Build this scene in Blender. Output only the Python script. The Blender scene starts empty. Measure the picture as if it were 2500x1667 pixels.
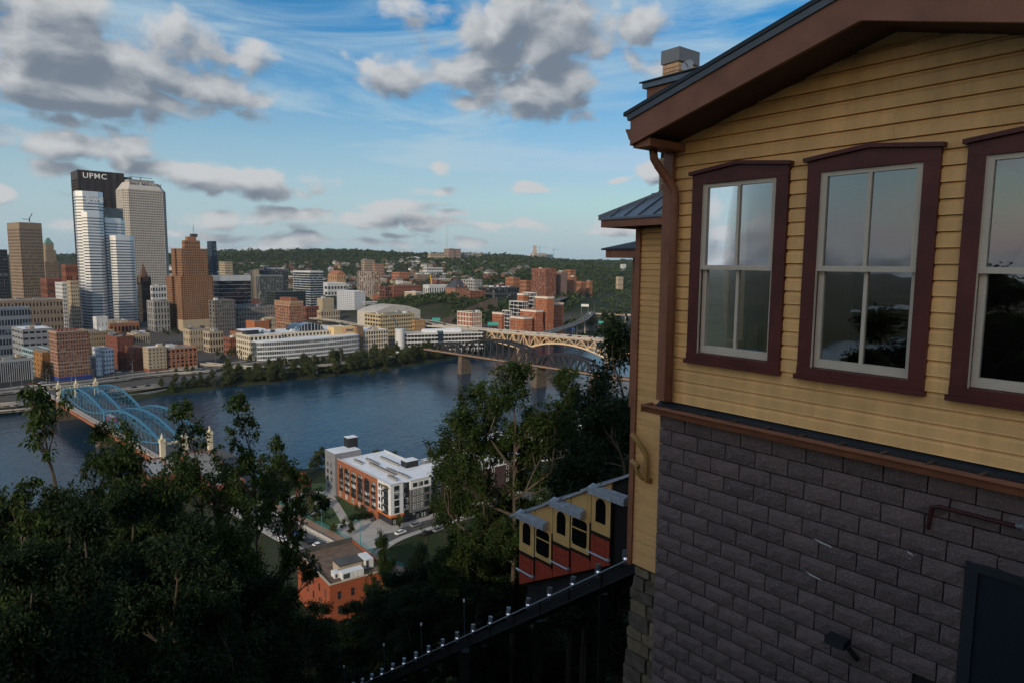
import bpy, math, random
import numpy as np
from mathutils import Vector, Matrix
R = random.Random(11)
NP = np.random.RandomState(5)
scene = bpy.context.scene
COL = scene.collection
rad = math.radians

# ------------------------------------------------------------------ camera
EYE = Vector((0.0, 0.0, 110.0))          # eye height above the river (river surface = 0)
FPX, PITCH, ROLL = 1667.0, rad(6.43), rad(0.5)
_F = Vector((0, math.cos(PITCH), -math.sin(PITCH)))
_u = Vector((0, math.sin(PITCH), math.cos(PITCH)))
_r = Vector((1, 0, 0))
CR = _r * math.cos(ROLL) + _u * math.sin(ROLL)
CU = _u * math.cos(ROLL) - _r * math.sin(ROLL)
cam_d = bpy.data.cameras.new("camera")
cam_d.sensor_width, cam_d.lens = 36.0, 24.0
cam_d.clip_start, cam_d.clip_end = 0.1, 40000
cam = bpy.data.objects.new("camera", cam_d)
COL.objects.link(cam)
cam.matrix_world = Matrix(((CR.x, CU.x, -_F.x, EYE.x), (CR.y, CU.y, -_F.y, EYE.y), (CR.z, CU.z, -_F.z, EYE.z), (0, 0, 0, 1)))
scene.camera = cam

# ------------------------------------------------------------------ sun, sky, exposure
SUN_AZ, SUN_EL = rad(204), rad(23)       # clockwise from +Y
sun_dir = Vector((math.sin(SUN_AZ) * math.cos(SUN_EL), math.cos(SUN_AZ) * math.cos(SUN_EL), math.sin(SUN_EL)))
sd_ = bpy.data.lights.new("sun", 'SUN')
sd_.energy, sd_.angle, sd_.color = 3.0, rad(0.5), (1.0, 0.83, 0.62)
sun = bpy.data.objects.new("sun", sd_)
COL.objects.link(sun)
sun.rotation_euler = sun_dir.to_track_quat('Z', 'Y').to_euler()
sun.location = (-60, -90, 220)
scene.view_settings.view_transform = 'Standard'
scene.view_settings.look = 'None'
scene.view_settings.exposure = -0.14
scene.view_settings.gamma = 1.0
scene.view_settings.use_curve_mapping = False
scene.cycles.use_denoising = True
scene.cycles.use_adaptive_sampling = True
scene.cycles.adaptive_threshold = .025
scene.cycles.max_bounces = 5
scene.cycles.diffuse_bounces = 2
scene.cycles.glossy_bounces = 3
scene.cycles.transmission_bounces = 4
scene.cycles.transparent_max_bounces = 8
scene.cycles.caustics_reflective = False
scene.cycles.caustics_refractive = False


def ray(u, v):
    return _F + CR * ((u - 1250) / FPX) + CU * ((833.5 - v) / FPX)


def PY(u, v, Y):                          # point of the sight line at world depth Y
    k = ray(u, v)
    return EYE + k * (Y / k.y)


def PZ(u, v, z):                          # point of the sight line at height z
    k = ray(u, v)
    return EYE + k * ((z - EYE.z) / k.z)


world = bpy.data.worlds.new("World")
scene.world = world
world.use_nodes = True
wn, wl = world.node_tree.nodes, world.node_tree.links
wn.clear()


def N(nodes, t, **kw):
    n = nodes.new(t)
    for k, v in kw.items():
        setattr(n, k, v)
    return n


def math_n(nodes, links, op, a, b=None, c=None, clamp=False):
    n = nodes.new('ShaderNodeMath')
    n.operation = op
    n.use_clamp = clamp
    for i, x in enumerate((a, b, c)):
        if x is None:
            continue
        if isinstance(x, (int, float)):
            n.inputs[i].default_value = x
        else:
            links.new(x, n.inputs[i])
    return n.outputs[0]


# clouds: (u, v, half width, half height, weight) of the cumulus banks, kept as azimuth / elevation
CLOUDS = [(100, 80, 330, 120, 1.0), (330, 140, 270, 95, 1.0), (480, 190, 180, 80, .95), (290, 235, 330, 62, 1.0), (60, 190, 210, 85, .95), (610, 240, 110, 50, .75), (540, 130, 120, 40, .6),
          (1250, 50, 270, 95, 1.0), (1340, 110, 160, 110, 1.0), (1180, 165, 170, 75, .95), (1260, 225, 230, 68, 1.0), (1000, 190, 105, 46, .8), (1390, 190, 110, 80, .9), (1130, 262, 120, 44, .8),
          (110, 345, 160, 42, .85), (300, 355, 140, 45, .9), (370, 400, 125, 34, .85), (120, 400, 80, 18, .6),
          (560, 440, 220, 34, .8), (660, 468, 110, 22, .7), (450, 412, 80, 24, .7), (1210, 545, 260, 16, .62), (420, 565, 240, 15, .6), (1000, 505, 140, 14, .55), (1420, 560, 200, 14, .5), (130, 300, 200, 24, .55),
          (1066, 415, 42, 18, .75), (1070, 480, 66, 18, .75), (1290, 470, 80, 16, .6), (1592, 420, 62, 32, .95), (1487, 450, 38, 12, .75), (1125, 527, 52, 11, .65),
          (720, 522, 230, 20, .75), (920, 535, 180, 24, .78), (600, 530, 130, 22, .55), (990, 572, 60, 12, .5), (20, 475, 70, 24, .6), (1600, 150, 130, 46, .55), (1530, 40, 100, 70, .5), (560, 600, 260, 14, .4), (850, 590, 240, 12, .4)]


def cloud_group():
    g = bpy.data.node_groups.new("cloud_density", 'ShaderNodeTree')
    g.interface.new_socket("P", in_out='INPUT', socket_type='NodeSocketVector')
    g.interface.new_socket("D", in_out='OUTPUT', socket_type='NodeSocketFloat')
    n, l = g.nodes, g.links
    gi, go = n.new('NodeGroupInput'), n.new('NodeGroupOutput')
    wsrc = N(n, 'ShaderNodeTexNoise', noise_dimensions='3D')
    wsrc.inputs['Scale'].default_value = 7
    wsrc.inputs['Detail'].default_value = 3
    mp0 = N(n, 'ShaderNodeMapping')
    mp0.inputs['Scale'].default_value = (1, 1.4, 1)
    l.new(gi.outputs[0], mp0.inputs[0]); l.new(mp0.outputs[0], wsrc.inputs['Vector'])
    wsub = N(n, 'ShaderNodeVectorMath', operation='SUBTRACT'); wsub.inputs[1].default_value = (.5, .5, .5)
    l.new(wsrc.outputs['Color'], wsub.inputs[0])
    wsc = N(n, 'ShaderNodeVectorMath', operation='MULTIPLY'); wsc.inputs[1].default_value = (.10, .045, 0)
    l.new(wsub.outputs[0], wsc.inputs[0])
    wadd = N(n, 'ShaderNodeVectorMath', operation='ADD')
    l.new(gi.outputs[0], wadd.inputs[0]); l.new(wsc.outputs[0], wadd.inputs[1])
    cur = None
    for (u, v, a, b, w) in CLOUDS:
        k = ray(u, v).normalized()
        az, el = math.atan2(k.x, k.y), math.asin(k.z)
        s1 = N(n, 'ShaderNodeVectorMath', operation='SUBTRACT'); s1.inputs[1].default_value = (az, el, 0)
        l.new(wadd.outputs[0], s1.inputs[0])
        s2 = N(n, 'ShaderNodeVectorMath', operation='MULTIPLY')
        ca = math.cos(az)
        s2.inputs[1].default_value = (1 / (a / FPX * ca * ca + 1e-6), 1 / (b / FPX * ca + 1e-6), 0)
        l.new(s1.outputs[0], s2.inputs[0])
        s3 = N(n, 'ShaderNodeVectorMath', operation='LENGTH')
        l.new(s2.outputs[0], s3.inputs[0])
        val = math_n(n, l, 'MULTIPLY_ADD', s3.outputs['Value'], -w, w * 1.08)
        cur = val if cur is None else math_n(n, l, 'MAXIMUM', cur, val)
    # the same kind of broken cumulus over the rest of the sky
    sep = N(n, 'ShaderNodeSeparateXYZ'); l.new(gi.outputs[0], sep.inputs[0])
    big = N(n, 'ShaderNodeTexNoise'); big.inputs['Scale'].default_value = 3.2; big.inputs['Detail'].default_value = 2
    mpb = N(n, 'ShaderNodeMapping'); mpb.inputs['Scale'].default_value = (1, 2.4, 1); mpb.inputs['Location'].default_value = (3.1, 1.7, 0)
    l.new(gi.outputs[0], mpb.inputs[0]); l.new(mpb.outputs[0], big.inputs['Vector'])
    gen = math_n(n, l, 'MULTIPLY_ADD', big.outputs['Fac'], 4.5, -2.3)
    aw = math_n(n, l, 'ABSOLUTE', sep.outputs[0])
    hi = math_n(n, l, 'MAXIMUM', math_n(n, l, 'MULTIPLY_ADD', aw, 5, -3.4), math_n(n, l, 'MULTIPLY_ADD', sep.outputs[1], 6, -2.4))
    hi = math_n(n, l, 'MINIMUM', math_n(n, l, 'MAXIMUM', hi, 0), 1)
    gen = math_n(n, l, 'MULTIPLY', math_n(n, l, 'MAXIMUM', gen, -1), hi)
    gen = math_n(n, l, 'ADD', gen, math_n(n, l, 'MULTIPLY_ADD', hi, 1, -1))
    cur = math_n(n, l, 'MAXIMUM', cur, gen)
    f = N(n, 'ShaderNodeTexNoise'); f.inputs['Scale'].default_value = 15; f.inputs['Detail'].default_value = 7; f.inputs['Roughness'].default_value = .56
    mpf = N(n, 'ShaderNodeMapping'); mpf.inputs['Scale'].default_value = (1, 1.5, 1)
    l.new(wadd.outputs[0], mpf.inputs[0]); l.new(mpf.outputs[0], f.inputs['Vector'])
    fb = math_n(n, l, 'MULTIPLY_ADD', f.outputs['Fac'], 1.9, -1.0)
    vo = N(n, 'ShaderNodeTexVoronoi', feature='F1'); vo.inputs['Scale'].default_value = 13; vo.inputs['Detail'].default_value = 1
    mpv = N(n, 'ShaderNodeMapping'); mpv.inputs['Scale'].default_value = (1, 1.5, 1); l.new(wadd.outputs[0], mpv.inputs[0]); l.new(mpv.outputs[0], vo.inputs['Vector'])
    fb = math_n(n, l, 'ADD', fb, math_n(n, l, 'MULTIPLY_ADD', vo.outputs['Distance'], -1.0, .8))
    l.new(math_n(n, l, 'ADD', math_n(n, l, 'MAXIMUM', cur, -.6), fb), go.inputs[0])
    return g


CG = cloud_group()
tc = N(wn, 'ShaderNodeTexCoord')
sp = N(wn, 'ShaderNodeSeparateXYZ'); wl.new(tc.outputs['Generated'], sp.inputs[0])
az = math_n(wn, wl, 'ARCTAN2', sp.outputs[0], sp.outputs[1])
el = math_n(wn, wl, 'ARCSINE', sp.outputs[2])
ae = N(wn, 'ShaderNodeCombineXYZ'); wl.new(az, ae.inputs[0]); wl.new(el, ae.inputs[1])
g1 = wn.new('ShaderNodeGroup'); g1.node_tree = CG; wl.new(ae.outputs[0], g1.inputs[0])
off = N(wn, 'ShaderNodeVectorMath', operation='ADD'); off.inputs[1].default_value = (-.012, .022, 0); wl.new(ae.outputs[0], off.inputs[0])
g2 = wn.new('ShaderNodeGroup'); g2.node_tree = CG; wl.new(off.outputs[0], g2.inputs[0])


def mrange(v, a, b, c=0., d=1.):
    n = N(wn, 'ShaderNodeMapRange', interpolation_type='SMOOTHSTEP')
    wl.new(v, n.inputs[0])
    for i, x in enumerate((a, b, c, d)):
        n.inputs[i + 1].default_value = x
    return n.outputs[0]


alpha = mrange(g1.outputs[0], -.02, .5)
slope = math_n(wn, wl, 'SUBTRACT', g1.outputs[0], g2.outputs[0])
lit = mrange(math_n(wn, wl, 'SUBTRACT', math_n(wn, wl, 'MULTIPLY', slope, 1.5), math_n(wn, wl, 'MULTIPLY', g1.outputs[0], .85)), -1.15, .72)
sky = N(wn, 'ShaderNodeTexSky', sky_type='NISHITA', sun_disc=False)
sky.sun_elevation, sky.sun_rotation = SUN_EL, SUN_AZ
sky.altitude, sky.air_density, sky.dust_density, sky.ozone_density = 300, 1.2, 2.2, 3.0
sat = N(wn, 'ShaderNodeHueSaturation'); sat.inputs['Saturation'].default_value = 1.5
wl.new(sky.outputs[0], sat.inputs['Color'])
# high thin cirrus veil
ci = N(wn, 'ShaderNodeTexNoise'); ci.inputs['Scale'].default_value = 2.3; ci.inputs['Detail'].default_value = 8; ci.inputs['Roughness'].default_value = .6; ci.inputs['Distortion'].default_value = .7
cm = N(wn, 'ShaderNodeMapping'); cm.inputs['Rotation'].default_value = (0, 0, rad(-14)); cm.inputs['Scale'].default_value = (1.2, 7, 1); cm.inputs['Location'].default_value = (.4, .35, 0)
wl.new(ae.outputs[0], cm.inputs[0]); wl.new(cm.outputs[0], ci.inputs['Vector'])
cirr = math_n(wn, wl, 'MULTIPLY', mrange(ci.outputs['Fac'], .33, .68), .82)
low = mrange(el, .0, .34, .78, 0.0)
veil = math_n(wn, wl, 'MAXIMUM', cirr, low)
mixc = N(wn, 'ShaderNodeMixRGB', blend_type='LIGHTEN'); mixc.inputs[2].default_value = (3.7, 4.95, 5.75, 1)
wl.new(veil, mixc.inputs[0]); wl.new(sat.outputs[0], mixc.inputs[1])
ccol = N(wn, 'ShaderNodeMixRGB'); ccol.inputs[1].default_value = (1.5, 1.78, 2.2, 1); ccol.inputs[2].default_value = (5.0, 5.1, 5.2, 1)
wl.new(lit, ccol.inputs[0])
mixk = N(wn, 'ShaderNodeMixRGB')
wl.new(math_n(wn, wl, 'MULTIPLY', alpha, .95), mixk.inputs[0]); wl.new(mixc.outputs[0], mixk.inputs[1]); wl.new(ccol.outputs[0], mixk.inputs[2])
glow = N(wn, 'ShaderNodeMixRGB', blend_type='LIGHTEN'); glow.inputs[0].default_value = 1
dim = N(wn, 'ShaderNodeVectorMath', operation='SCALE'); dim.inputs['Scale'].default_value = .36; wl.new(sat.outputs[0], dim.inputs[0])
wl.new(mixk.outputs[0], glow.inputs[1]); wl.new(dim.outputs[0], glow.inputs[2])
bg = N(wn, 'ShaderNodeBackground'); bg.inputs[1].default_value = 0.13
wl.new(glow.outputs[0], bg.inputs[0])
wo = N(wn, 'ShaderNodeOutputWorld'); wl.new(bg.outputs[0], wo.inputs[0])
world.cycles.sampling_method = 'MANUAL'
world.cycles.sample_map_resolution = 512

# ------------------------------------------------------------------ helpers
class MB:
    def __init__(s):
        s.v, s.f, s.m, s.mats = [], [], [], []

    def mi(s, mat):
        if mat not in s.mats:
            s.mats.append(mat)
        return s.mats.index(mat)

    def hexa(s, p, mat, skip=()):
        b = len(s.v)
        s.v += [tuple(q) for q in p]
        k = s.mi(mat)
        for i, f in enumerate(((0, 3, 2, 1), (4, 5, 6, 7), (0, 1, 5, 4), (1, 2, 6, 5), (2, 3, 7, 6), (3, 0, 4, 7))):
            if i in skip:
                continue
            s.f.append(tuple(b + j for j in f)); s.m.append(k)

    def box(s, o, x, y, z, mat, skip=()):
        o, x, y, z = Vector(o), Vector(x), Vector(y), Vector(z)
        s.hexa([o, o + x, o + x + y, o + y, o + z, o + x + z, o + x + y + z, o + y + z], mat, skip)

    def abox(s, a, b, mat):
        s.box(a, (b[0] - a[0], 0, 0), (0, b[1] - a[1], 0), (0, 0, b[2] - a[2]), mat)

    def bar(s, a, b, w, h, mat, up=(0, 0, 1)):
        a, b = Vector(a), Vector(b)
        t = (b - a)
        if t.length < 1e-6:
            return
        sd = t.cross(Vector(up))
        if sd.length < 1e-5:
            sd = t.cross(Vector((1, 0, 0)))
        sd.normalize()
        hu = sd.cross(t).normalized()
        s.box(a - sd * w / 2 - hu * h / 2, t, sd * w, hu * h, mat)

    def tube(s, pts, radii, mat, n=6, caps=True):
        pts = [Vector(p) for p in pts]
        if isinstance(radii, (int, float)):
            radii = [radii] * len(pts)
        k = s.mi(mat)
        b = len(s.v)
        ref = None
        for i, p in enumerate(pts):
            t = (pts[min(i + 1, len(pts) - 1)] - pts[max(i - 1, 0)]).normalized()
            if ref is None:
                ref = t.orthogonal().normalized()
            ref = (ref - t * ref.dot(t))
            ref = ref.normalized() if ref.length > 1e-6 else t.orthogonal().normalized()
            w = t.cross(ref)
            for j in range(n):
                a = 2 * math.pi * j / n
                s.v.append(tuple(p + (ref * math.cos(a) + w * math.sin(a)) * radii[i]))
        for i in range(len(pts) - 1):
            for j in range(n):
                s.f.append((b + i * n + j, b + i * n + (j + 1) % n, b + (i + 1) * n + (j + 1) % n, b + (i + 1) * n + j)); s.m.append(k)
        if caps:
            s.f.append(tuple(b + j for j in range(n - 1, -1, -1))); s.m.append(k)
            e = b + (len(pts) - 1) * n
            s.f.append(tuple(e + j for j in range(n))); s.m.append(k)

    def poly(s, pts, mat):
        b = len(s.v)
        s.v += [tuple(p) for p in pts]
        s.f.append(tuple(range(b, b + len(pts)))); s.m.append(s.mi(mat))

    def prism(s, base, ext, mat):
        base = [Vector(p) for p in base]
        ext = Vector(ext)
        n = len(base)
        b = len(s.v)
        s.v += [tuple(p) for p in base] + [tuple(p + ext) for p in base]
        k = s.mi(mat)
        s.f.append(tuple(b + i for i in range(n - 1, -1, -1))); s.m.append(k)
        s.f.append(tuple(b + n + i for i in range(n))); s.m.append(k)
        for i in range(n):
            j = (i + 1) % n
            s.f.append((b + i, b + j, b + n + j, b + n + i)); s.m.append(k)

    def frustum(s, base, top, mat):
        n = len(base)
        b = len(s.v)
        s.v += [tuple(p) for p in base] + [tuple(p) for p in top]
        k = s.mi(mat)
        s.f.append(tuple(b + i for i in range(n - 1, -1, -1))); s.m.append(k)
        s.f.append(tuple(b + n + i for i in range(n))); s.m.append(k)
        for i in range(n):
            j = (i + 1) % n
            s.f.append((b + i, b + j, b + n + j, b + n + i)); s.m.append(k)

    def mesh(s, name):
        me = bpy.data.meshes.new(name)
        me.from_pydata(s.v, [], s.f)
        for m in s.mats:
            me.materials.append(m)
        if len(s.mats) > 1:
            me.polygons.foreach_set("material_index", s.m)
        me.update()
        return me

    def build(s, name, parent=None, kind=None, smooth=False):
        me = s.mesh(name)
        if smooth:
            me.polygons.foreach_set("use_smooth", [True] * len(me.polygons))
        return put(name, me, parent, kind)


def put(name, me, parent=None, kind=None):
    o = bpy.data.objects.new(name, me)
    COL.objects.link(o)
    if parent is not None:
        o.parent = parent
        if parent.type == 'EMPTY' and not parent.get("_local"):
            o.matrix_parent_inverse = Matrix.Translation(-Vector(parent.location))
    if kind:
        o["kind"] = kind
    return o


def tag(o, label, cat, group=None):
    o["label"], o["category"] = label, cat
    if group:
        o["group"] = group
    return o


def thing(name, label, cat, loc, group=None):
    o = bpy.data.objects.new(name, None)
    COL.objects.link(o)
    o.location = loc
    o.empty_display_size = .5
    return tag(o, label, cat, group)


def copy_tree(o, parent=None):
    c = o.copy()
    COL.objects.link(c)
    if parent is not None:
        c.parent = parent
    for ch in o.children:
        copy_tree(ch, c)
    return c


# ------------------------------------------------------------------ materials
_MC = {}


def M(name, col, rough=.75, var=.18, scale=1.0, bump=0., metal=0., spec=.35, bscale=None, streak=0., rnd=0.):
    if name in _MC:
        return _MC[name]
    m = bpy.data.materials.new(name)
    m.use_nodes = True
    n, l = m.node_tree.nodes, m.node_tree.links
    b = n['Principled BSDF']
    b.inputs['Roughness'].default_value = rough
    b.inputs['Metallic'].default_value = metal
    b.inputs['Specular IOR Level'].default_value = spec
    geo = n.new('ShaderNodeNewGeometry')
    t = n.new('ShaderNodeTexNoise')
    t.inputs['Scale'].default_value = scale
    t.inputs['Detail'].default_value = 6
    t.inputs['Roughness'].default_value = .62
    if streak:
        mp = n.new('ShaderNodeMapping'); mp.inputs['Scale'].default_value = (1, 1, streak)
        l.new(geo.outputs['Position'], mp.inputs[0]); l.new(mp.outputs[0], t.inputs['Vector'])
    else:
        l.new(geo.outputs['Position'], t.inputs['Vector'])
    mr = n.new('ShaderNodeMapRange')
    for i, x in enumerate((.28, .72, 1 - var, 1 + var)):
        mr.inputs[i + 1].default_value = x
    l.new(t.outputs['Fac'], mr.inputs[0])
    fac = mr.outputs[0]
    if rnd:
        oi = n.new('ShaderNodeObjectInfo')
        fac = math_n(n, l, 'MULTIPLY', fac, math_n(n, l, 'MULTIPLY_ADD', oi.outputs['Random'], rnd, 1 - rnd * .6))
    mx = n.new('ShaderNodeVectorMath'); mx.operation = 'SCALE'
    mx.inputs[0].default_value = col
    l.new(fac, mx.inputs['Scale'])
    l.new(mx.outputs[0], b.inputs['Base Color'])
    if bump:
        t2 = n.new('ShaderNodeTexNoise'); t2.inputs['Scale'].default_value = bscale or scale * 6; t2.inputs['Detail'].default_value = 4
        l.new(geo.outputs['Position'], t2.inputs['Vector'])
        bp = n.new('ShaderNodeBump'); bp.inputs['Strength'].default_value = bump; bp.inputs['Distance'].default_value = .02
        l.new(t2.outputs['Fac'], bp.inputs['Height']); l.new(bp.outputs[0], b.inputs['Normal'])
    _MC[name] = m
    return m


def glazing(name, col=(.018, .024, .03), lit=(.30, .30, .27), amount=.16, cell=3.2, rough=.12, spec=.6):
    """window glass of a distant facade: dark, with blinds and bright rooms here and there"""
    if name in _MC:
        return _MC[name]
    m = bpy.data.materials.new(name); m.use_nodes = True
    n, l = m.node_tree.nodes, m.node_tree.links
    b = n['Principled BSDF']
    b.inputs['Roughness'].default_value = rough
    b.inputs['Specular IOR Level'].default_value = spec
    geo = n.new('ShaderNodeNewGeometry')
    sc = n.new('ShaderNodeVectorMath'); sc.operation = 'SCALE'; sc.inputs['Scale'].default_value = 1 / cell
    l.new(geo.outputs['Position'], sc.inputs[0])
    fl = n.new('ShaderNodeVectorMath'); fl.operation = 'FLOOR'; l.new(sc.outputs[0], fl.inputs[0])
    wnz = n.new('ShaderNodeTexWhiteNoise'); wnz.noise_dimensions = '3D'; l.new(fl.outputs[0], wnz.inputs[0])
    mr = n.new('ShaderNodeMapRange')
    for i, x in enumerate((1 - amount, 1, 0, 1)):
        mr.inputs[i + 1].default_value = x
    l.new(wnz.outputs['Value'], mr.inputs[0])
    mx = n.new('ShaderNodeMixRGB'); mx.inputs[1].default_value = (*col, 1); mx.inputs[2].default_value = (*lit, 1)
    l.new(mr.outputs[0], mx.inputs[0]); l.new(mx.outputs[0], b.inputs['Base Color'])
    _MC[name] = m
    return m


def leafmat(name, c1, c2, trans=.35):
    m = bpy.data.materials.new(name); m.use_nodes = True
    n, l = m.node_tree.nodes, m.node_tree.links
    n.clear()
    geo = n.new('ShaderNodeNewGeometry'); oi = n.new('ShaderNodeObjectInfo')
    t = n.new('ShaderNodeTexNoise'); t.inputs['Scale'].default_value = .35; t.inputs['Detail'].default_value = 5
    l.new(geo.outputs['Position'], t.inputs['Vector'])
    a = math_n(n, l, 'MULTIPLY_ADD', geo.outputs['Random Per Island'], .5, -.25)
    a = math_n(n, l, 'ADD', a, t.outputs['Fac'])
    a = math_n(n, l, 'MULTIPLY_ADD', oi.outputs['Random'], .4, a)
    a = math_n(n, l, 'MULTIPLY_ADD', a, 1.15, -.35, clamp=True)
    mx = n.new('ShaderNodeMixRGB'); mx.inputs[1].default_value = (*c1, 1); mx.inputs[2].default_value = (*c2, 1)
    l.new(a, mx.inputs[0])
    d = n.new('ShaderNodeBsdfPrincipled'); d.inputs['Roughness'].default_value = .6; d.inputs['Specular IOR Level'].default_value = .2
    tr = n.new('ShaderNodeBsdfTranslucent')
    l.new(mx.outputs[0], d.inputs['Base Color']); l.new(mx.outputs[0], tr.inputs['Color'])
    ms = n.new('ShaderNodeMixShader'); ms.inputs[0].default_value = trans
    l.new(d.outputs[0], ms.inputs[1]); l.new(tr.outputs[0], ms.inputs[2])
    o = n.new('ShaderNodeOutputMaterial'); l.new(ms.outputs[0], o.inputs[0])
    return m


GL = glazing("window_glass_dark")
GLB = glazing("window_glass_blue", (.02, .035, .055), (.16, .22, .28), .2, 3.4, .08, .8)
GLL = glazing("window_glass_blinds", (.03, .035, .04), (.38, .37, .34), .38, 2.6)
TAN = M("tan_stone", (.24, .182, .13), var=.12, scale=.08, streak=.3)
CREAM = M("cream_stone", (.39, .325, .235), var=.12, scale=.1, streak=.3)
WHITE = M("white_panel", (.54, .55, .56), .5, .08, .1, streak=.3)
GREYC = M("grey_concrete", (.27, .27, .27), .8, .15, .12, streak=.3)
DGREY = M("dark_grey_cladding", (.055, .06, .068), .6, .15, .2)
STEELBR = M("dark_brown_steel", (.045, .032, .028), .55, .2, .1, streak=.2)
BRICK = M("red_brick", (.215, .083, .052), .85, .2, .25, streak=.4)
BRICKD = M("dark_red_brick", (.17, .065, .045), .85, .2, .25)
BRICKO = M("orange_brick", (.29, .13, .072), .85, .16, .2)
BROWNO = M("warm_brown_terracotta", (.245, .135, .08), .8, .15, .1, streak=.3)
GRANITE = M("grey_stone_dark", (.15, .145, .14), .85, .2, .15)
ALU = M("pale_aluminium", (.66, .69, .74), .32, .06, .05, metal=.55)
ROOFG = M("roof_gravel", (.20, .19, .18), .95, .3, .3)
ROOFW = M("white_roof_membrane", (.68, .70, .74), .7, .1, .15)
ROOFD = M("dark_roof_felt", (.07, .068, .066), .9, .3, .3)
SLATE = M("dark_slate", (.05, .055, .065), .7, .2, .5)
GREENCU = M("green_copper", (.10, .22, .19), .6, .2, .5)
ASPH = M("asphalt", (.075, .074, .074), .9, .2, .15, bump=.2, bscale=4)
CONC = M("pale_concrete", (.42, .39, .35), .85, .18, .3)
PAVE = M("paving", (.36, .34, .32), .9, .15, .5)
LINE = M("road_paint", (.72, .72, .70), .7, .2, .8)
YELLOWST = M("yellow_steel", (.66, .47, .28), .6, .14, .3)
BLACKST = M("black_steel", (.022, .023, .027), .5, .3, .4)
BLUEST = M("blue_steel", (.04, .155, .27), .5, .15, .4)
GRASS = M("grass", (.035, .065, .02), .95, .35, .2)
BARK = M("bark", (.075, .058, .042), .95, .3, 3, bump=.4, bscale=14, streak=.3)
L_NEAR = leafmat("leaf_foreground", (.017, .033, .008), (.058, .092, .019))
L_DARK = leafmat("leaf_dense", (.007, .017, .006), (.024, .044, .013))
L_BANK = leafmat("leaf_riverbank", (.025, .042, .014), (.10, .115, .04), .2)
L_FAR = leafmat("leaf_far_wood", (.024, .044, .018), (.062, .088, .03), .12)

# ------------------------------------------------------------------ terrain
NN = Vector((math.cos(rad(38.2)), math.sin(rad(38.2)), 0))      # away from the station front
DD = Vector((-math.sin(rad(38.2)), math.cos(rad(38.2)), 0))     # down the incline, along the station front


def S(s, D, h):
    """station frame: s along the incline, D away from the eye, h above the eye"""
    return NN * D + DD * s + Vector((0, 0, EYE.z + h))


EE, MM = Vector((.7, .714, 0)).normalized(), Vector((-.714, .7, 0)).normalized()  # along / across the river
far_px = [(0, 1012), (150, 998), (340, 975), (420, 962), (560, 945), (700, 930), (850, 913), (1000, 893), (1130, 870), (1250, 850), (1380, 831), (1480, 812), (1560, 797)]
fb = [(PZ(u, v, 0).dot(EE), PZ(u, v, 0).dot(MM)) for u, v in far_px]
FBX = np.array([-6000, -600] + [a for a, b in fb] + [1500, 2200, 3500])
FBY = np.array([640, 610] + [b for a, b in fb] + [540, 0, -1500])
nbp = [Vector((-500, 60, 0)), Vector((-240, 232, 0)), Vector((-112, 326, 0)), Vector((-52, 336, 0)), Vector((40, 440, 0)), Vector((240, 650, 0)), Vector((420, 830, 0))]
NBX = np.array([-6000] + [p.dot(EE) for p in nbp] + [1500, 2200, 3500])
NBY = np.array([300] + [p.dot(MM) for p in nbp] + [150, -350, -1900])


def ctl():
    prof = {
        -900: [(500, 8), (900, 20), (1500, 40), (2200, 90), (3200, 140), (5000, 150), (8000, 165)],
        0: [(600, 7), (760, 12), (900, 18), (1300, 26), (1700, 45), (2400, 80), (3400, 110), (5000, 125), (7000, 150)],
        300: [(640, 7), (760, 11), (900, 18), (1300, 26), (1700, 45), (2400, 85), (3400, 110), (5000, 125), (7000, 150)],
        560: [(660, 7), (760, 10), (1000, 20), (1300, 28), (1700, 50), (2300, 88), (3000, 128), (3600, 150), (5200, 130)],
        850: [(720, 7), (800, 10), (1000, 18), (1300, 26), (1700, 48), (2300, 84), (3000, 126), (3700, 156), (5200, 130)],
        1080: [(820, 9), (1000, 20), (1080, 44), (1250, 46), (1700, 55), (2300, 80), (2900, 112), (3500, 140), (5200, 130)],
        1250: [(940, 9), (1030, 24), (1120, 46), (1300, 50), (1700, 58), (2200, 76), (2900, 108), (4000, 130), (5500, 130)],
        1400: [(1050, 10), (1150, 22), (1300, 42), (1500, 48), (1900, 70), (2300, 98), (3000, 102), (4500, 116), (7000, 150)],
        1530: [(1200, 12), (1500, 15), (1900, 24), (2200, 60), (2500, 92), (3300, 100), (5000, 120), (7000, 150)],
        1800: [(1500, 14), (2000, 30), (2600, 90), (3500, 110), (7000, 150)],
        2600: [(1800, 14), (2400, 60), (3500, 120), (7000, 160)],
    }
    pts = []
    for u, lst in prof.items():
        for Y, z in lst:
            pts.append(((u - 1250) / FPX * Y, Y, z))
    return np.array(pts)


_cp = ctl()
_sx = 1000.0


def _tps(r):
    return np.where(r > 1e-9, r * r * np.log(np.maximum(r, 1e-9)), 0)


_A = _cp[:, :2] / _sx
_K = _tps(np.linalg.norm(_A[:, None] - _A[None], axis=2)) + np.eye(len(_A)) * 2e-4
_Q = np.hstack([np.ones((len(_A), 1)), _A])
_L = np.block([[_K, _Q], [_Q.T, np.zeros((3, 3))]])
_w = np.linalg.solve(_L, np.concatenate([_cp[:, 2], np.zeros(3)]))


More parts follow.
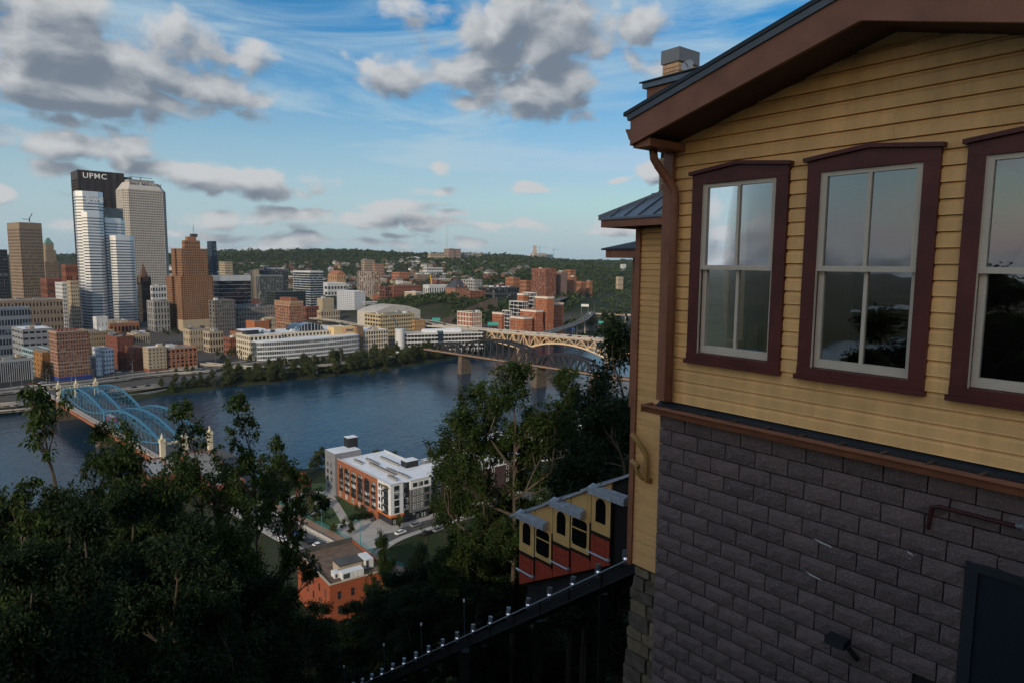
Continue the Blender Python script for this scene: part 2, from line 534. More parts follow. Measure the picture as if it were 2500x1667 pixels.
def terrain(x, y):
    x = np.atleast_1d(np.asarray(x, float)); y = np.atleast_1d(np.asarray(y, float))
    P = np.stack([x, y], 1) / _sx
    far = np.empty(len(x))
    for i in range(0, len(x), 4000):
        p = P[i:i + 4000]
        far[i:i + 4000] = _tps(np.linalg.norm(p[:, None] - _A[None], axis=2)) @ _w[:len(_A)] + _w[len(_A)] + p @ _w[len(_A) + 1:]
    far = np.clip(far, 7, 190)
    dist = np.hypot(x, y)
    far = far + np.clip((dist - 900) / 1500, 0, 1) * 6 * (np.sin(x / 170 + y / 260) + np.sin(y / 140 - x / 230))
    far = np.where(dist > 7500, far - (dist - 7500) * .01, far)
    e = x * EE.x + y * EE.y
    m = x * MM.x + y * MM.y
    q = x * DD.x + y * DD.y
    a = x * NN.x + y * NN.y
    near = np.interp(q, [-4000, -900, -60, -15, .3, 1.0, 3.2, 60, 128, 150, 200], [120, 150, 114, 107.9, 107.9, 102.5, 99.0, 60, 16, 13, 13])
    near = near + np.clip(-q / 400, 0, 1) * 10 * np.sin(x / 190 + 1) + np.clip((-a - 500) / 1500, 0, 1) * np.clip(-q / 300, 0, 1) * 40
    sf = m - np.interp(e, FBX, FBY)
    sn = np.interp(e, NBX, NBY) - m
    z = np.full(len(x), -4.0)
    kn = np.clip(sn / 14 + .3, 0, 1); kf = np.clip(sf / 16 + .3, 0, 1)
    z = np.where(sn > -5, -4 + (near + 4) * kn, z)
    z = np.where(sf > -5, -4 + (far + 4) * kf, z)
    return z


def gz(x, y):
    return float(terrain(x, y)[0])


def make_ground():
    rings = np.concatenate([[0.05], np.geomspace(1.0, 12, 16), np.geomspace(12.6, 9500, 210)])
    azs = np.concatenate([np.linspace(-46, 46, 300), np.linspace(47.5, 312.5, 140)])
    azs = np.radians(azs)
    na = len(azs)
    X = (rings[:, None] * np.sin(azs)[None]).ravel(); Y = (rings[:, None] * np.cos(azs)[None]).ravel()
    Z = terrain(X, Y)
    me = bpy.data.meshes.new("ground")
    nr = len(rings)
    i, j = np.meshgrid(np.arange(nr - 1), np.arange(na), indexing='ij')
    j2 = (j + 1) % na
    F = np.stack([i * na + j, i * na + j2, (i + 1) * na + j2, (i + 1) * na + j], -1).reshape(-1, 4)[:, ::-1]
    me.vertices.add(len(X)); me.vertices.foreach_set("co", np.stack([X, Y, Z], 1).ravel())
    me.loops.add(F.size); me.loops.foreach_set("vertex_index", F.ravel().astype(np.int32))
    me.polygons.add(len(F)); me.polygons.foreach_set("loop_start", np.arange(0, F.size, 4, dtype=np.int32))
    me.polygons.foreach_set("use_smooth", np.ones(len(F), bool))
    me.update(); me.validate()
    return me


GROUND = bpy.data.materials.new("ground_earth"); GROUND.use_nodes = True
n, l = GROUND.node_tree.nodes, GROUND.node_tree.links
b = n['Principled BSDF']; b.inputs['Roughness'].default_value = .95; b.inputs['Specular IOR Level'].default_value = .1
geo = n.new('ShaderNodeNewGeometry')
t1 = n.new('ShaderNodeTexNoise'); t1.inputs['Scale'].default_value = .012; t1.inputs['Detail'].default_value = 8; t1.inputs['Roughness'].default_value = .7
l.new(geo.outputs['Position'], t1.inputs['Vector'])
cr = n.new('ShaderNodeValToRGB')
cr.color_ramp.elements[0].position = .36; cr.color_ramp.elements[0].color = (.015, .026, .010, 1)
cr.color_ramp.elements[1].position = .68; cr.color_ramp.elements[1].color = (.050, .048, .036, 1)
e_ = cr.color_ramp.elements.new(.52); e_.color = (.030, .038, .017, 1)
l.new(t1.outputs['Fac'], cr.inputs[0])
sz = n.new('ShaderNodeSeparateXYZ'); l.new(geo.outputs['Position'], sz.inputs[0])
mr_ = n.new('ShaderNodeMapRange'); mr_.inputs[1].default_value = 5; mr_.inputs[2].default_value = 7
l.new(sz.outputs[2], mr_.inputs[0])
mr2 = n.new('ShaderNodeMapRange'); mr2.inputs[1].default_value = 30; mr2.inputs[2].default_value = 19
l.new(sz.outputs[2], mr2.inputs[0])
mr3 = n.new('ShaderNodeMapRange'); mr3.inputs[1].default_value = 300; mr3.inputs[2].default_value = 480
l.new(sz.outputs[1], mr3.inputs[0])
cty = n.new('ShaderNodeMixRGB'); cty.inputs[2].default_value = (.085, .08, .075, 1)
l.new(math_n(n, l, 'MULTIPLY', math_n(n, l, 'MULTIPLY', mr_.outputs[0], mr2.outputs[0]), mr3.outputs[0]), cty.inputs[0]); l.new(cr.outputs[0], cty.inputs[1]); l.new(cty.outputs[0], b.inputs['Base Color'])
put("ground", (lambda me: (me.materials.append(GROUND), me)[1])(make_ground()), kind="structure")

WATER = bpy.data.materials.new("river_water"); WATER.use_nodes = True
n, l = WATER.node_tree.nodes, WATER.node_tree.links
b = n['Principled BSDF']
b.inputs['Base Color'].default_value = (.008, .032, .06, 1); b.inputs['Roughness'].default_value = .16; b.inputs['IOR'].default_value = 1.33; b.inputs['Specular IOR Level'].default_value = .36
geo = n.new('ShaderNodeNewGeometry')
hs = []
for sc_, w_, det in ((.04, .16, 3), (.25, .5, 4), (.9, .55, 3)):
    mp = n.new('ShaderNodeMapping'); mp.inputs['Rotation'].default_value = (0, 0, rad(40)); mp.inputs['Scale'].default_value = (1, .45, 1)
    t = n.new('ShaderNodeTexNoise'); t.inputs['Scale'].default_value = sc_; t.inputs['Detail'].default_value = det
    l.new(geo.outputs['Position'], mp.inputs[0]); l.new(mp.outputs[0], t.inputs['Vector'])
    hs.append(math_n(n, l, 'MULTIPLY', t.outputs['Fac'], w_ / sc_ * .16))
hsum = math_n(n, l, 'ADD', math_n(n, l, 'ADD', hs[0], hs[1]), hs[2])
bp = n.new('ShaderNodeBump'); bp.inputs['Strength'].default_value = 1.0; bp.inputs['Distance'].default_value = 1.2
l.new(hsum, bp.inputs['Height']); l.new(bp.outputs[0], b.inputs['Normal'])
w = MB(); w.poly([(-5000, -3000, 0), (5000, -3000, 0), (5000, 5000, 0), (-5000, 5000, 0)], WATER)
w.build("river_water", kind="structure")

# ------------------------------------------------------------------ buildings
def axes(psi):
    a = rad(psi)
    return Vector((math.cos(a), math.sin(a), 0)), Vector((-math.sin(a), math.cos(a), 0))


def px_frame(uL, uC, uR, vt, Y, psi, wl=None, wr=None):
    """near corner of a block on the sight line (uC, vt) at depth Y, and its wall lengths"""
    gr, gl = axes(psi)
    C = PY(uC, vt, Y)

    def reach(u, g):
        k = ray(u, vt); t = k.x / k.y
        den = g.x - t * g.y
        return (t * C.y - C.x) / den if abs(den) > 1e-4 else 30
    if wl is None:
        wl = reach(uL, gl) if uL is not None else 25
    if wr is None:
        wr = reach(uR, gr) if uR is not None else 25
    wl = min(max(wl, 4), 95); wr = min(max(wr, 4), 260)
    return C, wl, wr


def block(par, C, psi, wl, wr, z0, z1, nl, nr, rows, wall, glass, pf=.42, sf=.42, i=.45, roof=None, base=0., basemat=None, topband=0., parapet=.7, units=0, names=("facade_frame", "window_glazing", "roof")):
    """one block of a building: glass core, piers and spandrels standing proud of it, parapet and roof"""
    gr, gl = axes(psi)
    C = Vector((C[0], C[1], 0)); Zv = Vector((0, 0, 1))

    def P(a, b_, z):
        return C + gr * a + gl * b_ + Zv * z
    H = z1 - z0
    g = MB(); g.box(P(i, i, z0), gr * (wr - 2 * i), gl * (wl - 2 * i), Zv * (H - .3), glass, skip=(0,))
    g.build(names[1], par, "stuff")
    w = MB()
    zb = z0 + base
    zt = z1 - topband
    if base:
        w.box(P(.02, .02, z0), gr * (wr - .04), gl * (wl - .04), Zv * base, basemat or wall)
    if topband:
        w.box(P(.03, .03, zt), gr * (wr - .06), gl * (wl - .06), Zv * (topband - .35), wall)
    fh = (zt - zb) / rows
    for (n_, L, org, d, inn) in ((nr, wr, P(0, 0, 0), gr, gl), (nl, wl, P(0, 0, 0), gl, gr), (nl, wl, P(wr, 0, 0), gl, -gr)):
        bay = L / n_
        pw = bay * pf
        if pf > 0:
            for k in range(n_ + 1):
                c = k * bay
                a0, a1 = max(0, c - pw / 2), min(L, c + pw / 2)
                if k == 0: a1 = max(a1, .5)
                if k == n_: a0 = min(a0, L - .5)
                w.box(org + d * a0 + Zv * zb, d * (a1 - a0), inn * (i + .1), Zv * (zt - zb), wall, skip=(0, 1))
        if sf > 0:
            for k in range(rows + 1):
                c = k * fh
                h0, h1 = max(0, c - fh * sf * .5), min(zt - zb, c + fh * sf * .5)
                w.box(org + d * .05 + inn * .08 + Zv * (zb + h0), d * (L - .1), inn * i, Zv * (h1 - h0), wall, skip=(4,))
    # rear wall
    w.box(P(.1, wl - i, z0), gr * (wr - .2), gl * (i - .06), Zv * H, wall)
    # parapet
    pz = z1 - .35
    for (o, d, e_) in ((P(0, 0, pz), gr * wr, gl * .4), (P(0, wl - .4, pz), gr * wr, gl * .4), (P(0, .4, pz), gr * .4, gl * (wl - .8)), (P(wr - .4, .4, pz), gr * .4, gl * (wl - .8))):
        w.box(o, d, e_, Zv * (parapet + .35), wall)
    w.build(names[0], par, "stuff")
    r = MB(); r.box(P(.38, .38, z1 - .38), gr * (wr - .76), gl * (wl - .76), Zv * .4, roof or ROOFG)
    r.build(names[2], par)
    for _ in range(units):
        ua, ub = min(R.uniform(2.5, 7), wr * .4), min(R.uniform(2, 6), wl * .4)
        m_ = MB(); m_.box(P(R.uniform(.8, max(.9, wr - ua - .8)), R.uniform(.8, max(.9, wl - ub - .8)), z1), gr * ua, gl * ub, Zv * R.uniform(1.4, 3.6), R.choice([GREYC, WHITE, DGREY, CREAM]))
        m_.build("rooftop_unit", par)
    return P


def bl(name, label, uL, uC, uR, vt, Y, wall, glass, rows, nl, nr, psi=45, zb=None, cat="building", group=None, wl=None, wr=None, **kw):
    C, wl, wr = px_frame(uL, uC, uR, vt, Y, psi, wl, wr)
    z0 = min(gz(C.x, C.y), gz(*(C + axes(psi)[0] * wr).xy), gz(*(C + axes(psi)[1] * wl).xy)) - .4 if zb is None else zb
    t = thing(name, label, cat, (C.x, C.y, z0), group)
    P = block(t, C, psi, wl, wr, z0, C.z, nl, nr, rows, wall, glass, **kw)
    return t, P, wl, wr, z0, C.z


def text_mesh(s, size, mat, bold=0.0, extrude=.15):
    cu = bpy.data.curves.new("lettering", 'FONT')
    cu.body = s; cu.size = size; cu.extrude = extrude; cu.offset = bold; cu.resolution_u = 3
    cu.align_x = 'LEFT'; cu.space_character = 1.12
    o = bpy.data.objects.new("lettering", cu); COL.objects.link(o)
    dg = bpy.context.evaluated_depsgraph_get()
    me = bpy.data.meshes.new_from_object(o.evaluated_get(dg))
    bpy.data.objects.remove(o)
    me.materials.clear(); me.materials.append(mat)
    return me


def lettering(par, s, size, mat, org, d, nrm, bold=0., extrude=.15):
    me = text_mesh(s, size, mat, bold, extrude)
    d = d.normalized(); up = Vector((0, 0, 1)); nrm = nrm.normalized()
    mt = Matrix(((d.x, up.x, nrm.x, org.x), (d.y, up.y, nrm.y, org.y), (d.z, up.z, nrm.z, org.z), (0, 0, 0, 1)))
    me.transform(mt)
    return put("lettering", me, par)


LETW = M("white_letters", (.8, .8, .8), .5, .02)
LETG = M("grey_letters", (.5, .55, .6), .4, .02)

# ---- the tall towers of downtown
bl("office_tower", "square tan stone tower with rows of small dark windows and a crane on top", 16, 46, 101, 544, 1150, TAN, GL, 26, 12, 12, psi=54, topband=9, units=2, pf=.46, sf=.42)
P_ = PY(72, 543, 1165)
t = thing("roof_crane", "small dark maintenance crane on the roof of the tan tower", "crane", P_)
m = MB(); m.bar(P_, P_ + Vector((0, 0, 7)), 1.2, 1.2, BLACKST); m.build("mast", t)
m = MB(); m.bar(P_ + Vector((0, 0, 6)), P_ + Vector((8, -4, 14)), .8, .8, BLACKST); m.build("jib", t)
m = MB(); m.bar(P_ + Vector((0, 0, 4)), P_ + Vector((-18, 8, 6)), .8, .8, BLACKST); m.build("beam", t)
bl("office_tower", "dark slab tower at the edge of downtown beside the tan stone tower", None, -40, 17, 610, 1000, DGREY, GL, 22, 6, 10, psi=50, wl=30, pf=.2, sf=.3)

# stepped stone tower with green roof
t, P, a_, b_, z0, z1 = bl("stone_tower", "brown stone art deco tower with stepped shoulders and a green copper roof", 101, 110, 144, 640, 1400, TAN, GL, 14, 4, 8, psi=50, pf=.6, sf=.3)
for k, (f, h) in enumerate(((.16, 36), (.3, 46))):
    m = MB()
    m.box(P(b_ * f * .5, a_ * f * .5, z1 - .3), axes(50)[0] * b_ * (1 - f * 1.4), axes(50)[1] * a_ * (1 - f), (0, 0, h - 12 + k * 4), TAN)
    for q in range(9):
        m.box(P(b_ * f * .5 + b_ * (1 - f * 1.4) * (q + .3) / 9, a_ * f * .5 - .5, z1), axes(50)[0] * b_ * .03, axes(50)[1] * .8, (0, 0, h - 14 + k * 4), CREAM)
    m.build("setback", t)
m = MB()
zt = z1 + 34
bs = [P(b_ * .14, a_ * .14, zt + 2), P(b_ * .78, a_ * .14, zt + 2), P(b_ * .78, a_ * .86, zt + 2), P(b_ * .14, a_ * .86, zt + 2)]
tp = [P(b_ * .36, a_ * .4, zt + 15), P(b_ * .5, a_ * .4, zt + 15), P(b_ * .5, a_ * .55, zt + 15), P(b_ * .36, a_ * .55, zt + 15)]
m.frustum(bs, tp, GREENCU); m.build("copper_roof", t)

# dark steel skyscraper with the white letters
t, P, a_, b_, z0, z1 = bl("dark_skyscraper", "tallest dark brown steel skyscraper with white UPMC letters at its top", None, 189, 300, 417, 1260, STEELBR, glazing("glass_brown", (.05, .035, .03), (.10, .075, .06), .3, 4, .2, .5), 46, 6, 6, psi=43, wl=60, cat="skyscraper", pf=.10, sf=.35, i=1.2, topband=13, parapet=2)
gr, gl = axes(43)
m = MB()
for k in range(7):
    m.box(P(b_ * k / 6 - .9, -1.6, z0), gr * 1.8, gl * 1.8, (0, 0, z1 - z0 + 1), M("weathered_column", (.03, .024, .022), .6, .2, .2))
m.build("column", t, "stuff")
m = MB(); m.box(P(1, .2, z1 - 20.5), gr * (b_ - 2), gl * .8, (0, 0, 2.5), BLACKST); m.build("louvre_band", t)
m = MB(); m.box(P(b_ - .3, 4, z0), gr * 16, gl * 40, (0, 0, z1 - z0 - 4), STEELBR); m.build("side_wing", t)
lettering(t, "UPMC", 13.5, LETW, P(7, -1.75, z1 - 12), gr, -gl, .12)

# tower of white bands
def octa(P, a0, a1, b0, b1, c, z):
    return [P(a0 + c, b0, z), P(a1 - c, b0, z), P(a1, b0 + c, z), P(a1, b1 - c, z), P(a1 - c, b1, z), P(a0 + c, b1, z), P(a0, b1 - c, z), P(a0, b0 + c, z)]


gr, gl = axes(40)
C = PY(205, 468, 900)
z0 = gz(C.x, C.y) - .5
t = thing("banded_tower", "white banded office tower of clustered octagonal shafts with pwc letters", "skyscraper", (C.x, C.y, z0))
Cb = Vector((C.x, C.y, 0))
def P(a, b_, z): return Cb + gr * a + gl * b_ + Vector((0, 0, z))
GOX = glazing("glass_oxford", (.02, .03, .045), (.10, .13, .17), .25, 5, .06, .9)
shafts = [(-9, 22, 0, 30, 7, C.z, 46), (-4.5, 20, -5, 20, 5.5, C.z - 27, 40), (17, 47, 6, 34, 6, C.z - 33, 38), (26, 55, -6, 20, 6, C.z - 56, 34)]
for a0, a1, b0, b1, c, zt, nf in shafts:
    m = MB(); m.prism(octa(P, a0 + .5, a1 - .5, b0 + .5, b1 - .5, c, z0), (0, 0, zt - z0 - .5), GOX); m.build("glass_shaft", t, "stuff")
    m = MB()
    fh = (zt - z0) / nf
    for k in range(nf):
        m.prism(octa(P, a0, a1, b0, b1, c, z0 + k * fh + fh * .34), (0, 0, fh * .64), ALU)
    m.prism(octa(P, a0 - .05, a1 + .05, b0 - .05, b1 + .05, c, zt - fh * 1.6), (0, 0, fh * 1.8), ALU)
    m.build("spandrel_band", t, "stuff")
m = MB(); m.box(P(19, 8, C.z - 34), gr * 26, gl * 24, (0, 0, 15), GLB); m.build("glass_penthouse", t)
lettering(t, "pwc", 11, LETG, P(1.5, -.35, C.z - 12), gr, -gl, .5)

# grey granite tower with the chamfered mansard crown
C = PY(311, 462, 1150)
gr, gl = axes(47)
z0 = gz(C.x, C.y) - .5
t = thing("chamfered_tower", "pale grey granite tower with chamfered corners, sloping crown and roof lettering", "skyscraper", (C.x, C.y, z0))
Cb = Vector((C.x, C.y, 0))
def P(a, b_, z): return Cb + gr * a + gl * b_ + Vector((0, 0, z))
W_, D_, c = 62, 44, 7
zt = C.z
PALEG = M("pale_granite", (.44, .41, .38), .6, .08, .1)
m = MB(); m.prism(octa(P, -6 + .4, W_ - .4, .4, D_ - .4, c, z0), (0, 0, zt - z0), glazing("glass_mellon", (.05, .05, .05), (.2, .2, .2), .2, 3, .2, .5)); m.build("window_glazing", t, "stuff")
m = MB()
nf = 50
fh = (zt - z0) / nf
oc = octa(P, -6, W_, 0, D_, c, 0)
for k in range(nf + 1):
    m.prism([p + Vector((0, 0, z0 + k * fh - fh * .22)) for p in oc], (0, 0, fh * .44), PALEG)
for i_ in range(8):
    p, q = oc[i_], oc[(i_ + 1) % 8]
    L = (q - p).length; n_ = max(3, int(L / 2.6)); nrm = (q - p).cross(Vector((0, 0, 1))).normalized(); d = (q - p).normalized()
    for k in range(n_ + 1):
        m.box(p + d * (L * k / n_ - .55) + nrm * .12 + Vector((0, 0, z0)), d * 1.1, -nrm * .6, (0, 0, zt - z0), PALEG, skip=(0, 1))
m.build("facade_frame", t, "stuff")
m = MB()
b0 = [p + Vector((0, 0, zt)) for p in octa(P, -6, W_, 0, D_, c, 0)]
b1 = [p + Vector((0, 0, zt + 13)) for p in octa(P, 2, W_ - 8, 8, D_ - 8, c * .8, 0)]
m.frustum(b0, b1, PALEG)
m.build("sloping_crown", t)
m = MB(); m.box(P(6, 10, zt + 12.8), gr * 40, gl * 20, (0, 0, 5), GREYC); m.build("roof_deck", t)
m = MB(); m.bar(P(8, 14, zt + 22), P(44, 14, zt + 22), .7, .7, BLACKST); m.bar(P(26, 14, zt + 17), P(26, 14, zt + 22), 1, 1, BLACKST); m.build("roof_gantry", t)
me = lettering(t, "BNY MELLON", 7.6, M("dark_letters", (.12, .12, .12), .5, .02), P(5, 5.2, zt + 7.5), gr, -gl, .2)

# terracotta-brown setback tower
t, P, a_, b_, z0, z1 = bl("setback_tower", "warm brown terracotta skyscraper with setbacks and a mast on its top", 430, 442, 520, 676, 900, BROWNO, glazing("glass_grant", (.02, .016, .014), (.12, .09, .06), .1, 3), 22, 5, 17, psi=45, cat="skyscraper", pf=.44, sf=.46, base=16, basemat=CREAM, wl=24)
gr, gl = axes(45)
zz = PY(448, 608, 900).z
Cn = P(3, 2.5, 0)
block(t, Cn, 45, a_ - 5, b_ - 8, z1 - .2, zz, 4, 14, 11, BROWNO, _MC["glass_grant"], pf=.44, sf=.46)
z3 = PY(470, 588, 900).z
block(t, P(9, 6, 0), 45, a_ - 12, b_ - 22, zz - .2, z3, 3, 9, 2, BROWNO, _MC["glass_grant"], pf=.5, sf=.5)
z4 = PY(480, 577, 900).z
m = MB(); m.box(P(13, 8, z3 - .2), gr * (b_ - 30), gl * (a_ - 16), (0, 0, z4 - z3), BRICKO); m.build("penthouse", t)
m = MB(); m.box(P(19, 10, z4 - .2), gr * 8, gl * 6, (0, 0, 4), DGREY); m.build("lantern", t)
m = MB()
pt = P(23, 13, z4 + 3.5)
for k in range(4):
    m.bar(pt + Vector(((-1) ** k * .6, (-1) ** (k // 2) * .6, 0)), pt + Vector((0, 0, 14)), .16, .16, GREYC)
m.build("mast", t)
t2 = thing("dark_wing_tower", "dark shaded rear wing rising beside the warm brown setback tower", "building", P(-3, a_ + 1, z0))
gC = PY(424, 608, 925)
block(t2, PY(419, 676, 922), 45, 22, 30, z0, PY(419, 676, 922).z, 5, 8, 22, BROWNO, _MC["glass_grant"], pf=.44, sf=.46)
block(t2, PY(426, 608, 930), 45, 14, 26, PY(419, 676, 922).z, gC.z, 4, 7, 11, BROWNO, _MC["glass_grant"], pf=.44, sf=.46)

# courthouse tower in very dark stone, with pyramid roof
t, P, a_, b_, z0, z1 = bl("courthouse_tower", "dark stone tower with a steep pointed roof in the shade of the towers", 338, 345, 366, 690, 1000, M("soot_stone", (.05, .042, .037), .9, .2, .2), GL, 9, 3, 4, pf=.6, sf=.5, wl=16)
m = MB(); m.frustum([P(-.5, -.5, z1 + .6), P(b_ + .5, -.5, z1 + .6), P(b_ + .5, a_ + .5, z1 + .6), P(-.5, a_ + .5, z1 + .6)], [P(b_ / 2 - .3, a_ / 2 - .3, z1 + 27), P(b_ / 2 + .3, a_ / 2 - .3, z1 + 27), P(b_ / 2 + .3, a_ / 2 + .3, z1 + 27), P(b_ / 2 - .3, a_ / 2 + .3, z1 + 27)], M("brown_tile", (.13, .075, .05), .8)); m.build("pyramid_roof", t)
for a in (0, b_):
    for q in (0, a_):
        m = MB(); c0 = P(a, q, z1 - 4); m.tube([c0, c0 + Vector((0, 0, 9)), c0 + Vector((0, 0, 14))], [1.6, 1.6, .1], M("soot_stone", (.05, .042, .037)), 6); m.build("corner_turret", t)

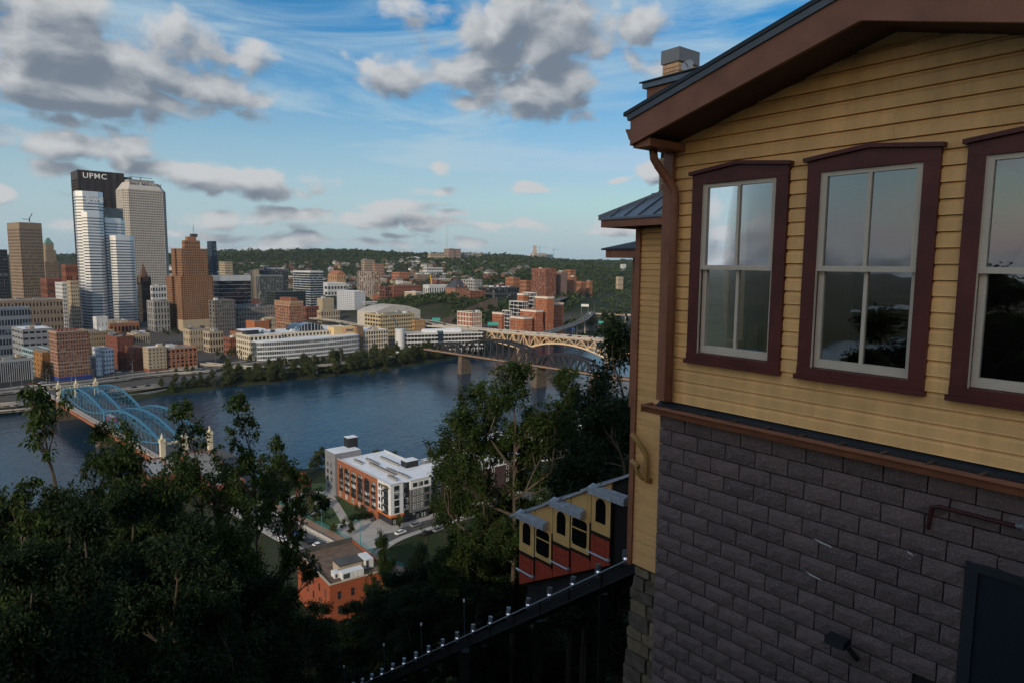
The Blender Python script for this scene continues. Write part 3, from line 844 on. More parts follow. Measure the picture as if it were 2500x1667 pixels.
# ---- buildings along the river front and behind them: name, label, uL,uC,uR, vtop, Y, wall, glass, rows, nl, nr, options
BT = [
 ("fin_building", "low white building with tall vertical fins beside the expressway", None, -60, 80, 886, 505, M("fin_white", (.36, .37, .38), .6), GL, 1, 6, 26, dict(psi=52, wl=24, pf=.34, sf=0, topband=1.5, base=5, basemat=DGREY, roof=ROOFD, units=2, i=1.1)),  # white wall darkened to carry the shade at this edge of town
 ("parking_garage", "grey concrete garage with dark slots behind the brick hotel", 28, 55, 130, 806, 620, M("grey_panel", (.24, .25, .27), .7, .1, .1), GL, 6, 4, 5, dict(psi=48, pf=.22, sf=.62, roof=ROOFW, units=4)),  # wall grey lowered for the shade lying over these blocks
 ("glass_office", "low teal glass office between the grey garage and the ochre block", 53, 80, 124, 856, 575, M("teal_panel", (.30, .42, .44), .5), GLB, 5, 6, 5, dict(psi=50, pf=.06, sf=.4)),
 ("ochre_block", "small ochre brown block tucked beside the tall brick hotel", 80, 103, 122, 862, 560, M("ochre_brick", (.28, .14, .05), .85), GL, 5, 3, 3, dict(psi=50, pf=.7, sf=.6)),
 ("stone_warehouse", "long tan stone block with square windows left of the narrow white slab", None, -20, 153, 737, 740, M("tan_warehouse", (.25, .19, .14), .85, .15, .1), GL, 6, 6, 20, dict(psi=47, wl=50, pf=.5, sf=.5, units=3, roof=ROOFG)),
 ("glass_topped_block", "pale block with a blue glass top storey beside the tan stone block", None, -30, 74, 755, 700, M("pale_blue_panel", (.18, .21, .25), .6), GLB, 5, 4, 14, dict(psi=47, wl=20, pf=.2, sf=.4)),  # pale wall toned down, shade included in its colour
 ("white_slab", "narrow white slab block against the foot of the banded tower", 149, 152, 169, 692, 860, WHITE, GL, 13, 8, 4, dict(psi=45, wl=40, pf=.4, sf=.5)),
 ("beige_slab", "narrow beige slab standing against the foot of the banded tower", 168, 172, 192, 688, 840, CREAM, GL, 14, 4, 4, dict(psi=45, wl=20, pf=.45, sf=.5)),
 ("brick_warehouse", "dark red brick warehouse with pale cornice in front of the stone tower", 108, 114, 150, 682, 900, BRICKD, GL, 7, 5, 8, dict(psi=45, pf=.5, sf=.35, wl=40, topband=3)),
 ("brick_loft", "red brick loft with pale bands peeking out beside the banded tower", 157, 160, 190, 648, 1050, BRICK, GL, 6, 5, 6, dict(psi=45, pf=.5, sf=.4, wl=30)),
 ("brick_hotel", "tall red and cream brick hotel with a blue ground floor by the bridge", 118, 137, 216, 812, 541, M("banded_brick", (.27, .15, .108), .85, .2, .3), GLL, 12, 5, 12, dict(psi=50, pf=.46, sf=.44, base=5, basemat=M("blue_shopfront", (.03, .06, .26), .5), topband=1.2)),
 ("cream_loft", "cream brick loft with a grid of windows behind the tall brick hotel", 212, 216, 280, 812, 630, M("cream_loft_brick", (.30, .23, .145), .85), GL, 7, 4, 11, dict(psi=48, wl=30, pf=.5, sf=.5, units=3)),
 ("white_lift_block", "plain white windowless block with four small windows above the rooftops", 231, 236, 263, 776, 690, WHITE, GL, 3, 2, 3, dict(psi=46, wl=14, pf=.8, sf=.75)),
 ("painted_house", "white and pale blue painted narrow building beside the dark brick loft", 246, 250, 277, 854, 575, M("pale_blue_paint", (.55, .6, .68), .7), GL, 6, 4, 4, dict(psi=49, wl=26, pf=.5, sf=.55)),
 ("painted_house", "low pale blue painted house against the side of the white building", 231, 233, 249, 875, 566, M("pale_blue_paint", (.55, .6, .68), .7), GL, 4, 3, 2, dict(psi=49, wl=20, pf=.7, sf=.65)),
 ("brick_loft", "tall dark brick loft with few windows beside the cream hotel", 258, 286, 326, 824, 610, BRICKD, GL, 8, 7, 5, dict(psi=50, pf=.75, sf=.65, units=3)),
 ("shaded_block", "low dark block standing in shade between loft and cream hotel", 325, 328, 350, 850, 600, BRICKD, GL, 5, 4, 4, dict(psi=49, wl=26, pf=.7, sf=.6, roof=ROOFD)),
 ("cream_hotel", "cream hotel with white ground floor canopy next to the arched brick building", 348, 362, 406, 850, 588, CREAM, GL, 6, 5, 5, dict(psi=48, pf=.6, sf=.55, base=5, basemat=BRICK, roof=ROOFW, units=2)),
 ("arched_brick_building", "red brick commercial building with tall arched window bays", 405, 407, 481, 854, 600, M("arch_brick", (.33, .135, .075), .85, .15, .2), GL, 5, 5, 7, dict(psi=48, wl=30, pf=.36, sf=.34, base=4, basemat=CREAM, units=3)),
 ("parapet_shop", "cream old commercial row with ornate parapet behind the arched building", 320, 326, 366, 818, 680, CREAM, GL, 3, 3, 7, dict(psi=47, wl=20, pf=.45, sf=.45, units=4)),
 ("roof_jumble", "brown low block crowded with roof sheds behind the lofts", 263, 268, 340, 792, 720, BRICKO, GL, 3, 4, 8, dict(psi=46, wl=30, pf=.5, sf=.5, units=7)),
 ("classical_building", "grey classical stone building with tall arches beside the brown tower", 370, 376, 413, 737, 890, GREYC, GL, 5, 4, 5, dict(psi=45, wl=30, pf=.5, sf=.25, units=2)),
 ("modern_white_building", "white low building with a bright glass wall behind the classical building", 366, 372, 412, 700, 1080, WHITE, GLB, 5, 4, 6, dict(psi=45, wl=40, pf=.3, sf=.4, units=3)),
 ("white_hall", "long white hall roof standing below the wooded horizon", 386, 390, 426, 670, 1350, WHITE, GL, 2, 4, 8, dict(psi=45, wl=40, pf=.5, sf=.6)),
 ("blue_glass_tower", "slim blue glass tower half hidden behind the brown setback tower", 505, 516, 528, 590, 1320, M("blue_mullion", (.05, .09, .14), .3), GLB, 22, 4, 4, dict(psi=45, pf=.08, sf=.12)),
 ("dark_glass_block", "broad dark glass block with a white top band behind the tower", 515, 534, 612, 674, 1080, WHITE, glazing("glass_black", (.012, .018, .025), (.05, .07, .09), .2, 4, .08, .8), 9, 5, 12, dict(psi=47, pf=0, sf=.06, topband=8)),
 ("civic_building", "dark stone civic block with columns beside the brown tower", 520, 524, 574, 735, 910, GRANITE, GL, 8, 4, 9, dict(psi=46, wl=40, pf=.5, sf=.3, units=2)),
 ("courthouse", "long low grey stone courthouse behind the brick block", 572, 576, 672, 752, 960, M("court_stone", (.22, .2, .185), .85, .2, .1), GL, 4, 5, 15, dict(psi=46, wl=50, pf=.55, sf=.45, units=3, roof=SLATE)),
 ("concrete_slab", "white concrete slab ends beside the dark twin blocks", 611, 614, 632, 660, 1370, CREAM, GL, 12, 3, 2, dict(psi=45, wl=12, pf=.9, sf=.2)),
 ("dark_twin_block", "tall dark block carrying a roof sign panel beside the concrete slab", 630, 634, 703, 660, 1400, M("dark_mullion", (.09, .1, .12), .6), GL, 16, 3, 18, dict(psi=46, wl=24, pf=.24, sf=.1, topband=2)),
 ("dark_twin_block", "lower dark block with pale vertical lines in front of its twin", 631, 636, 690, 673, 1330, M("pale_mullion", (.2, .22, .24), .6), GL, 14, 3, 14, dict(psi=46, wl=20, pf=.16, sf=.08, topband=2, units=1)),
 ("dark_low_block", "dark green glass block at the foot of the twin blocks", 669, 672, 746, 714, 1120, M("dark_green_panel", (.05, .065, .065), .5), glazing("glass_green", (.02, .03, .032), (.05, .06, .06), .2, 4), 9, 4, 12, dict(psi=46, wl=30, pf=.05, sf=.25)),
 ("striped_tower", "blue glass block with thin white floor stripes and a flat top", 715, 757, 789, 663, 1300, WHITE, GLB, 15, 8, 8, dict(psi=45, pf=0, sf=.2, topband=2)),
 ("white_arena", "white broad arena roof behind the striped tower", 789, 800, 845, 692, 1520, WHITE, GLB, 2, 3, 6, dict(psi=40, wl=60, pf=.3, sf=.5, roof=ROOFW, topband=4)),
 ("balcony_tower", "tan apartment tower with black and white balcony columns", 838, 911, 928, 664, 1480, M("tan_pier", (.33, .235, .175), .8), glazing("glass_balcony", (.015, .018, .02), (.6, .62, .62), .42, 3.1), 21, 8, 4, dict(psi=33, pf=.40, sf=.1, roof=ROOFD)),
 ("grey_office_block", "grey white office block with rows of square punched windows", 822, 866, 892, 713, 1150, M("blue_white_panel", (.47, .5, .55), .7, .06), GL, 11, 9, 8, dict(psi=44, pf=.62, sf=.6, roof=ROOFW)),
 ("skybridge", "white enclosed footbridge beside the grey office block", 888, 890, 922, 738, 1150, WHITE, GLB, 1, 1, 9, dict(psi=40, wl=5, pf=.2, sf=.5, zb=40.5)),
 ("cream_box", "plain cream block with brick neighbours near the grey office block", 783, 788, 815, 730, 1080, CREAM, GL, 3, 4, 5, dict(psi=45, wl=18, pf=.85, sf=.8, units=2)),
 ("low_white_shop", "low white building with teal sign strip under the grey office block", 775, 785, 830, 760, 1020, CREAM, GL, 2, 3, 8, dict(psi=45, wl=14, pf=.5, sf=.4)),
 ("brown_low_block", "low brown block beside the white shop under the striped tower", 744, 748, 778, 750, 1040, BRICKD, GL, 2, 3, 5, dict(psi=45, wl=16, pf=.5, sf=.4)),
 ("ornate_brick_hotel", "ornate red brick and cream apartment hotel with a crowned top", 670, 708, 740, 742, 850, M("ornate_brick", (.30, .15, .095), .85, .2, .2), GLL, 12, 9, 8, dict(psi=45, pf=.44, sf=.30, topband=3, parapet=2.5)),
 ("orange_brick_block", "plain orange brick block with roof sheds beside the ornate hotel", 600, 622, 658, 786, 800, M("plain_orange_brick", (.34, .13, .06), .85), GL, 4, 5, 6, dict(psi=46, pf=.8, sf=.75, units=2)),
 ("cream_tower_block", "slim cream block leaning against the ornate brick hotel", 645, 660, 674, 778, 815, CREAM, GL, 6, 3, 3, dict(psi=45, pf=.5, sf=.5)),
 ("white_shop_row", "low cream shop row with dark windows at the brown tower's foot", 456, 464, 514, 806, 760, CREAM, GL, 3, 3, 8, dict(psi=47, wl=20, pf=.6, sf=.5, units=3)),
 ("white_shop_row", "low cream corner building with two rows of wide dark windows", 510, 512, 545, 812, 750, CREAM, GL, 3, 3, 5, dict(psi=47, wl=18, pf=.35, sf=.4, units=4)),
 ("brick_shop", "small red brick shops beside the cream corner building", 560, 562, 588, 826, 735, BRICK, GL, 3, 3, 5, dict(psi=47, wl=18, pf=.5, sf=.5, units=3)),
 ("brown_gable_block", "small brown block just in front of the orange brick block", 574, 577, 612, 812, 770, BRICKO, GL, 2, 3, 5, dict(psi=47, wl=16, pf=.6, sf=.5)),
 ("cream_office", "broad cream office block of six floors with bands of windows", 890, 929, 1012, 770, 850, M("cream_office_wall", (.43, .345, .215), .8, .1, .1), GL, 7, 6, 15, dict(psi=44, pf=.25, sf=.46, roof=ROOFG, units=5)),
 ("tan_annex", "narrow orange tan annex at the end of the cream office block", 1008, 1012, 1038, 783, 880, M("tan_annex_wall", (.42, .26, .13), .8), GL, 5, 3, 6, dict(psi=44, wl=20, pf=.55, sf=.45)),
 ("framed_brick_block", "red brick block with a white concrete frame above the bridge ramp", 1116, 1152, 1176, 764, 905, M("white_frame", (.6, .56, .5), .8), M("brick_infill", (.27, .10, .06), .85), 6, 5, 6, dict(psi=42, pf=.16, sf=.22, roof=ROOFD, units=2)),
 ("college_hall", "red brick college hall with a steep dark slate roof", 1088, 1112, 1142, 704, 1150, M("hall_brick", (.30, .15, .10), .85), GLL, 7, 5, 5, dict(psi=43, pf=.6, sf=.5)),
 ("black_hall", "long black flat roofed hall with pale roof vents above the slope", 1168, 1212, 1268, 703, 1190, DGREY, GL, 2, 5, 8, dict(psi=42, pf=.1, sf=.3, roof=GREYC, units=8)),
 ("brick_annex", "low brick annex with white lintels left of the black hall", 1142, 1150, 1186, 712, 1160, BRICK, GL, 3, 3, 8, dict(psi=42, wl=14, pf=.45, sf=.4, units=2)),
 ("dormitory_tower", "tall red brick dormitory with pale vertical window strips", 1298, 1334, 1358, 657, 1290, BRICK, GLL, 16, 9, 7, dict(psi=42, pf=.55, sf=.12, topband=3, roof=ROOFW, units=3)),
 ("dormitory_tower", "grey sided dormitory just behind the tallest brick dormitory", 1356, 1372, 1385, 664, 1330, M("mauve_brick", (.22, .15, .13), .85), GL, 14, 5, 5, dict(psi=42, pf=.5, sf=.4, topband=2, units=3)),
 ("orange_dormitory", "orange brick hall with regular windows beside the dormitories", 1384, 1398, 1408, 677, 1380, BRICKO, GL, 8, 6, 4, dict(psi=42, pf=.6, sf=.5, units=2)),
 ("orange_dormitory", "taller orange block rising behind the dormitory towers", 1378, 1394, 1406, 660, 1460, BRICKO, GL, 8, 5, 4, dict(psi=42, pf=.5, sf=.5)),
 ("low_orange_hall", "wide orange brick hall with a pale stair tower", 1234, 1254, 1270, 679, 1350, BRICKO, GL, 4, 5, 4, dict(psi=42, pf=.6, sf=.5, units=2)),
 ("low_orange_hall", "lower orange brick hall with three rows of dark windows", 1269, 1286, 1298, 686, 1320, BRICKO, GL, 4, 6, 4, dict(psi=42, pf=.4, sf=.5, roof=ROOFD)),
 ("small_orange_block", "small orange block with grey annex beside the elevated road", 1407, 1420, 1430, 688, 1450, BRICKO, GL, 2, 4, 3, dict(psi=42, pf=.5, sf=.5)),
 ("small_orange_block", "farthest small orange block beside the elevated road", 1431, 1440, 1447, 687, 1560, BRICKO, GL, 3, 3, 3, dict(psi=42, pf=.6, sf=.5, units=1)),
 ("pale_flats", "pale apartment slab on the wooded slope behind the towers", 534, 549, 568, 640, 1720, CREAM, GL, 9, 5, 6, dict(psi=40, pf=.35, sf=.5)),
 ("brown_flats", "brown grey apartment slab high on the far slope", 882, 891, 915, 635, 1950, M("brown_flat_wall", (.30, .24, .19), .85), GL, 9, 2, 8, dict(psi=40, pf=.5, sf=.5, units=2)),
 ("brown_flats", "lower brown flats beside the brown grey apartment slab", 912, 916, 938, 645, 1930, M("brick_flat_wall", (.30, .19, .14), .85), GL, 6, 3, 7, dict(psi=40, wl=14, pf=.5, sf=.5)),
 ("brick_church", "large tan brick church hall with gables on the far slope", 800, 822, 844, 672, 1700, M("church_brick", (.36, .22, .12), .85), GL, 2, 4, 4, dict(psi=38, pf=.7, sf=.5)),
 ("brick_school", "long red brick school building on the far slope", 956, 975, 1000, 666, 1850, M("school_brick", (.34, .15, .09), .85), GL, 3, 5, 7, dict(psi=40, pf=.5, sf=.5)),
 ("white_school", "white and blue school block on the far slope", 1032, 1042, 1082, 654, 2050, WHITE, GLB, 3, 4, 10, dict(psi=40, pf=.2, sf=.5)),
 ("grey_gym", "grey roofed brick gym below the red school", 950, 962, 1030, 698, 1500, BRICK, GL, 3, 5, 12, dict(psi=42, wl=30, pf=.6, sf=.5, roof=GREYC, units=3)),
 ("white_strip_mall", "long white low building beside the yellow drilling rig", 1040, 1048, 1095, 697, 1480, WHITE, GL, 1, 3, 8, dict(psi=42, wl=24, pf=.5, sf=.5, roof=ROOFW)),
 ("black_red_office", "black and red modern office near the wooded bluff", 926, 942, 958, 702, 1380, BRICKD, GL, 5, 4, 4, dict(psi=42, pf=.3, sf=.2, units=1)),
 ("pale_institute", "pale concrete institute with a grey tower below the college", 1126, 1160, 1178, 684, 1500, GREYC, GL, 4, 6, 4, dict(psi=42, pf=.5, sf=.5, units=2)),
 ("hilltop_hospital", "large brown hospital crowning the far hill beside the tall mast", 1084, 1096, 1125, 608, 3300, M("hospital_brick", (.30, .21, .17), .85), GL, 8, 5, 10, dict(psi=38, pf=.45, sf=.45, units=4)),
 ("hilltop_terrace", "long pale terrace building below the hilltop hospital", 1044, 1052, 1090, 620, 3150, CREAM, GL, 3, 4, 9, dict(psi=38, pf=.5, sf=.5)),
 ("skyline_block", "low grey apartment block on the skyline right of the hospital", 1126, 1131, 1154, 617, 3400, M("skyline_grey", (.3, .3, .31), .8), GL, 4, 3, 7, dict(psi=38, wl=30, pf=.4, sf=.4, units=2)),
 ("skyline_block", "small pale block on the skyline beside the low grey block", 1156, 1160, 1180, 619, 3500, CREAM, GL, 3, 3, 6, dict(psi=38, wl=30, pf=.4, sf=.4, units=2)),
 ("medical_block", "broad pale medical block at the foot of the distant stone tower", 1295, 1306, 1334, 619, 4200, M("pale_medical", (.52, .46, .42), .8), GL, 8, 4, 9, dict(psi=36, pf=.4, sf=.3, units=3)),
 ("medical_block", "blue grey glass block under construction beside the tower crane", 1334, 1338, 1350, 622, 4250, M("blue_medical", (.2, .28, .36), .6), GLB, 7, 3, 4, dict(psi=36, wl=40, pf=.2, sf=.2)),
 ("distant_shed", "white low shed on the far wooded slope by the valley", 1516, 1521, 1529, 646, 2500, WHITE, GL, 2, 3, 4, dict(psi=30, wl=15, pf=.7, sf=.7)),
 ("valley_block", "small cream block below the woods by the elevated road", 1504, 1511, 1522, 677, 1950, CREAM, GL, 3, 4, 5, dict(psi=36, pf=.6, sf=.6)),
]
THG = {}
for (nm, lab, uL, uC, uR, vt, Y, wall, glass, rows, nl_, nr_, kw) in BT:
    Y = Y * 1.055 if Y < 645 else Y
    THG[lab] = bl(nm, lab, uL, uC, uR, vt, Y, wall, glass, rows, nl_, nr_, **kw)

# extras on some of them
t, P, a_, b_, z0, z1 = THG["tall red and cream brick hotel with a blue ground floor by the bridge"]
gr, gl = axes(50)
m = MB()
for k in (2, 3, 4, 7, 10):
    zz = z0 + 5 + (z1 - z0 - 6) * k / 12
    m.box(P(-.15, -.15, zz), gr * (b_ + .3), gl * .5, (0, 0, .45), CREAM); m.box(P(-.15, .35, zz), gr * .5, gl * (a_ - .4), (0, 0, .45), CREAM)
m.box(P(-.5, -.5, z1 - .4), gr * (b_ + 1), gl * .9, (0, 0, .9), CREAM); m.box(P(-.5, .4, z1 - .4), gr * .9, gl * (a_ - .5), (0, 0, .9), CREAM)
m.build("stone_course", t)
for k in range(5):
    m = MB(); m.box(P(3 + k * 3.2, 8 + R.uniform(-2, 2), z1), gr * 1.8, gl * 1.6, (0, 0, R.uniform(1, 2.6)), M("red_roof_plant", (.30, .06, .05), .7)); m.build("rooftop_unit", t)

t, P, a_, b_, z0, z1 = THG["red brick commercial building with tall arched window bays"]
gr, gl = axes(48)
m = MB()
for k in range(7):
    c = P(b_ * (k + .5) / 7, -.08, z0 + (z1 - z0) * .70)
    pts = [c + gr * (math.cos(a) * b_ / 16) + Vector((0, 0, math.sin(a) * b_ / 16)) for a in np.linspace(0, math.pi, 9)]
    for p, q in zip(pts, pts[1:]):
        m.bar(p, q, .35, .5, CREAM, up=gl)
m.build("window_arch", t)

t, P, a_, b_, z0, z1 = THG["red brick college hall with a steep dark slate roof"]
m = MB()
m.frustum([P(-.6, -.6, z1 + .7), P(b_ + .6, -.6, z1 + .7), P(b_ + .6, a_ + .6, z1 + .7), P(-.6, a_ + .6, z1 + .7)], [P(b_ * .42, a_ * .35, z1 + 15), P(b_ * .58, a_ * .35, z1 + 15), P(b_ * .58, a_ * .65, z1 + 15), P(b_ * .42, a_ * .65, z1 + 15)], SLATE); m.build("slate_roof", t)
for k in (.25, .75):
    m = MB(); c = P(b_ * k, 0, z1); m.frustum([c + axes(43)[0] * s_ for s_ in (-2, 2)] + [c + axes(43)[0] * 2 + axes(43)[1] * 5, c - axes(43)[0] * 2 + axes(43)[1] * 5], [c + Vector((0, 0, 6)) + axes(43)[0] * s_ for s_ in (-.1, .1)] + [c + Vector((0, 0, 6)) + axes(43)[1] * 5 + axes(43)[0] * .1, c + Vector((0, 0, 6)) + axes(43)[1] * 5 - axes(43)[0] * .1], _MC["hall_brick"]); m.build("gable", t)

t, P, a_, b_, z0, z1 = THG["tall dark block carrying a roof sign panel beside the concrete slab"]
gr, gl = axes(46)
m = MB(); m.box(P(b_ * .22, 1, z1 + .8), gr * b_ * .5, gl * 5, (0, 0, 7), DGREY); m.build("sign_panel", t)
lettering(t, "Chatham Center", 5, LETW, P(b_ * .24, .9, z1 + 2.4), gr, -gl, .1)

t, P, a_, b_, z0, z1 = THG["ornate red brick and cream apartment hotel with a crowned top"]
gr, gl = axes(45)
m = MB()
for k in range(9):
    m.box(P(-.3, a_ * k / 8.6, z1), gr * .8, gl * 1.1, (0, 0, 3.2), CREAM); m.box(P(b_ * k / 8.6, -.3, z1), gr * 1.1, gl * .8, (0, 0, 3.2), CREAM)
for zz in (z1 - 2.8, z0 + (z1 - z0) * .48, z0 + (z1 - z0) * .1):
    m.box(P(-.25, -.25, zz), gr * (b_ + .4), gl * .5, (0, 0, .7), CREAM); m.box(P(-.25, .25, zz), gr * .5, gl * a_, (0, 0, .7), CREAM)
m.build("stone_crown", t)
m = MB(); m.box(P(4, 5, z1), gr * (b_ - 9), gl * (a_ - 12), (0, 0, 7), BRICK); m.build("penthouse", t)
t, P, a_, b_, z0, z1 = THG["large tan brick church hall with gables on the far slope"]
gr, gl = axes(38)
m = MB(); m.frustum([P(-.4, -.4, z1 + .7), P(b_ + .4, -.4, z1 + .7), P(b_ + .4, a_ + .4, z1 + .7), P(-.4, a_ + .4, z1 + .7)], [P(b_ * .45, .2, z1 + 11), P(b_ * .55, .2, z1 + 11), P(b_ * .55, a_, z1 + 11), P(b_ * .45, a_, z1 + 11)], BRICKO); m.build("gable_roof", t)

# ---- special buildings
# long bank operations centre by the river
gr, gl = axes(43)
C = PY(629, 836, 690)
z0 = gz(C.x, C.y) - .5
t = thing("riverside_office", "long low riverside office with curved white banded glass front and PNC block", "building", (C.x, C.y, z0))
Cb = Vector((C.x, C.y, 0))
def P(a, b_, z): return Cb + gr * a + gl * b_ + Vector((0, 0, z))
k = ray(957, 815); tt = k.x / k.y
WR = (tt * C.y - C.x) / (gr.x - tt * gr.y)
zt = C.z
PNCW = M("bank_white", (.62, .64, .67), .5, .06, .1); PNCY = M("bank_yellow", (.60, .44, .23), .8, .08, .1)
fr = WR * .735
# curved front: a shallow arc in plan, storey by storey
def arc(off, n=26):
    out = []
    for i_ in range(n + 1):
        f = i_ / n
        bul = 9 * math.sin(math.pi * min(1, f * 1.0)) ** .6 * (1 - .35 * f)
        out.append((f * fr, 2 - bul + off))
    return out
g_ = MB(); aa = arc(.5)
g_.prism([P(a, b_, z0 + 3.2) for a, b_ in aa] + [P(fr, 18, z0 + 3.2), P(0, 18, z0 + 3.2)], (0, 0, zt - z0 - 3.6), glazing("glass_bank", (.05, .07, .08), (.22, .24, .25), .3, 4, .1, .7))
g_.build("window_glazing", t, "stuff")
fh = (zt - z0 - 3) / 4
for kf in range(5):
    h0 = z0 + 3 + kf * fh - (.7 if kf else 0); hh = 1.5 if kf < 4 else 1.2
    m = MB(); m.prism([P(a, b_, h0) for a, b_ in arc(0)] + [P(fr, 17.5, h0), P(0, 17.5, h0)], (0, 0, hh), PNCW); m.build("floor_band", t)
m = MB()
for a, b_ in arc(.1, 52):
    m.box(P(a - .08, b_, z0 + 3.2), gr * .16, gl * .4, (0, 0, zt - z0 - 3), PNCW)
m.build("mullion", t, "stuff")
m = MB(); m.prism([P(a, b_ + 1, zt + .25) for a, b_ in arc(.4)] + [P(fr, 18, zt + .25), P(0, 18, zt + .25)], (0, 0, .35), ROOFW); m.build("roof", t)
m = MB()
for a, b_ in arc(1.2, 16):
    m.tube([P(a, b_, z0 - 1), P(a, b_, z0 + 3.2)], .35, PNCY, 6)
m.box(P(2, 5, z0), gr * (fr - 4), gl * 10, (0, 0, 3.3), PNCY)
m.build("ground_floor", t)
block(t, P(-2, 14, 0), 43, 38, 34, z0, zt + 5, 7, 8, 5, M("bank_cream", (.56, .5, .4), .8), GL, pf=.35, sf=.4, roof=ROOFW)
block(t, P(20, 19, 0), 43, 46, fr - 10, z0, zt + 5.5, 6, 26, 5, M("bank_cream", (.56, .5, .4), .8), GL, pf=.4, sf=.5, roof=ROOFW, units=8)
block(t, P(fr + 9, 8, 0), 43, 44, WR - fr - 9, z0, zt + 2.8, 6, 10, 5, M("bank_cream", (.56, .5, .4), .8), GLB, pf=.28, sf=.32, roof=ROOFW, units=3)
m = MB(); zy = PY(822, 812, C.y + 60).z
m.box(P(fr - 26, 12, zt), gr * 32, gl * 14, (0, 0, 9), PNCY); m.box(P(fr + .4, 7, z0), gr * 8, gl * 16, (0, 0, zt - z0 + 9), M("bank_brown", (.2, .13, .08), .8)); m.build("sign_block", t)
pp = P(fr - 16, 11.85, zt + 3.2)
lettering(t, "PNC", 4.6, M("dark_blue_letters", (.03, .04, .09), .5), pp + gr * 5.5, gr, -gl, .12)
m = MB()
cc = pp + gr * 2.6 + Vector((0, 0, 1.7)) - gl * .05
m.prism([cc + gr * (2.0 * math.cos(a)) + Vector((0, 0, 2.0 * math.sin(a))) for a in np.linspace(0, 2 * math.pi, 17)[:-1]], -gl * .15, M("orange_disc", (.75, .22, .04), .5))
m.prism([cc - gl * .17 + gr * (1.1 * math.cos(a)) + Vector((0, 0, 1.1 * math.sin(a))) for a in (math.pi / 2, math.pi * 7 / 6, math.pi * 11 / 6)], -gl * .1, LETW)
m.build("emblem", t)
m = MB()   # arched glass atrium roof
arcp = [P(fr * .60 + 16 * math.cos(a) , 24, zt + 5 + 9 * math.sin(a)) for a in np.linspace(math.pi, 0, 12)]
m.prism(arcp, gl * 30, GLB); m.build("glass_atrium", t)
m = MB()
for q in range(13):
    a = math.pi * q / 12
    m.box(P(fr * .60 + 16 * math.cos(a) - .2, 23.8, zt + 4.8), gr * .4, gl * .3, (0, 0, .2 + 9 * math.sin(a)), PNCW)
m.build("atrium_frame", t)
m = MB(); m.box(P(0, 30, zt + 5), gr * 14, gl * 10, (0, 0, 5), DGREY); m.box(P(-4, 26, zt + 10), gr * 24, gl * 18, (0, 0, .7), ROOFW); m.build("canopy_penthouse", t)

# domed roof hall behind the cream office
C = PY(935, 770, 905); gr, gl = axes(44)
t = thing("vaulted_hall", "pale vaulted metal roof hall behind the cream office block", "building", (C.x, C.y, gz(C.x, C.y)))
m = MB()
prof = [(-10, 0)] + [(-10 + 74 * f, 30 + 12.5 * math.sin(math.pi * (.12 + .76 * f))) for f in np.linspace(0, 1, 14)] + [(64, 0)]
m.prism([Vector((C.x, C.y, gz(C.x, C.y) - 1)) + gr * a + gl * 4 + Vector((0, 0, z)) for a, z in prof], gl * 44, M("vault_roof", (.46, .44, .40), .7, .15, .2)); m.build("vault", t)
m = MB()
for f in np.linspace(.05, .95, 19):
    a, z = -10 + 74 * f, 30 + 12.5 * math.sin(math.pi * (.12 + .76 * f))
    m.box(Vector((C.x, C.y, gz(C.x, C.y) - 1)) + gr * a + gl * 4.2 + Vector((0, 0, z)), gr * .5, gl * 43.5, (0, 0, .35), GREYC)
m.build("roof_seam", t, "stuff")

# parking structure with grey decks beside the rail bridge
gr, gl = axes(20)
C = PY(993, 818, 775)
z0 = gz(C.x, C.y) - 1
t = thing("parking_garage", "open grey parking structure of four decks with a white ramp roof", "garage", (C.x, C.y, z0))
Cb = Vector((C.x, C.y, 0))
def P(a, b_, z): return Cb + gr * a + gl * b_ + Vector((0, 0, z))
k = ray(1179, 812); tt = k.x / k.y
WR = (tt * C.y - C.x) / (gr.x - tt * gr.y)
fh = (C.z - z0 - 3) / 4
for kf in range(4):
    m = MB(); m.box(P(0, 0, z0 + 3 + kf * fh), gr * WR, gl * 40, (0, 0, .5), CONC); m.box(P(-.1, -.15, z0 + 3 + kf * fh), gr * (WR + .2), gl * .3, (0, 0, 1.5), WHITE); m.box(P(-.15, .2, z0 + 3 + kf * fh), gr * .3, gl * 39, (0, 0, 1.5), WHITE); m.build("deck", t)
m = MB(); m.box(P(1, 6, z0), gr * (WR - 2), gl * 33, (0, 0, C.z - z0 - .5), DGREY); m.build("core", t)
m = MB()
for q in range(int(WR / 4)):
    m.box(P(q * 4 + .5, -.35, z0), gr * .35, gl * .4, (0, 0, C.z - z0 + 1.0), WHITE)
m.build("column", t, "stuff")
m = MB(); m.box(P(0, 0, C.z - .3), gr * WR, gl * 40, (0, 0, .5), CONC); m.box(P(-.1, -.15, C.z - .3), gr * (WR + .2), gl * .3, (0, 0, 1.4), WHITE); m.build("top_deck", t)
m = MB(); m.prism([P(WR * .25, 14, C.z + .3), P(WR * .25, 14, C.z + 3), P(WR * .25, 20, C.z + 4.5), P(WR * .25, 26, C.z + 3), P(WR * .25, 26, C.z + .3)], gr * WR * .5, ROOFW); m.build("ramp_roof", t)
m = MB(); m.box(P(WR * .40, -.6, z0), gr * 6, gl * 6, (0, 0, C.z - z0 + 3.5), GLB); m.build("stair_tower", t)
m = MB(); cc = P(-7, 4, z0); m.tube([cc, cc + Vector((0, 0, C.z - z0 + 7))], 5.5, WHITE, 18); m.build("drum", t, smooth=False)
m = MB(); m.bar(P(-7, 4, C.z + 3), P(-14, 8, C.z + 20), 2.4, 1.0, M("dark_blue_fin", (.05, .1, .15), .4)); m.build("fin", t)

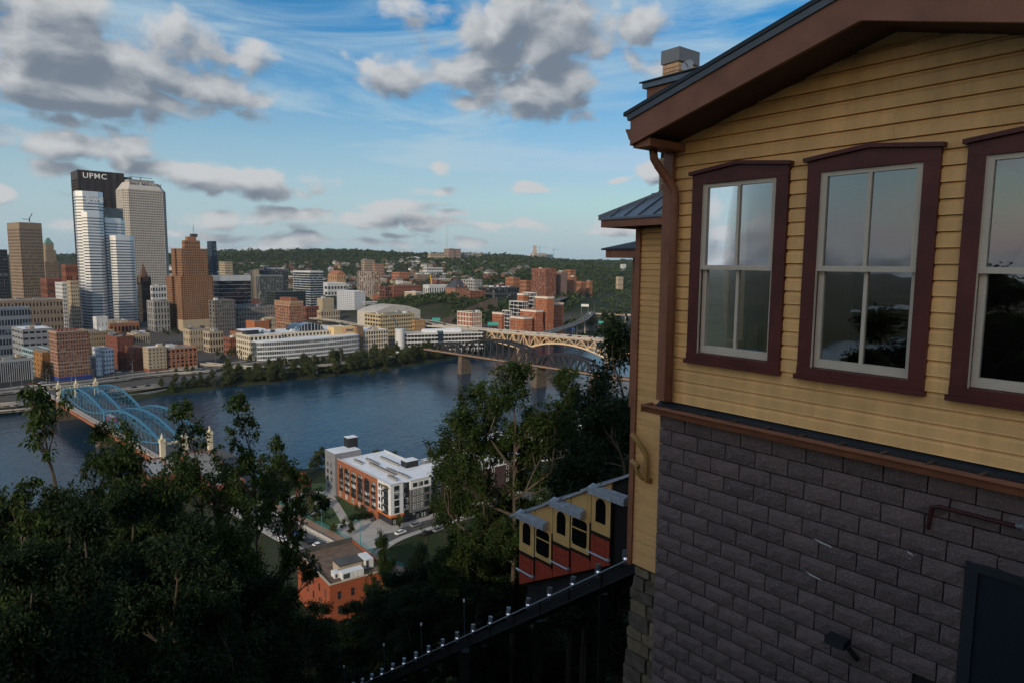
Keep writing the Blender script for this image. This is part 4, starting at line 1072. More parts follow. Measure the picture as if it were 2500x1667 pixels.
# stepped brick apartment cluster above the bridge ramp
t = thing("stepped_apartments", "stepped red brick apartment blocks with dark glass links and white cornices", "apartments", PY(1279, 801, 930))
ZB = gz(PY(1279, 801, 930).x, 930) - 2
APB = M("apartment_brick", (.34, .125, .065), .85, .12, .15)
for (uL, uC, uR, vt, Y, rows, nl_, nr_) in ((1202, 1226, 1236, 765, 960, 8, 6, 3), (1246, 1279, 1300, 776, 925, 8, 8, 7), (1270, 1309, 1326, 759, 940, 10, 8, 6), (1306, 1337, 1353, 726, 955, 15, 8, 6), (1340, 1353, 1376, 741, 985, 13, 3, 8), (1263, 1278, 1290, 718, 1000, 15, 4, 4)):
    C, wl_, wr_ = px_frame(uL, uC, uR, vt, Y, 42)
    block(t, C, 42, wl_, wr_, ZB, C.z, nl_, nr_, rows, APB, GLL, pf=.52, sf=.5, roof=ROOFG)
    gr, gl = axes(42)
    m = MB(); cb = Vector((C.x, C.y, C.z - 2.2))
    m.box(cb - gr * .2 - gl * .2, gr * (wr_ + .4), gl * .35, (0, 0, 2.6), M("pale_cornice", (.6, .58, .53), .7)); m.box(cb - gr * .2 + gl * .15, gr * .35, gl * wl_, (0, 0, 2.6), _MC["pale_cornice"]); m.build("cornice", t)
for (uL, uC, uR, vt, Y, rows) in ((1226, 1244, 1250, 760, 955, 8), (1243, 1276, 1290, 738, 985, 10), (1277, 1302, 1310, 716, 1000, 12)):
    C, wl_, wr_ = px_frame(uL, uC, uR, vt, Y, 42)
    block(t, C, 42, wl_, wr_, ZB, C.z, 3, 3, rows, WHITE, glazing("glass_link", (.012, .014, .02), (.3, .3, .32), .12, 4), pf=.03, sf=.16, roof=ROOFD)

# stone university tower far away, dome, water tower, masts, cranes
C = PY(1306, 600, 4300)
t = thing("distant_stone_tower", "tall gothic stone tower rising over the far hill", "tower", (C.x, C.y, gz(C.x, C.y)))
STN = M("far_limestone", (.34, .29, .24), .85, .1, .02)
for k_, (w_, zt) in enumerate(((34, .45), (26, .75), (20, 1.0))):
    m = MB(); H = C.z - gz(C.x, C.y)
    m.box((C.x - w_ / 2, C.y - w_ / 2, gz(C.x, C.y) - 2), (w_, 0, 0), (0, w_, 0), (0, 0, H * zt + 2), STN)
    for q in range(5):
        m.box((C.x - w_ / 2 + w_ * (q + .25) / 5, C.y - w_ / 2 - .8, gz(C.x, C.y)), (w_ * .08, 0, 0), (0, 1, 0), (0, 0, H * zt - 3), STN)
    m.build("stage", t)
C = PY(1010, 627, 2900)
t = thing("white_dome_hall", "white domed hall among trees on the far slope", "dome", (C.x, C.y, gz(C.x, C.y)))
m = MB(); zg = gz(C.x, C.y) - 1
for i_ in range(8):
    for j in range(20):
        def q(a, b_):
            th, ph = 2 * math.pi * b_ / 20, (math.pi / 2) * a / 8
            return (C.x + 36 * math.cos(th) * math.cos(ph), C.y + 22 * math.sin(th) * math.cos(ph), C.z - 14 + 14 * math.sin(ph))
        m.poly([q(i_, j), q(i_, j + 1), q(i_ + 1, j + 1), q(i_ + 1, j)], WHITE)
m.build("dome_roof", t, smooth=True)
m = MB(); m.prism([(C.x + 35 * math.cos(a), C.y + 21 * math.sin(a), zg) for a in np.linspace(0, 2 * math.pi, 21)[:-1]], (0, 0, C.z - 14 - zg + .3), WHITE); m.build("drum_wall", t)
C = PY(844, 608, 3500)
t = thing("water_tower", "pale blue spherical water tower above the treeline", "water tower", (C.x, C.y, gz(C.x, C.y)))
WT = M("water_tower_blue", (.30, .48, .5), .5)
m = MB(); m.tube([(C.x, C.y, C.z - 7 + 7 * math.sin(a)) for a in np.linspace(-1.5, 1.5, 9)], [7 * math.cos(a) + .05 for a in np.linspace(-1.5, 1.5, 9)], WT, 14); m.build("tank", t, smooth=True)
m = MB(); m.tube([(C.x, C.y, gz(C.x, C.y) - 1), (C.x, C.y, C.z - 12)], 1.6, WT, 8); m.build("stem", t)
C = PY(1091, 551, 3250)
t = thing("radio_mast", "tall thin lattice radio mast beside the hilltop hospital", "mast", (C.x, C.y, gz(C.x, C.y)))
m = MB(); m.tube([(C.x, C.y, gz(C.x, C.y) - 1), (C.x, C.y, C.z - 40)], 1.3, GREYC, 4); m.build("lower_mast", t)
m = MB(); m.tube([(C.x, C.y, C.z - 40.5), (C.x, C.y, C.z)], .8, GREYC, 4); m.build("upper_mast", t)
m = MB()
for k in range(10):
    zz = gz(C.x, C.y) + (C.z - gz(C.x, C.y)) * k / 10
    m.bar((C.x - 1.8, C.y, zz), (C.x + 1.8, C.y, zz), .5, .5, GREYC)
m.build("crossarm", t)
for (u, v, lab, jl) in ((1317, 602, "tower crane with a long pale jib beside the stone tower", 26), (1352, 607, "blue tower crane over the glass block on the far hill", 16)):
    C = PY(u, v, 4230); g0 = gz(C.x, C.y)
    t = thing("tower_crane", lab, "crane", (C.x, C.y, g0))
    m = MB(); m.bar((C.x, C.y, g0 - 1), (C.x, C.y, C.z), 2, 2, BLUEST); m.build("mast", t)
    m = MB(); m.bar((C.x - jl * .5, C.y, C.z - 6), (C.x + jl * 2, C.y, C.z - 4), 1.4, 1.4, BLUEST); m.build("jib", t)
    m = MB(); m.box((C.x - jl * .5, C.y - 1, C.z - 9), (4, 0, 0), (0, 2, 0), (0, 0, 4), GREYC); m.build("counterweight", t)
C = PY(1054, 672, 1700); g0 = gz(C.x, C.y)
t = thing("drill_rig", "yellow drilling mast standing among trees on the far slope", "rig", (C.x, C.y, g0))
m = MB(); m.bar((C.x, C.y, g0 - 1), (C.x - 3, C.y, C.z), 2.0, 2.0, M("rig_yellow", (.6, .36, .03), .5)); m.build("mast", t)
m = MB(); m.box((C.x - 3, C.y - 2, g0 - .5), (7, 0, 0), (0, 5, 0), (0, 0, 3.5), _MC["rig_yellow"]); m.build("carrier", t)

# houses and small blocks over the far slope
def far_house(kind, mat_w, mat_r):
    m = MB(); w_, d_, h_ = 9, 11, 6.5
    m.abox((-w_ / 2, -d_ / 2, -3), (w_ / 2, d_ / 2, h_), mat_w)
    if kind:
        m.prism([(-w_ / 2 - .5, -d_ / 2 - .4, h_), (w_ / 2 + .5, -d_ / 2 - .4, h_), (0, -d_ / 2 - .4, h_ + 4.2)], (0, d_ + .8, 0), mat_r)
    else:
        m.abox((-w_ / 2 - .2, -d_ / 2 - .2, h_), (w_ / 2 + .2, d_ / 2 + .2, h_ + .6), mat_r)
    for sx in (-1, 1):
        for zz in (1.2, 4.0):
            m.abox((sx * 2.2 - .7, -d_ / 2 - .05, zz), (sx * 2.2 + .7, -d_ / 2 + .1, zz + 1.5), DGREY)
    return m.mesh("hillside_house")


HW = [("small white house with dark pitched roof on the far hillside", far_house(1, M("house_white", (.6, .58, .55)), M("house_roof_grey", (.14, .13, .13)))),
      ("small red brick house with grey pitched roof on the far hillside", far_house(1, BRICK, M("house_roof_grey", (.14, .13, .13)))),
      ("small cream house with brown pitched roof on the far hillside", far_house(1, CREAM, M("house_roof_brown", (.17, .11, .08)))),
      ("small flat roofed brick row house on the far hillside", far_house(0, BRICKD, ROOFG)),
      ("small pale flat roofed building on the far hillside", far_house(0, GREYC, ROOFW))]
zones = [(540, 1060, 1560, 2700, 185), (1040, 1300, 1800, 2900, 70), (380, 560, 1700, 2600, 15), (940, 1200, 2350, 2700, 26)]
spots = []
for (u0, u1, y0, y1, cnt) in zones:
    for _ in range(cnt):
        spots.append((R.uniform(u0, u1), R.uniform(y0, y1)))
GRP = {0: "white houses on the far hillside", 1: "brick houses on the far hillside", 2: "cream houses on the far hillside", 3: "brick row houses on the far hillside", 4: "pale flat roofed buildings on the far hillside"}
HSP = []
for u, Y in spots:
    X = (u - 1250) / FPX * Y
    k = R.choices(range(5), (6, 3, 5, 2, 4))[0]
    o = put("hillside_house", HW[k][1])
    o.location = (X, Y, gz(X, Y)); sc_ = R.uniform(.9, 1.55)
    o.scale = (sc_ * R.choice((1, 1, 1.8)), sc_, sc_ * R.uniform(.8, 1.2))
    o.rotation_euler = (0, 0, rad(R.choice((40, -50)) + R.uniform(-12, 12)))
    tag(o, HW[k][0], "house", GRP[k])
    HSP.append((X, Y))

def mid_block(mat_w, mat_r):
    m = MB(); m.abox((-13, -8, -5), (13, 8, 10.5), mat_w); m.abox((-13.2, -8.2, 10.5), (13.2, 8.2, 11.2), mat_r); m.abox((-4, -3, 11.2), (2, 2, 13.4), GREYC)
    for r_ in range(3):
        for c in range(7): m.abox((-12 + c * 3.5, -8.06, 1.2 + r_ * 3.1), (-10.2 + c * 3.5, -7.9, 3.0 + r_ * 3.1), DGREY)
        for c in range(4): m.abox((-13.06, -7 + c * 3.8, 1.2 + r_ * 3.1), (-12.9, -5.2 + c * 3.8, 3.0 + r_ * 3.1), DGREY)
    return m.mesh("hillside_block")


MBK = [("brick", mid_block(BRICK, ROOFG)), ("tan", mid_block(TAN, ROOFG)), ("cream", mid_block(CREAM, ROOFW)), ("dark brick", mid_block(BRICKD, ROOFD)), ("white", mid_block(WHITE, ROOFW))]
for k in range(78):
    u = R.uniform(560, 1230); Y = R.uniform(1330, 2150) if u < 1050 else R.uniform(1400, 2100); X = (u - 1250) / FPX * Y
    c = R.choices(range(5), (4, 3, 2, 3, 2))[0]
    o = put("hillside_block", MBK[c][1]); o.location = (X, Y, gz(X, Y)); o.rotation_euler = (0, 0, rad(42 + R.choice((0, 90)) + R.uniform(-8, 8))); sc_ = R.uniform(.7, 1.25); o.scale = (sc_ * R.uniform(.7, 1.4), sc_, sc_ * R.uniform(.7, 1.25))
    tag(o, "flat roofed %s block of three storeys on the slope behind downtown" % MBK[c][0], "building", "%s blocks on the slope behind downtown" % MBK[c][0])
# retaining wall under the college bluff
pts = [PY(u, v, Y) for u, v, Y in ((1042, 800, 960), (1078, 795, 985), (1118, 778, 1010), (1170, 752, 1050), (1215, 738, 1080))]
t = thing("retaining_wall", "long brown stone retaining wall under the college bluff", "wall", (pts[0].x, pts[0].y, 14))
for a, b_ in zip(pts, pts[1:]):
    m = MB(); m.box((a.x, a.y, 12), (b_ - a).xy.to_3d(), (0, 4, 0), (0, 0, 1), GREYC); za, zb = PY(0, 0, 1).z, 0
    m = MB()
    ta, tb = gz(a.x, a.y + 40), gz(b_.x, b_.y + 40)
    m.hexa([(a.x, a.y, 10), (b_.x, b_.y, 10), (b_.x, b_.y + 4, 10), (a.x, a.y + 4, 10), (a.x, a.y, a.z + 8), (b_.x, b_.y, b_.z + 8), (b_.x, b_.y + 4, b_.z + 8), (a.x, a.y + 4, a.z + 8)], M("brown_retaining_stone", (.15, .115, .09), .9, .35, .12, streak=.4)); m.build("wall_section", t)

# ------------------------------------------------------------------ bridges
# lenticular truss bridge
A0, A1 = Vector((-174.6, 332.7, 14)), Vector((-311.8, 467.4, 14))
ax = (A1 - A0).normalized(); lat = Vector((ax.y, -ax.x, 0)) * 1.0   # towards upstream (right)
if lat.x < 0: lat = -lat
span = (A1 - A0).length / 2
t = thing("blue_truss_bridge", "long blue lens shaped truss bridge with sidewalk over the river", "bridge", (A0.x, A0.y, 0))
def B(a, l_, z): return A0 + ax * a + lat * l_ + Vector((0, 0, z))
m = MB(); m.box(B(-75, -5, -1.2), ax * (span * 2 + 125), lat * 31, (0, 0, 1.2), ASPH); m.build("deck", t)
m = MB(); m.box(B(-75, -5.02, -.0), ax * (span * 2 + 125), lat * 3.6, (0, 0, .25), CONC); m.build("sidewalk", t)
m = MB(); m.box(B(-75, -5.6, -1.9), ax * (span * 2 + 125), lat * .5, (0, 0, 1.6), M("rust_girder", (.30, .10, .045), .8, .3, .4)); m.build("edge_girder", t)
m = MB()
for q in range(60):
    m.bar(B(-40 + q * (span * 2 + 60) / 60, -5.1, .2), B(-40 + q * (span * 2 + 60) / 60, -5.1, 1.35), .12, .12, M("rail_rust", (.25, .1, .06), .8))
m.bar(B(-40, -5.1, 1.35), B(span * 2 + 20, -5.1, 1.35), .14, .14, M("rail_rust", (.25, .1, .06)))
m.build("railing", t)
NPAN = 13
for sp_ in range(2):
    for l_ in (0., 9.2, 20.):
        m = MB(); w2 = MB()
        up, lo = [], []
        for k in range(NPAN + 1):
            f = k / NPAN; bulge = math.sin(math.pi * f) ** .9 if 0 < f < 1 else 0
            up.append(B(sp_ * span + f * span, l_, 6.3 + 6.6 * bulge)); lo.append(B(sp_ * span + f * span, l_, 6.3 - 5.4 * bulge))
        for k in range(NPAN):
            m.bar(up[k], up[k + 1], .95, .95, BLUEST); m.bar(lo[k], lo[k + 1], .5, .6, BLUEST)
        for k in range(1, NPAN):
            w2.bar(lo[k] + Vector((0, 0, min(0, 0 - (lo[k].z - 14)))), up[k], .24, .24, BLUEST)
        for k in range(NPAN):
            w2.bar(lo[k], up[k + 1], .13, .13, BLUEST); w2.bar(up[k], lo[k + 1], .13, .13, BLUEST)
        m.build("truss_chord", t); w2.build("truss_web", t)
    m = MB()
    for k in range(2, NPAN - 1):
        f = k / NPAN; zz = 6.3 + 6.6 * math.sin(math.pi * f) ** .9
        m.bar(B(sp_ * span + f * span, 0, zz), B(sp_ * span + f * span, 20, zz), .22, .22, BLUEST)
        m.bar(B(sp_ * span + f * span, 0, zz), B(sp_ * span + (k + 1) / NPAN * span, 9.2, 6.3 + 6.6 * math.sin(math.pi * (k + 1) / NPAN) ** .9), .14, .14, BLUEST)
    m.build("cross_bracing", t)
for l_ in (0., 9.2, 20.):
    for a in (0, span, 2 * span):
        m = MB(); m.bar(B(a, l_, -.5), B(a, l_, 7.2), 1.0, 1.0, BLUEST); m.build("end_post", t)
PIER = M("bridge_pier_stone", (.11, .085, .064), .95, .3, .3)
for a in (0, span, 2 * span):
    m = MB(); m.frustum([B(a - 4.2, -5, -17), B(a + 4.2, -5, -17), B(a + 4.2, 25, -17), B(a - 4.2, 25, -17)], [B(a - 3, -3.5, -1.9), B(a + 3, -3.5, -1.9), B(a + 3, 23, -1.9), B(a - 3, 23, -1.9)], PIER); m.build("pier", t)
CASTLE = M("portal_cream", (.60, .54, .40), .8, .1, .5)
def portal(a, hgt):
    m = MB()
    for l_ in (-1.5, 9.2, 21.5):
        m.box(B(a - 1.1, l_ - 1.1, 0), ax * 2.2, lat * 2.2, (0, 0, hgt), CASTLE)
        m.box(B(a - 1.4, l_ - 1.4, hgt), ax * 2.8, lat * 2.8, (0, 0, .6), CASTLE)
        for sx in (-1, 1):
            for sy in (-1, 1):
                m.box(B(a + sx * 1.0 - .3, l_ + sy * 1.0 - .3, hgt + .6), ax * .6, lat * .6, (0, 0, 1.0), CASTLE)
        m.tube([B(a, l_, hgt + .6), B(a, l_, hgt + 2.4), B(a, l_, hgt + 4.6)], [.9, .8, .06], CASTLE, 8)
    for l0, l1 in ((-.4, 8.1), (10.3, 20.4)):
        for q in range(8):
            f0, f1 = q / 8, (q + 1) / 8
            zb = 5.6 + 1.6 * math.sin(math.pi * (f0 + f1) / 2)
            m.box(B(a - .7, l0 + (l1 - l0) * f0, zb), ax * 1.4, lat * ((l1 - l0) / 8 - .01), (0, 0, hgt - 1.4 - zb + (.9 if q % 2 else 0)), CASTLE)
    return m
portal(-6, 8.0).build("castle_portal", t)
portal(2 * span + 5, 8.2).build("castle_portal", t)

# black railway trusses
P0, P1 = PZ(1057, 854, 20), PZ(1449, 912, 20)
ax2 = (P1 - P0).normalized(); lat2 = Vector((-ax2.y, ax2.x, 0)); Ltot = (P1 - P0).length
t = thing("black_rail_bridge", "black steel camelback truss railway bridge crossing the river", "bridge", (P0.x, P0.y, 0))
def B2(a, l_, z): return P0 + ax2 * a + lat2 * l_ + Vector((0, 0, z))
m = MB(); m.box(B2(-14, -.8, -2), ax2 * (Ltot + 64), lat2 * 9.6, (0, 0, 1.6), BLACKST); m.build("deck_girder", t)
m = MB(); m.box(B2(-14, -1.4, -.9), ax2 * (Ltot + 64), lat2 * .5, (0, 0, 1.3), M("rail_edge_tan", (.26, .17, .11), .8)); m.box(B2(-14, .2, -.38), ax2 * (Ltot + 64), lat2 * 7, (0, 0, .5), M("ballast_brown", (.12, .08, .06), .95)); m.build("walkway", t)
def inv_a(u):       # distance along the deck for an image column of the survey
    lo_, hi_ = -80., Ltot + 80
    for _ in range(40):
        mid = (lo_ + hi_) / 2; p = B2(mid, 0, 0) - EYE
        if 1250 + FPX * p.dot(CR) / p.dot(_F) < u: lo_ = mid
        else: hi_ = mid
    return lo_
for (u0, u1, hh, n_) in ((1057, 1126, 9, 6), (1127, 1308, 17.5, 12), (1310, 1450, 12.5, 10)):
    a0, a1 = inv_a(u0), inv_a(u1)
    for l_ in (0, 8):
        m = MB(); top = []
        for k in range(1, n_):
            f = k / n_; top.append(B2(a0 + (a1 - a0) * f, l_, hh * (.55 + .45 * math.sin(math.pi * f) ** .8)))
        bot = [B2(a0 + (a1 - a0) * k / n_, l_, -.3) for k in range(n_ + 1)]
        for p, q in zip(top, top[1:]): m.bar(p, q, 1.6, 1.9, BLACKST)
        m.bar(bot[0], top[0], 1.6, 1.9, BLACKST); m.bar(bot[-1], top[-1], 1.6, 1.9, BLACKST)
        m.build("truss_chord", t)
        m = MB()
        for k in range(1, n_):
            m.bar(bot[k], top[k - 1], 1.1, 1.1, BLACKST)
            if k < n_ - 1:
                if k < n_ / 2: m.bar(top[k - 1], bot[k + 1], .7, .7, BLACKST)
                else: m.bar(bot[k], top[k], .7, .7, BLACKST)
        m.build("truss_web", t)
    m = MB()
    for k in range(1, n_):
        f = k / n_; zz = hh * (.55 + .45 * math.sin(math.pi * f) ** .8)
        m.bar(B2(a0 + (a1 - a0) * f, 0, zz), B2(a0 + (a1 - a0) * f, 8, zz), .4, .4, BLACKST)
        if k < n_ - 1:
            f2 = (k + 1) / n_; z2 = hh * (.55 + .45 * math.sin(math.pi * f2) ** .8)
            m.bar(B2(a0 + (a1 - a0) * f, 0, zz), B2(a0 + (a1 - a0) * f2, 8, z2), .25, .25, BLACKST)
    m.build("cross_bracing", t)
for u in (1126, 1309, 1449):
    a = inv_a(u)
    m = MB(); m.frustum([B2(a - 3.4, -3, -23), B2(a + 3.4, -3, -23), B2(a + 3.4, 11, -23), B2(a - 3.4, 11, -23)], [B2(a - 2.4, -1.5, -2), B2(a + 2.4, -1.5, -2), B2(a + 2.4, 9.5, -2), B2(a - 2.4, 9.5, -2)], PIER); m.build("pier", t)

# yellow deck truss highway bridge
Q0, Q1 = PZ(1176, 806, 30), PZ(1519, 834, 30)
ax3 = (Q1 - Q0).normalized(); lat3 = Vector((-ax3.y, ax3.x, 0)); L3 = (Q1 - Q0).length
t = thing("yellow_deck_bridge", "tan yellow arched deck truss highway bridge carrying traffic", "bridge", (Q0.x, Q0.y, 0))
def B3(a, l_, z): return Q0 + ax3 * a + lat3 * l_ + Vector((0, 0, z))
m = MB(); m.box(B3(-90, -1, -1.1), ax3 * (L3 + 220), lat3 * 19, (0, 0, .9), ASPH); m.build("deck", t)
for l_ in (-1.2, 17.8):
    m = MB(); m.box(B3(-90, l_, -1.3), ax3 * (L3 + 220), lat3 * .4, (0, 0, 2.1), CONC); m.build("parapet", t)
m = MB(); m.box(B3(-90, 8.3, -.19), ax3 * (L3 + 220), lat3 * .5, (0, 0, .8), CONC); m.build("median", t)
def inv3(u):
    lo_, hi_ = -80., L3 + 120
    for _ in range(40):
        mid = (lo_ + hi_) / 2; p = B3(mid, 0, 0) - EYE
        if 1250 + FPX * p.dot(CR) / p.dot(_F) < u: lo_ = mid
        else: hi_ = mid
    return lo_
aP0, aP1 = inv3(1267), inv3(1483)
def depth(a):       # truss depth under the deck: arches up between the piers
    if a < aP0: f = (a - (aP0 - 95)) / 95; return 6 + 10 * max(0, f) ** 1.6
    f = (a - aP0) / (aP1 - aP0)
    if f <= 1: return 6.5 + 12 * (2 * f - 1) ** 2
    return 18.5 - 12 * min(1, (f - 1) * 1.6)
NP_ = 34
aa = np.linspace(-8, L3 + 60, NP_)
for l_ in (0.6, 16.2):
    m = MB(); w2 = MB()
    for k in range(NP_ - 1):
        m.bar(B3(aa[k], l_, -1.9), B3(aa[k + 1], l_, -1.9), .8, .9, YELLOWST)
        m.bar(B3(aa[k], l_, -1.5 - depth(aa[k])), B3(aa[k + 1], l_, -1.5 - depth(aa[k + 1])), 1.3, 1.6, YELLOWST)
        if k % 2: w2.bar(B3(aa[k], l_, -1.9), B3(aa[k + 1], l_, -1.5 - depth(aa[k + 1])), .8, .8, YELLOWST)
        else: w2.bar(B3(aa[k], l_, -1.5 - depth(aa[k])), B3(aa[k + 1], l_, -1.9), .8, .8, YELLOWST)
        w2.bar(B3(aa[k], l_, -1.9), B3(aa[k], l_, -1.5 - depth(aa[k])), .5, .5, YELLOWST)
    m.build("truss_chord", t); w2.build("truss_web", t)
m = MB()
for k in range(NP_):
    m.bar(B3(aa[k], .6, -1.5 - depth(aa[k])), B3(aa[k], 16.2, -1.9), .3, .3, YELLOWST); m.bar(B3(aa[k], .6, -1.5 - depth(aa[k])), B3(aa[k], 16.2, -1.5 - depth(aa[k])), .4, .4, YELLOWST)
m.build("sway_bracing", t)
for a in (aP0, aP1):
    for l_ in (-.8, 14.2):
        m = MB(); m.frustum([B3(a - 2.2, l_ - .5, -34), B3(a + 2.2, l_ - .5, -34), B3(a + 2.2, l_ + 4, -34), B3(a - 2.2, l_ + 4, -34)], [B3(a - 1.3, l_, -2.3), B3(a + 1.3, l_, -2.3), B3(a + 1.3, l_ + 3.4, -2.3), B3(a - 1.3, l_ + 3.4, -2.3)], TAN); m.build("pier", t)

# ------------------------------------------------------------------ roads
def ribbon(pts, width, mat, thick=.0, z_off=0., m=None):
    m = m or MB(); n_ = len(pts)
    L, Rr = [], []
    for i_ in range(n_):
        d = (pts[min(i_ + 1, n_ - 1)] - pts[max(i_ - 1, 0)]); d.z = 0; d.normalize()
        s_ = Vector((d.y, -d.x, 0)) * width / 2
        L.append(pts[i_] - s_ + Vector((0, 0, z_off))); Rr.append(pts[i_] + s_ + Vector((0, 0, z_off)))
    for i_ in range(n_ - 1):
        if thick:
            dn = Vector((0, 0, -thick)); m.hexa([L[i_] + dn, L[i_ + 1] + dn, Rr[i_ + 1] + dn, Rr[i_] + dn, L[i_], L[i_ + 1], Rr[i_ + 1], Rr[i_]], mat)
        else:
            m.poly([L[i_], Rr[i_], Rr[i_ + 1], L[i_ + 1]], mat)
    return m


def smooth(pts, n_=6):
    out = []
    P4 = [pts[0]] + list(pts) + [pts[-1]]
    for i_ in range(1, len(P4) - 2):
        p0, p1, p2, p3 = P4[i_ - 1:i_ + 3]
        for k in range(n_):
            f = k / n_
            out.append(.5 * ((2 * p1) + (p2 - p0) * f + (2 * p0 - 5 * p1 + 4 * p2 - p3) * f * f + (3 * p1 - p0 - 3 * p2 + p3) * f ** 3))
    out.append(pts[-1])
    return out


def offset(pts, d):
    out = []
    for i_ in range(len(pts)):
        t_ = (pts[min(i_ + 1, len(pts) - 1)] - pts[max(i_ - 1, 0)]); t_.z = 0; t_.normalize()
        out.append(pts[i_] + Vector((t_.y, -t_.x, 0)) * d)
    return out


def road(name, px, z, width, elevated=True, mat=None, label=None, cols=True, par=True):
    pts = smooth([PZ(u, v, z) for u, v in px])
    if label:
        t = thing(name, label, "viaduct", (pts[0].x, pts[0].y, z))
    else:
        t = None
    d = ribbon(pts, width, mat or ASPH, 1.2).build("deck" if t else name, t, None if t else "structure")
    par_to = t or d
    if par:
        for s_ in (-1, 1):
            ribbon(offset(pts, s_ * (width / 2 - .2)), .4, CONC, 2.3, .95).build("parapet", par_to)
    ln = MB()
    acc = 0
    for a, b_ in zip(pts, pts[1:]):
        acc += 1
        if acc % 2: ribbon([a, b_], .25, LINE, 0, .02, ln)
    ln.build("lane_line", par_to)
    if cols and elevated:
        acc = 0
        for i_ in range(2, len(pts) - 2, 4):
            g0 = gz(pts[i_].x, pts[i_].y)
            if pts[i_].z - 1.2 - g0 > 1.5:
                m = MB(); m.tube([(pts[i_].x, pts[i_].y, g0 - 1), (pts[i_].x, pts[i_].y, pts[i_].z - 1.1)], .8, CONC, 8); m.build("column", par_to)
    return pts


RD = {}
RD['fp'] = road("riverside_expressway", [(-60, 962), (60, 948), (150, 940), (250, 928), (340, 916), (420, 908), (500, 902), (560, 890), (640, 880)], 9.2, 17, label="wide upper riverside expressway deck in front of the brick hotel")
RD['lo'] = road("riverside_ramp", [(-60, 992), (40, 984), (120, 970), (200, 962), (290, 952), (400, 938), (470, 924), (540, 912), (600, 902)], 6.8, 8, label="lower riverside ramp close above the water")
RD['lo2'] = road("riverside_wharf", [(-60, 1006), (60, 996), (130, 985), (210, 975), (300, 966), (400, 950)], 3.0, 8, label="low wharf road running under the blue bridge end", cols=False)
RD['via'] = road("curved_viaduct", [(488, 886), (560, 893), (640, 897), (720, 894), (800, 888), (880, 878), (960, 868)], 11.5, 8, label="curved pale ramp viaduct in front of the long riverside office")
RD['bul'] = road("street", [(-40, 962), (60, 940), (160, 928), (260, 914), (380, 902), (480, 893)], 8.7, 9, False, par=False)
RD['ramp'] = road("highway_ramp", [(1325, 815), (1380, 799), (1420, 783), (1440, 768), (1444, 755), (1436, 748), (1420, 741)], 27, 11, label="curving elevated highway ramp beside the brick apartments")
RD['blv'] = road("bluff_boulevard", [(1355, 735), (1385, 724), (1420, 709), (1450, 700), (1470, 692), (1490, 684)], 48, 11, label="boulevard climbing along the wooded bluff edge")
RD['pk'] = road("parkway", [(1376, 790), (1410, 776), (1450, 764), (1472, 752), (1482, 735), (1478, 722), (1490, 708), (1508, 698)], 17, 15, False, label="curving parkway through the valley below the bluff")
RD['pk2'] = road("parkway_bridge", [(1452, 690), (1490, 692), (1540, 697)], 40, 8, label="pale overpass crossing the valley beneath the woods")
RD['pk3'] = road("valley_road", [(1500, 740), (1512, 724), (1524, 712), (1540, 700)], 16, 14, False, label="wide pale valley road beyond the parkway trees")
RD['yel'] = road("yellow_overpass", [(1450, 766), (1490, 768), (1540, 769)], 24, 6, mat=YELLOWST, label="yellow painted overpass girder in the valley")
RD['mid'] = road("ramp_viaduct", [(760, 777), (830, 785), (880, 795), (930, 800)], 26, 8, label="pale ramp viaduct behind the long riverside office")
RD['mid2'] = road("ramp_viaduct", [(780, 795), (840, 800), (900, 806)], 20, 7, label="lower ramp viaduct behind the riverside office roof")
RD['lib'] = road("bridge_approach", [(1180, 808), (1130, 800), (1080, 793), (1040, 784), (1005, 786)], 29.9, 16, label="bridge approach deck leading to the yellow bridge")

# cars (small, seen from far)
def car_mesh(col, nm):
    m = MB(); g_ = M("car_glass", (.02, .025, .03), .1, .05, spec=.7); ty = M("tyre_black", (.02, .02, .02), .9)
    pr = [(-2.2, .35), (-2.25, .8), (-1.5, .95), (1.2, .95), (2.1, .85), (2.25, .4)]
    m.prism([(x, -.88, z) for x, z in pr], (0, 1.76, 0), col)
    cb = [(-1.7, .95), (-1.2, 1.45), (.5, 1.48), (1.15, .95)]
    m.prism([(x, -.74, z) for x, z in cb], (0, 1.48, 0), g_)
    m.abox((-1.25, -.72, 1.44), (.5, .72, 1.52), col)
    for x in (-1.35, 1.4):
        for y in (-.78, .62):
            m.tube([(x, y, .33), (x, y + .18, .33)], .33, ty, 8)
    return m.mesh(nm)


CARS = [("white", car_mesh(M("car_white", (.7, .7, .7), .3, .02), "car_white")), ("black", car_mesh(M("car_black", (.015, .015, .018), .25, .02), "car_black")), ("silver", car_mesh(M("car_silver", (.35, .37, .4), .3, .02, metal=.4), "car_silver")), ("red", car_mesh(M("car_red", (.25, .02, .02), .3, .02), "car_red")), ("blue", car_mesh(M("car_blue", (.03, .07, .2), .3, .02), "car_blue"))]
def place_car(p, d, k, lab, group):
    o = put("car", CARS[k][1]); o.location = p; o.rotation_euler = (0, 0, math.atan2(d.y, d.x)); o.scale = (1, 1, 1)
    tag(o, lab, "car", group); return o
def cars_on(pts, width, n_, where, z_off=.02):
    for _ in range(n_):
        i_ = R.randrange(1, len(pts) - 2); f = R.random()
        a, b_ = pts[i_], pts[i_ + 1]; d = (b_ - a); dn = d.copy(); dn.z = 0; dn.normalize()
        s_ = R.choice((-1, 1)); p = a + d * f + Vector((dn.y, -dn.x, 0)) * s_ * width * .22 + Vector((0, 0, z_off))
        k = R.choices(range(5), (4, 4, 4, 1.5, 1.5))[0]
        place_car(p, dn * s_, k, CARS[k][0] + " car driving on the " + where, CARS[k][0] + " cars on the " + where)
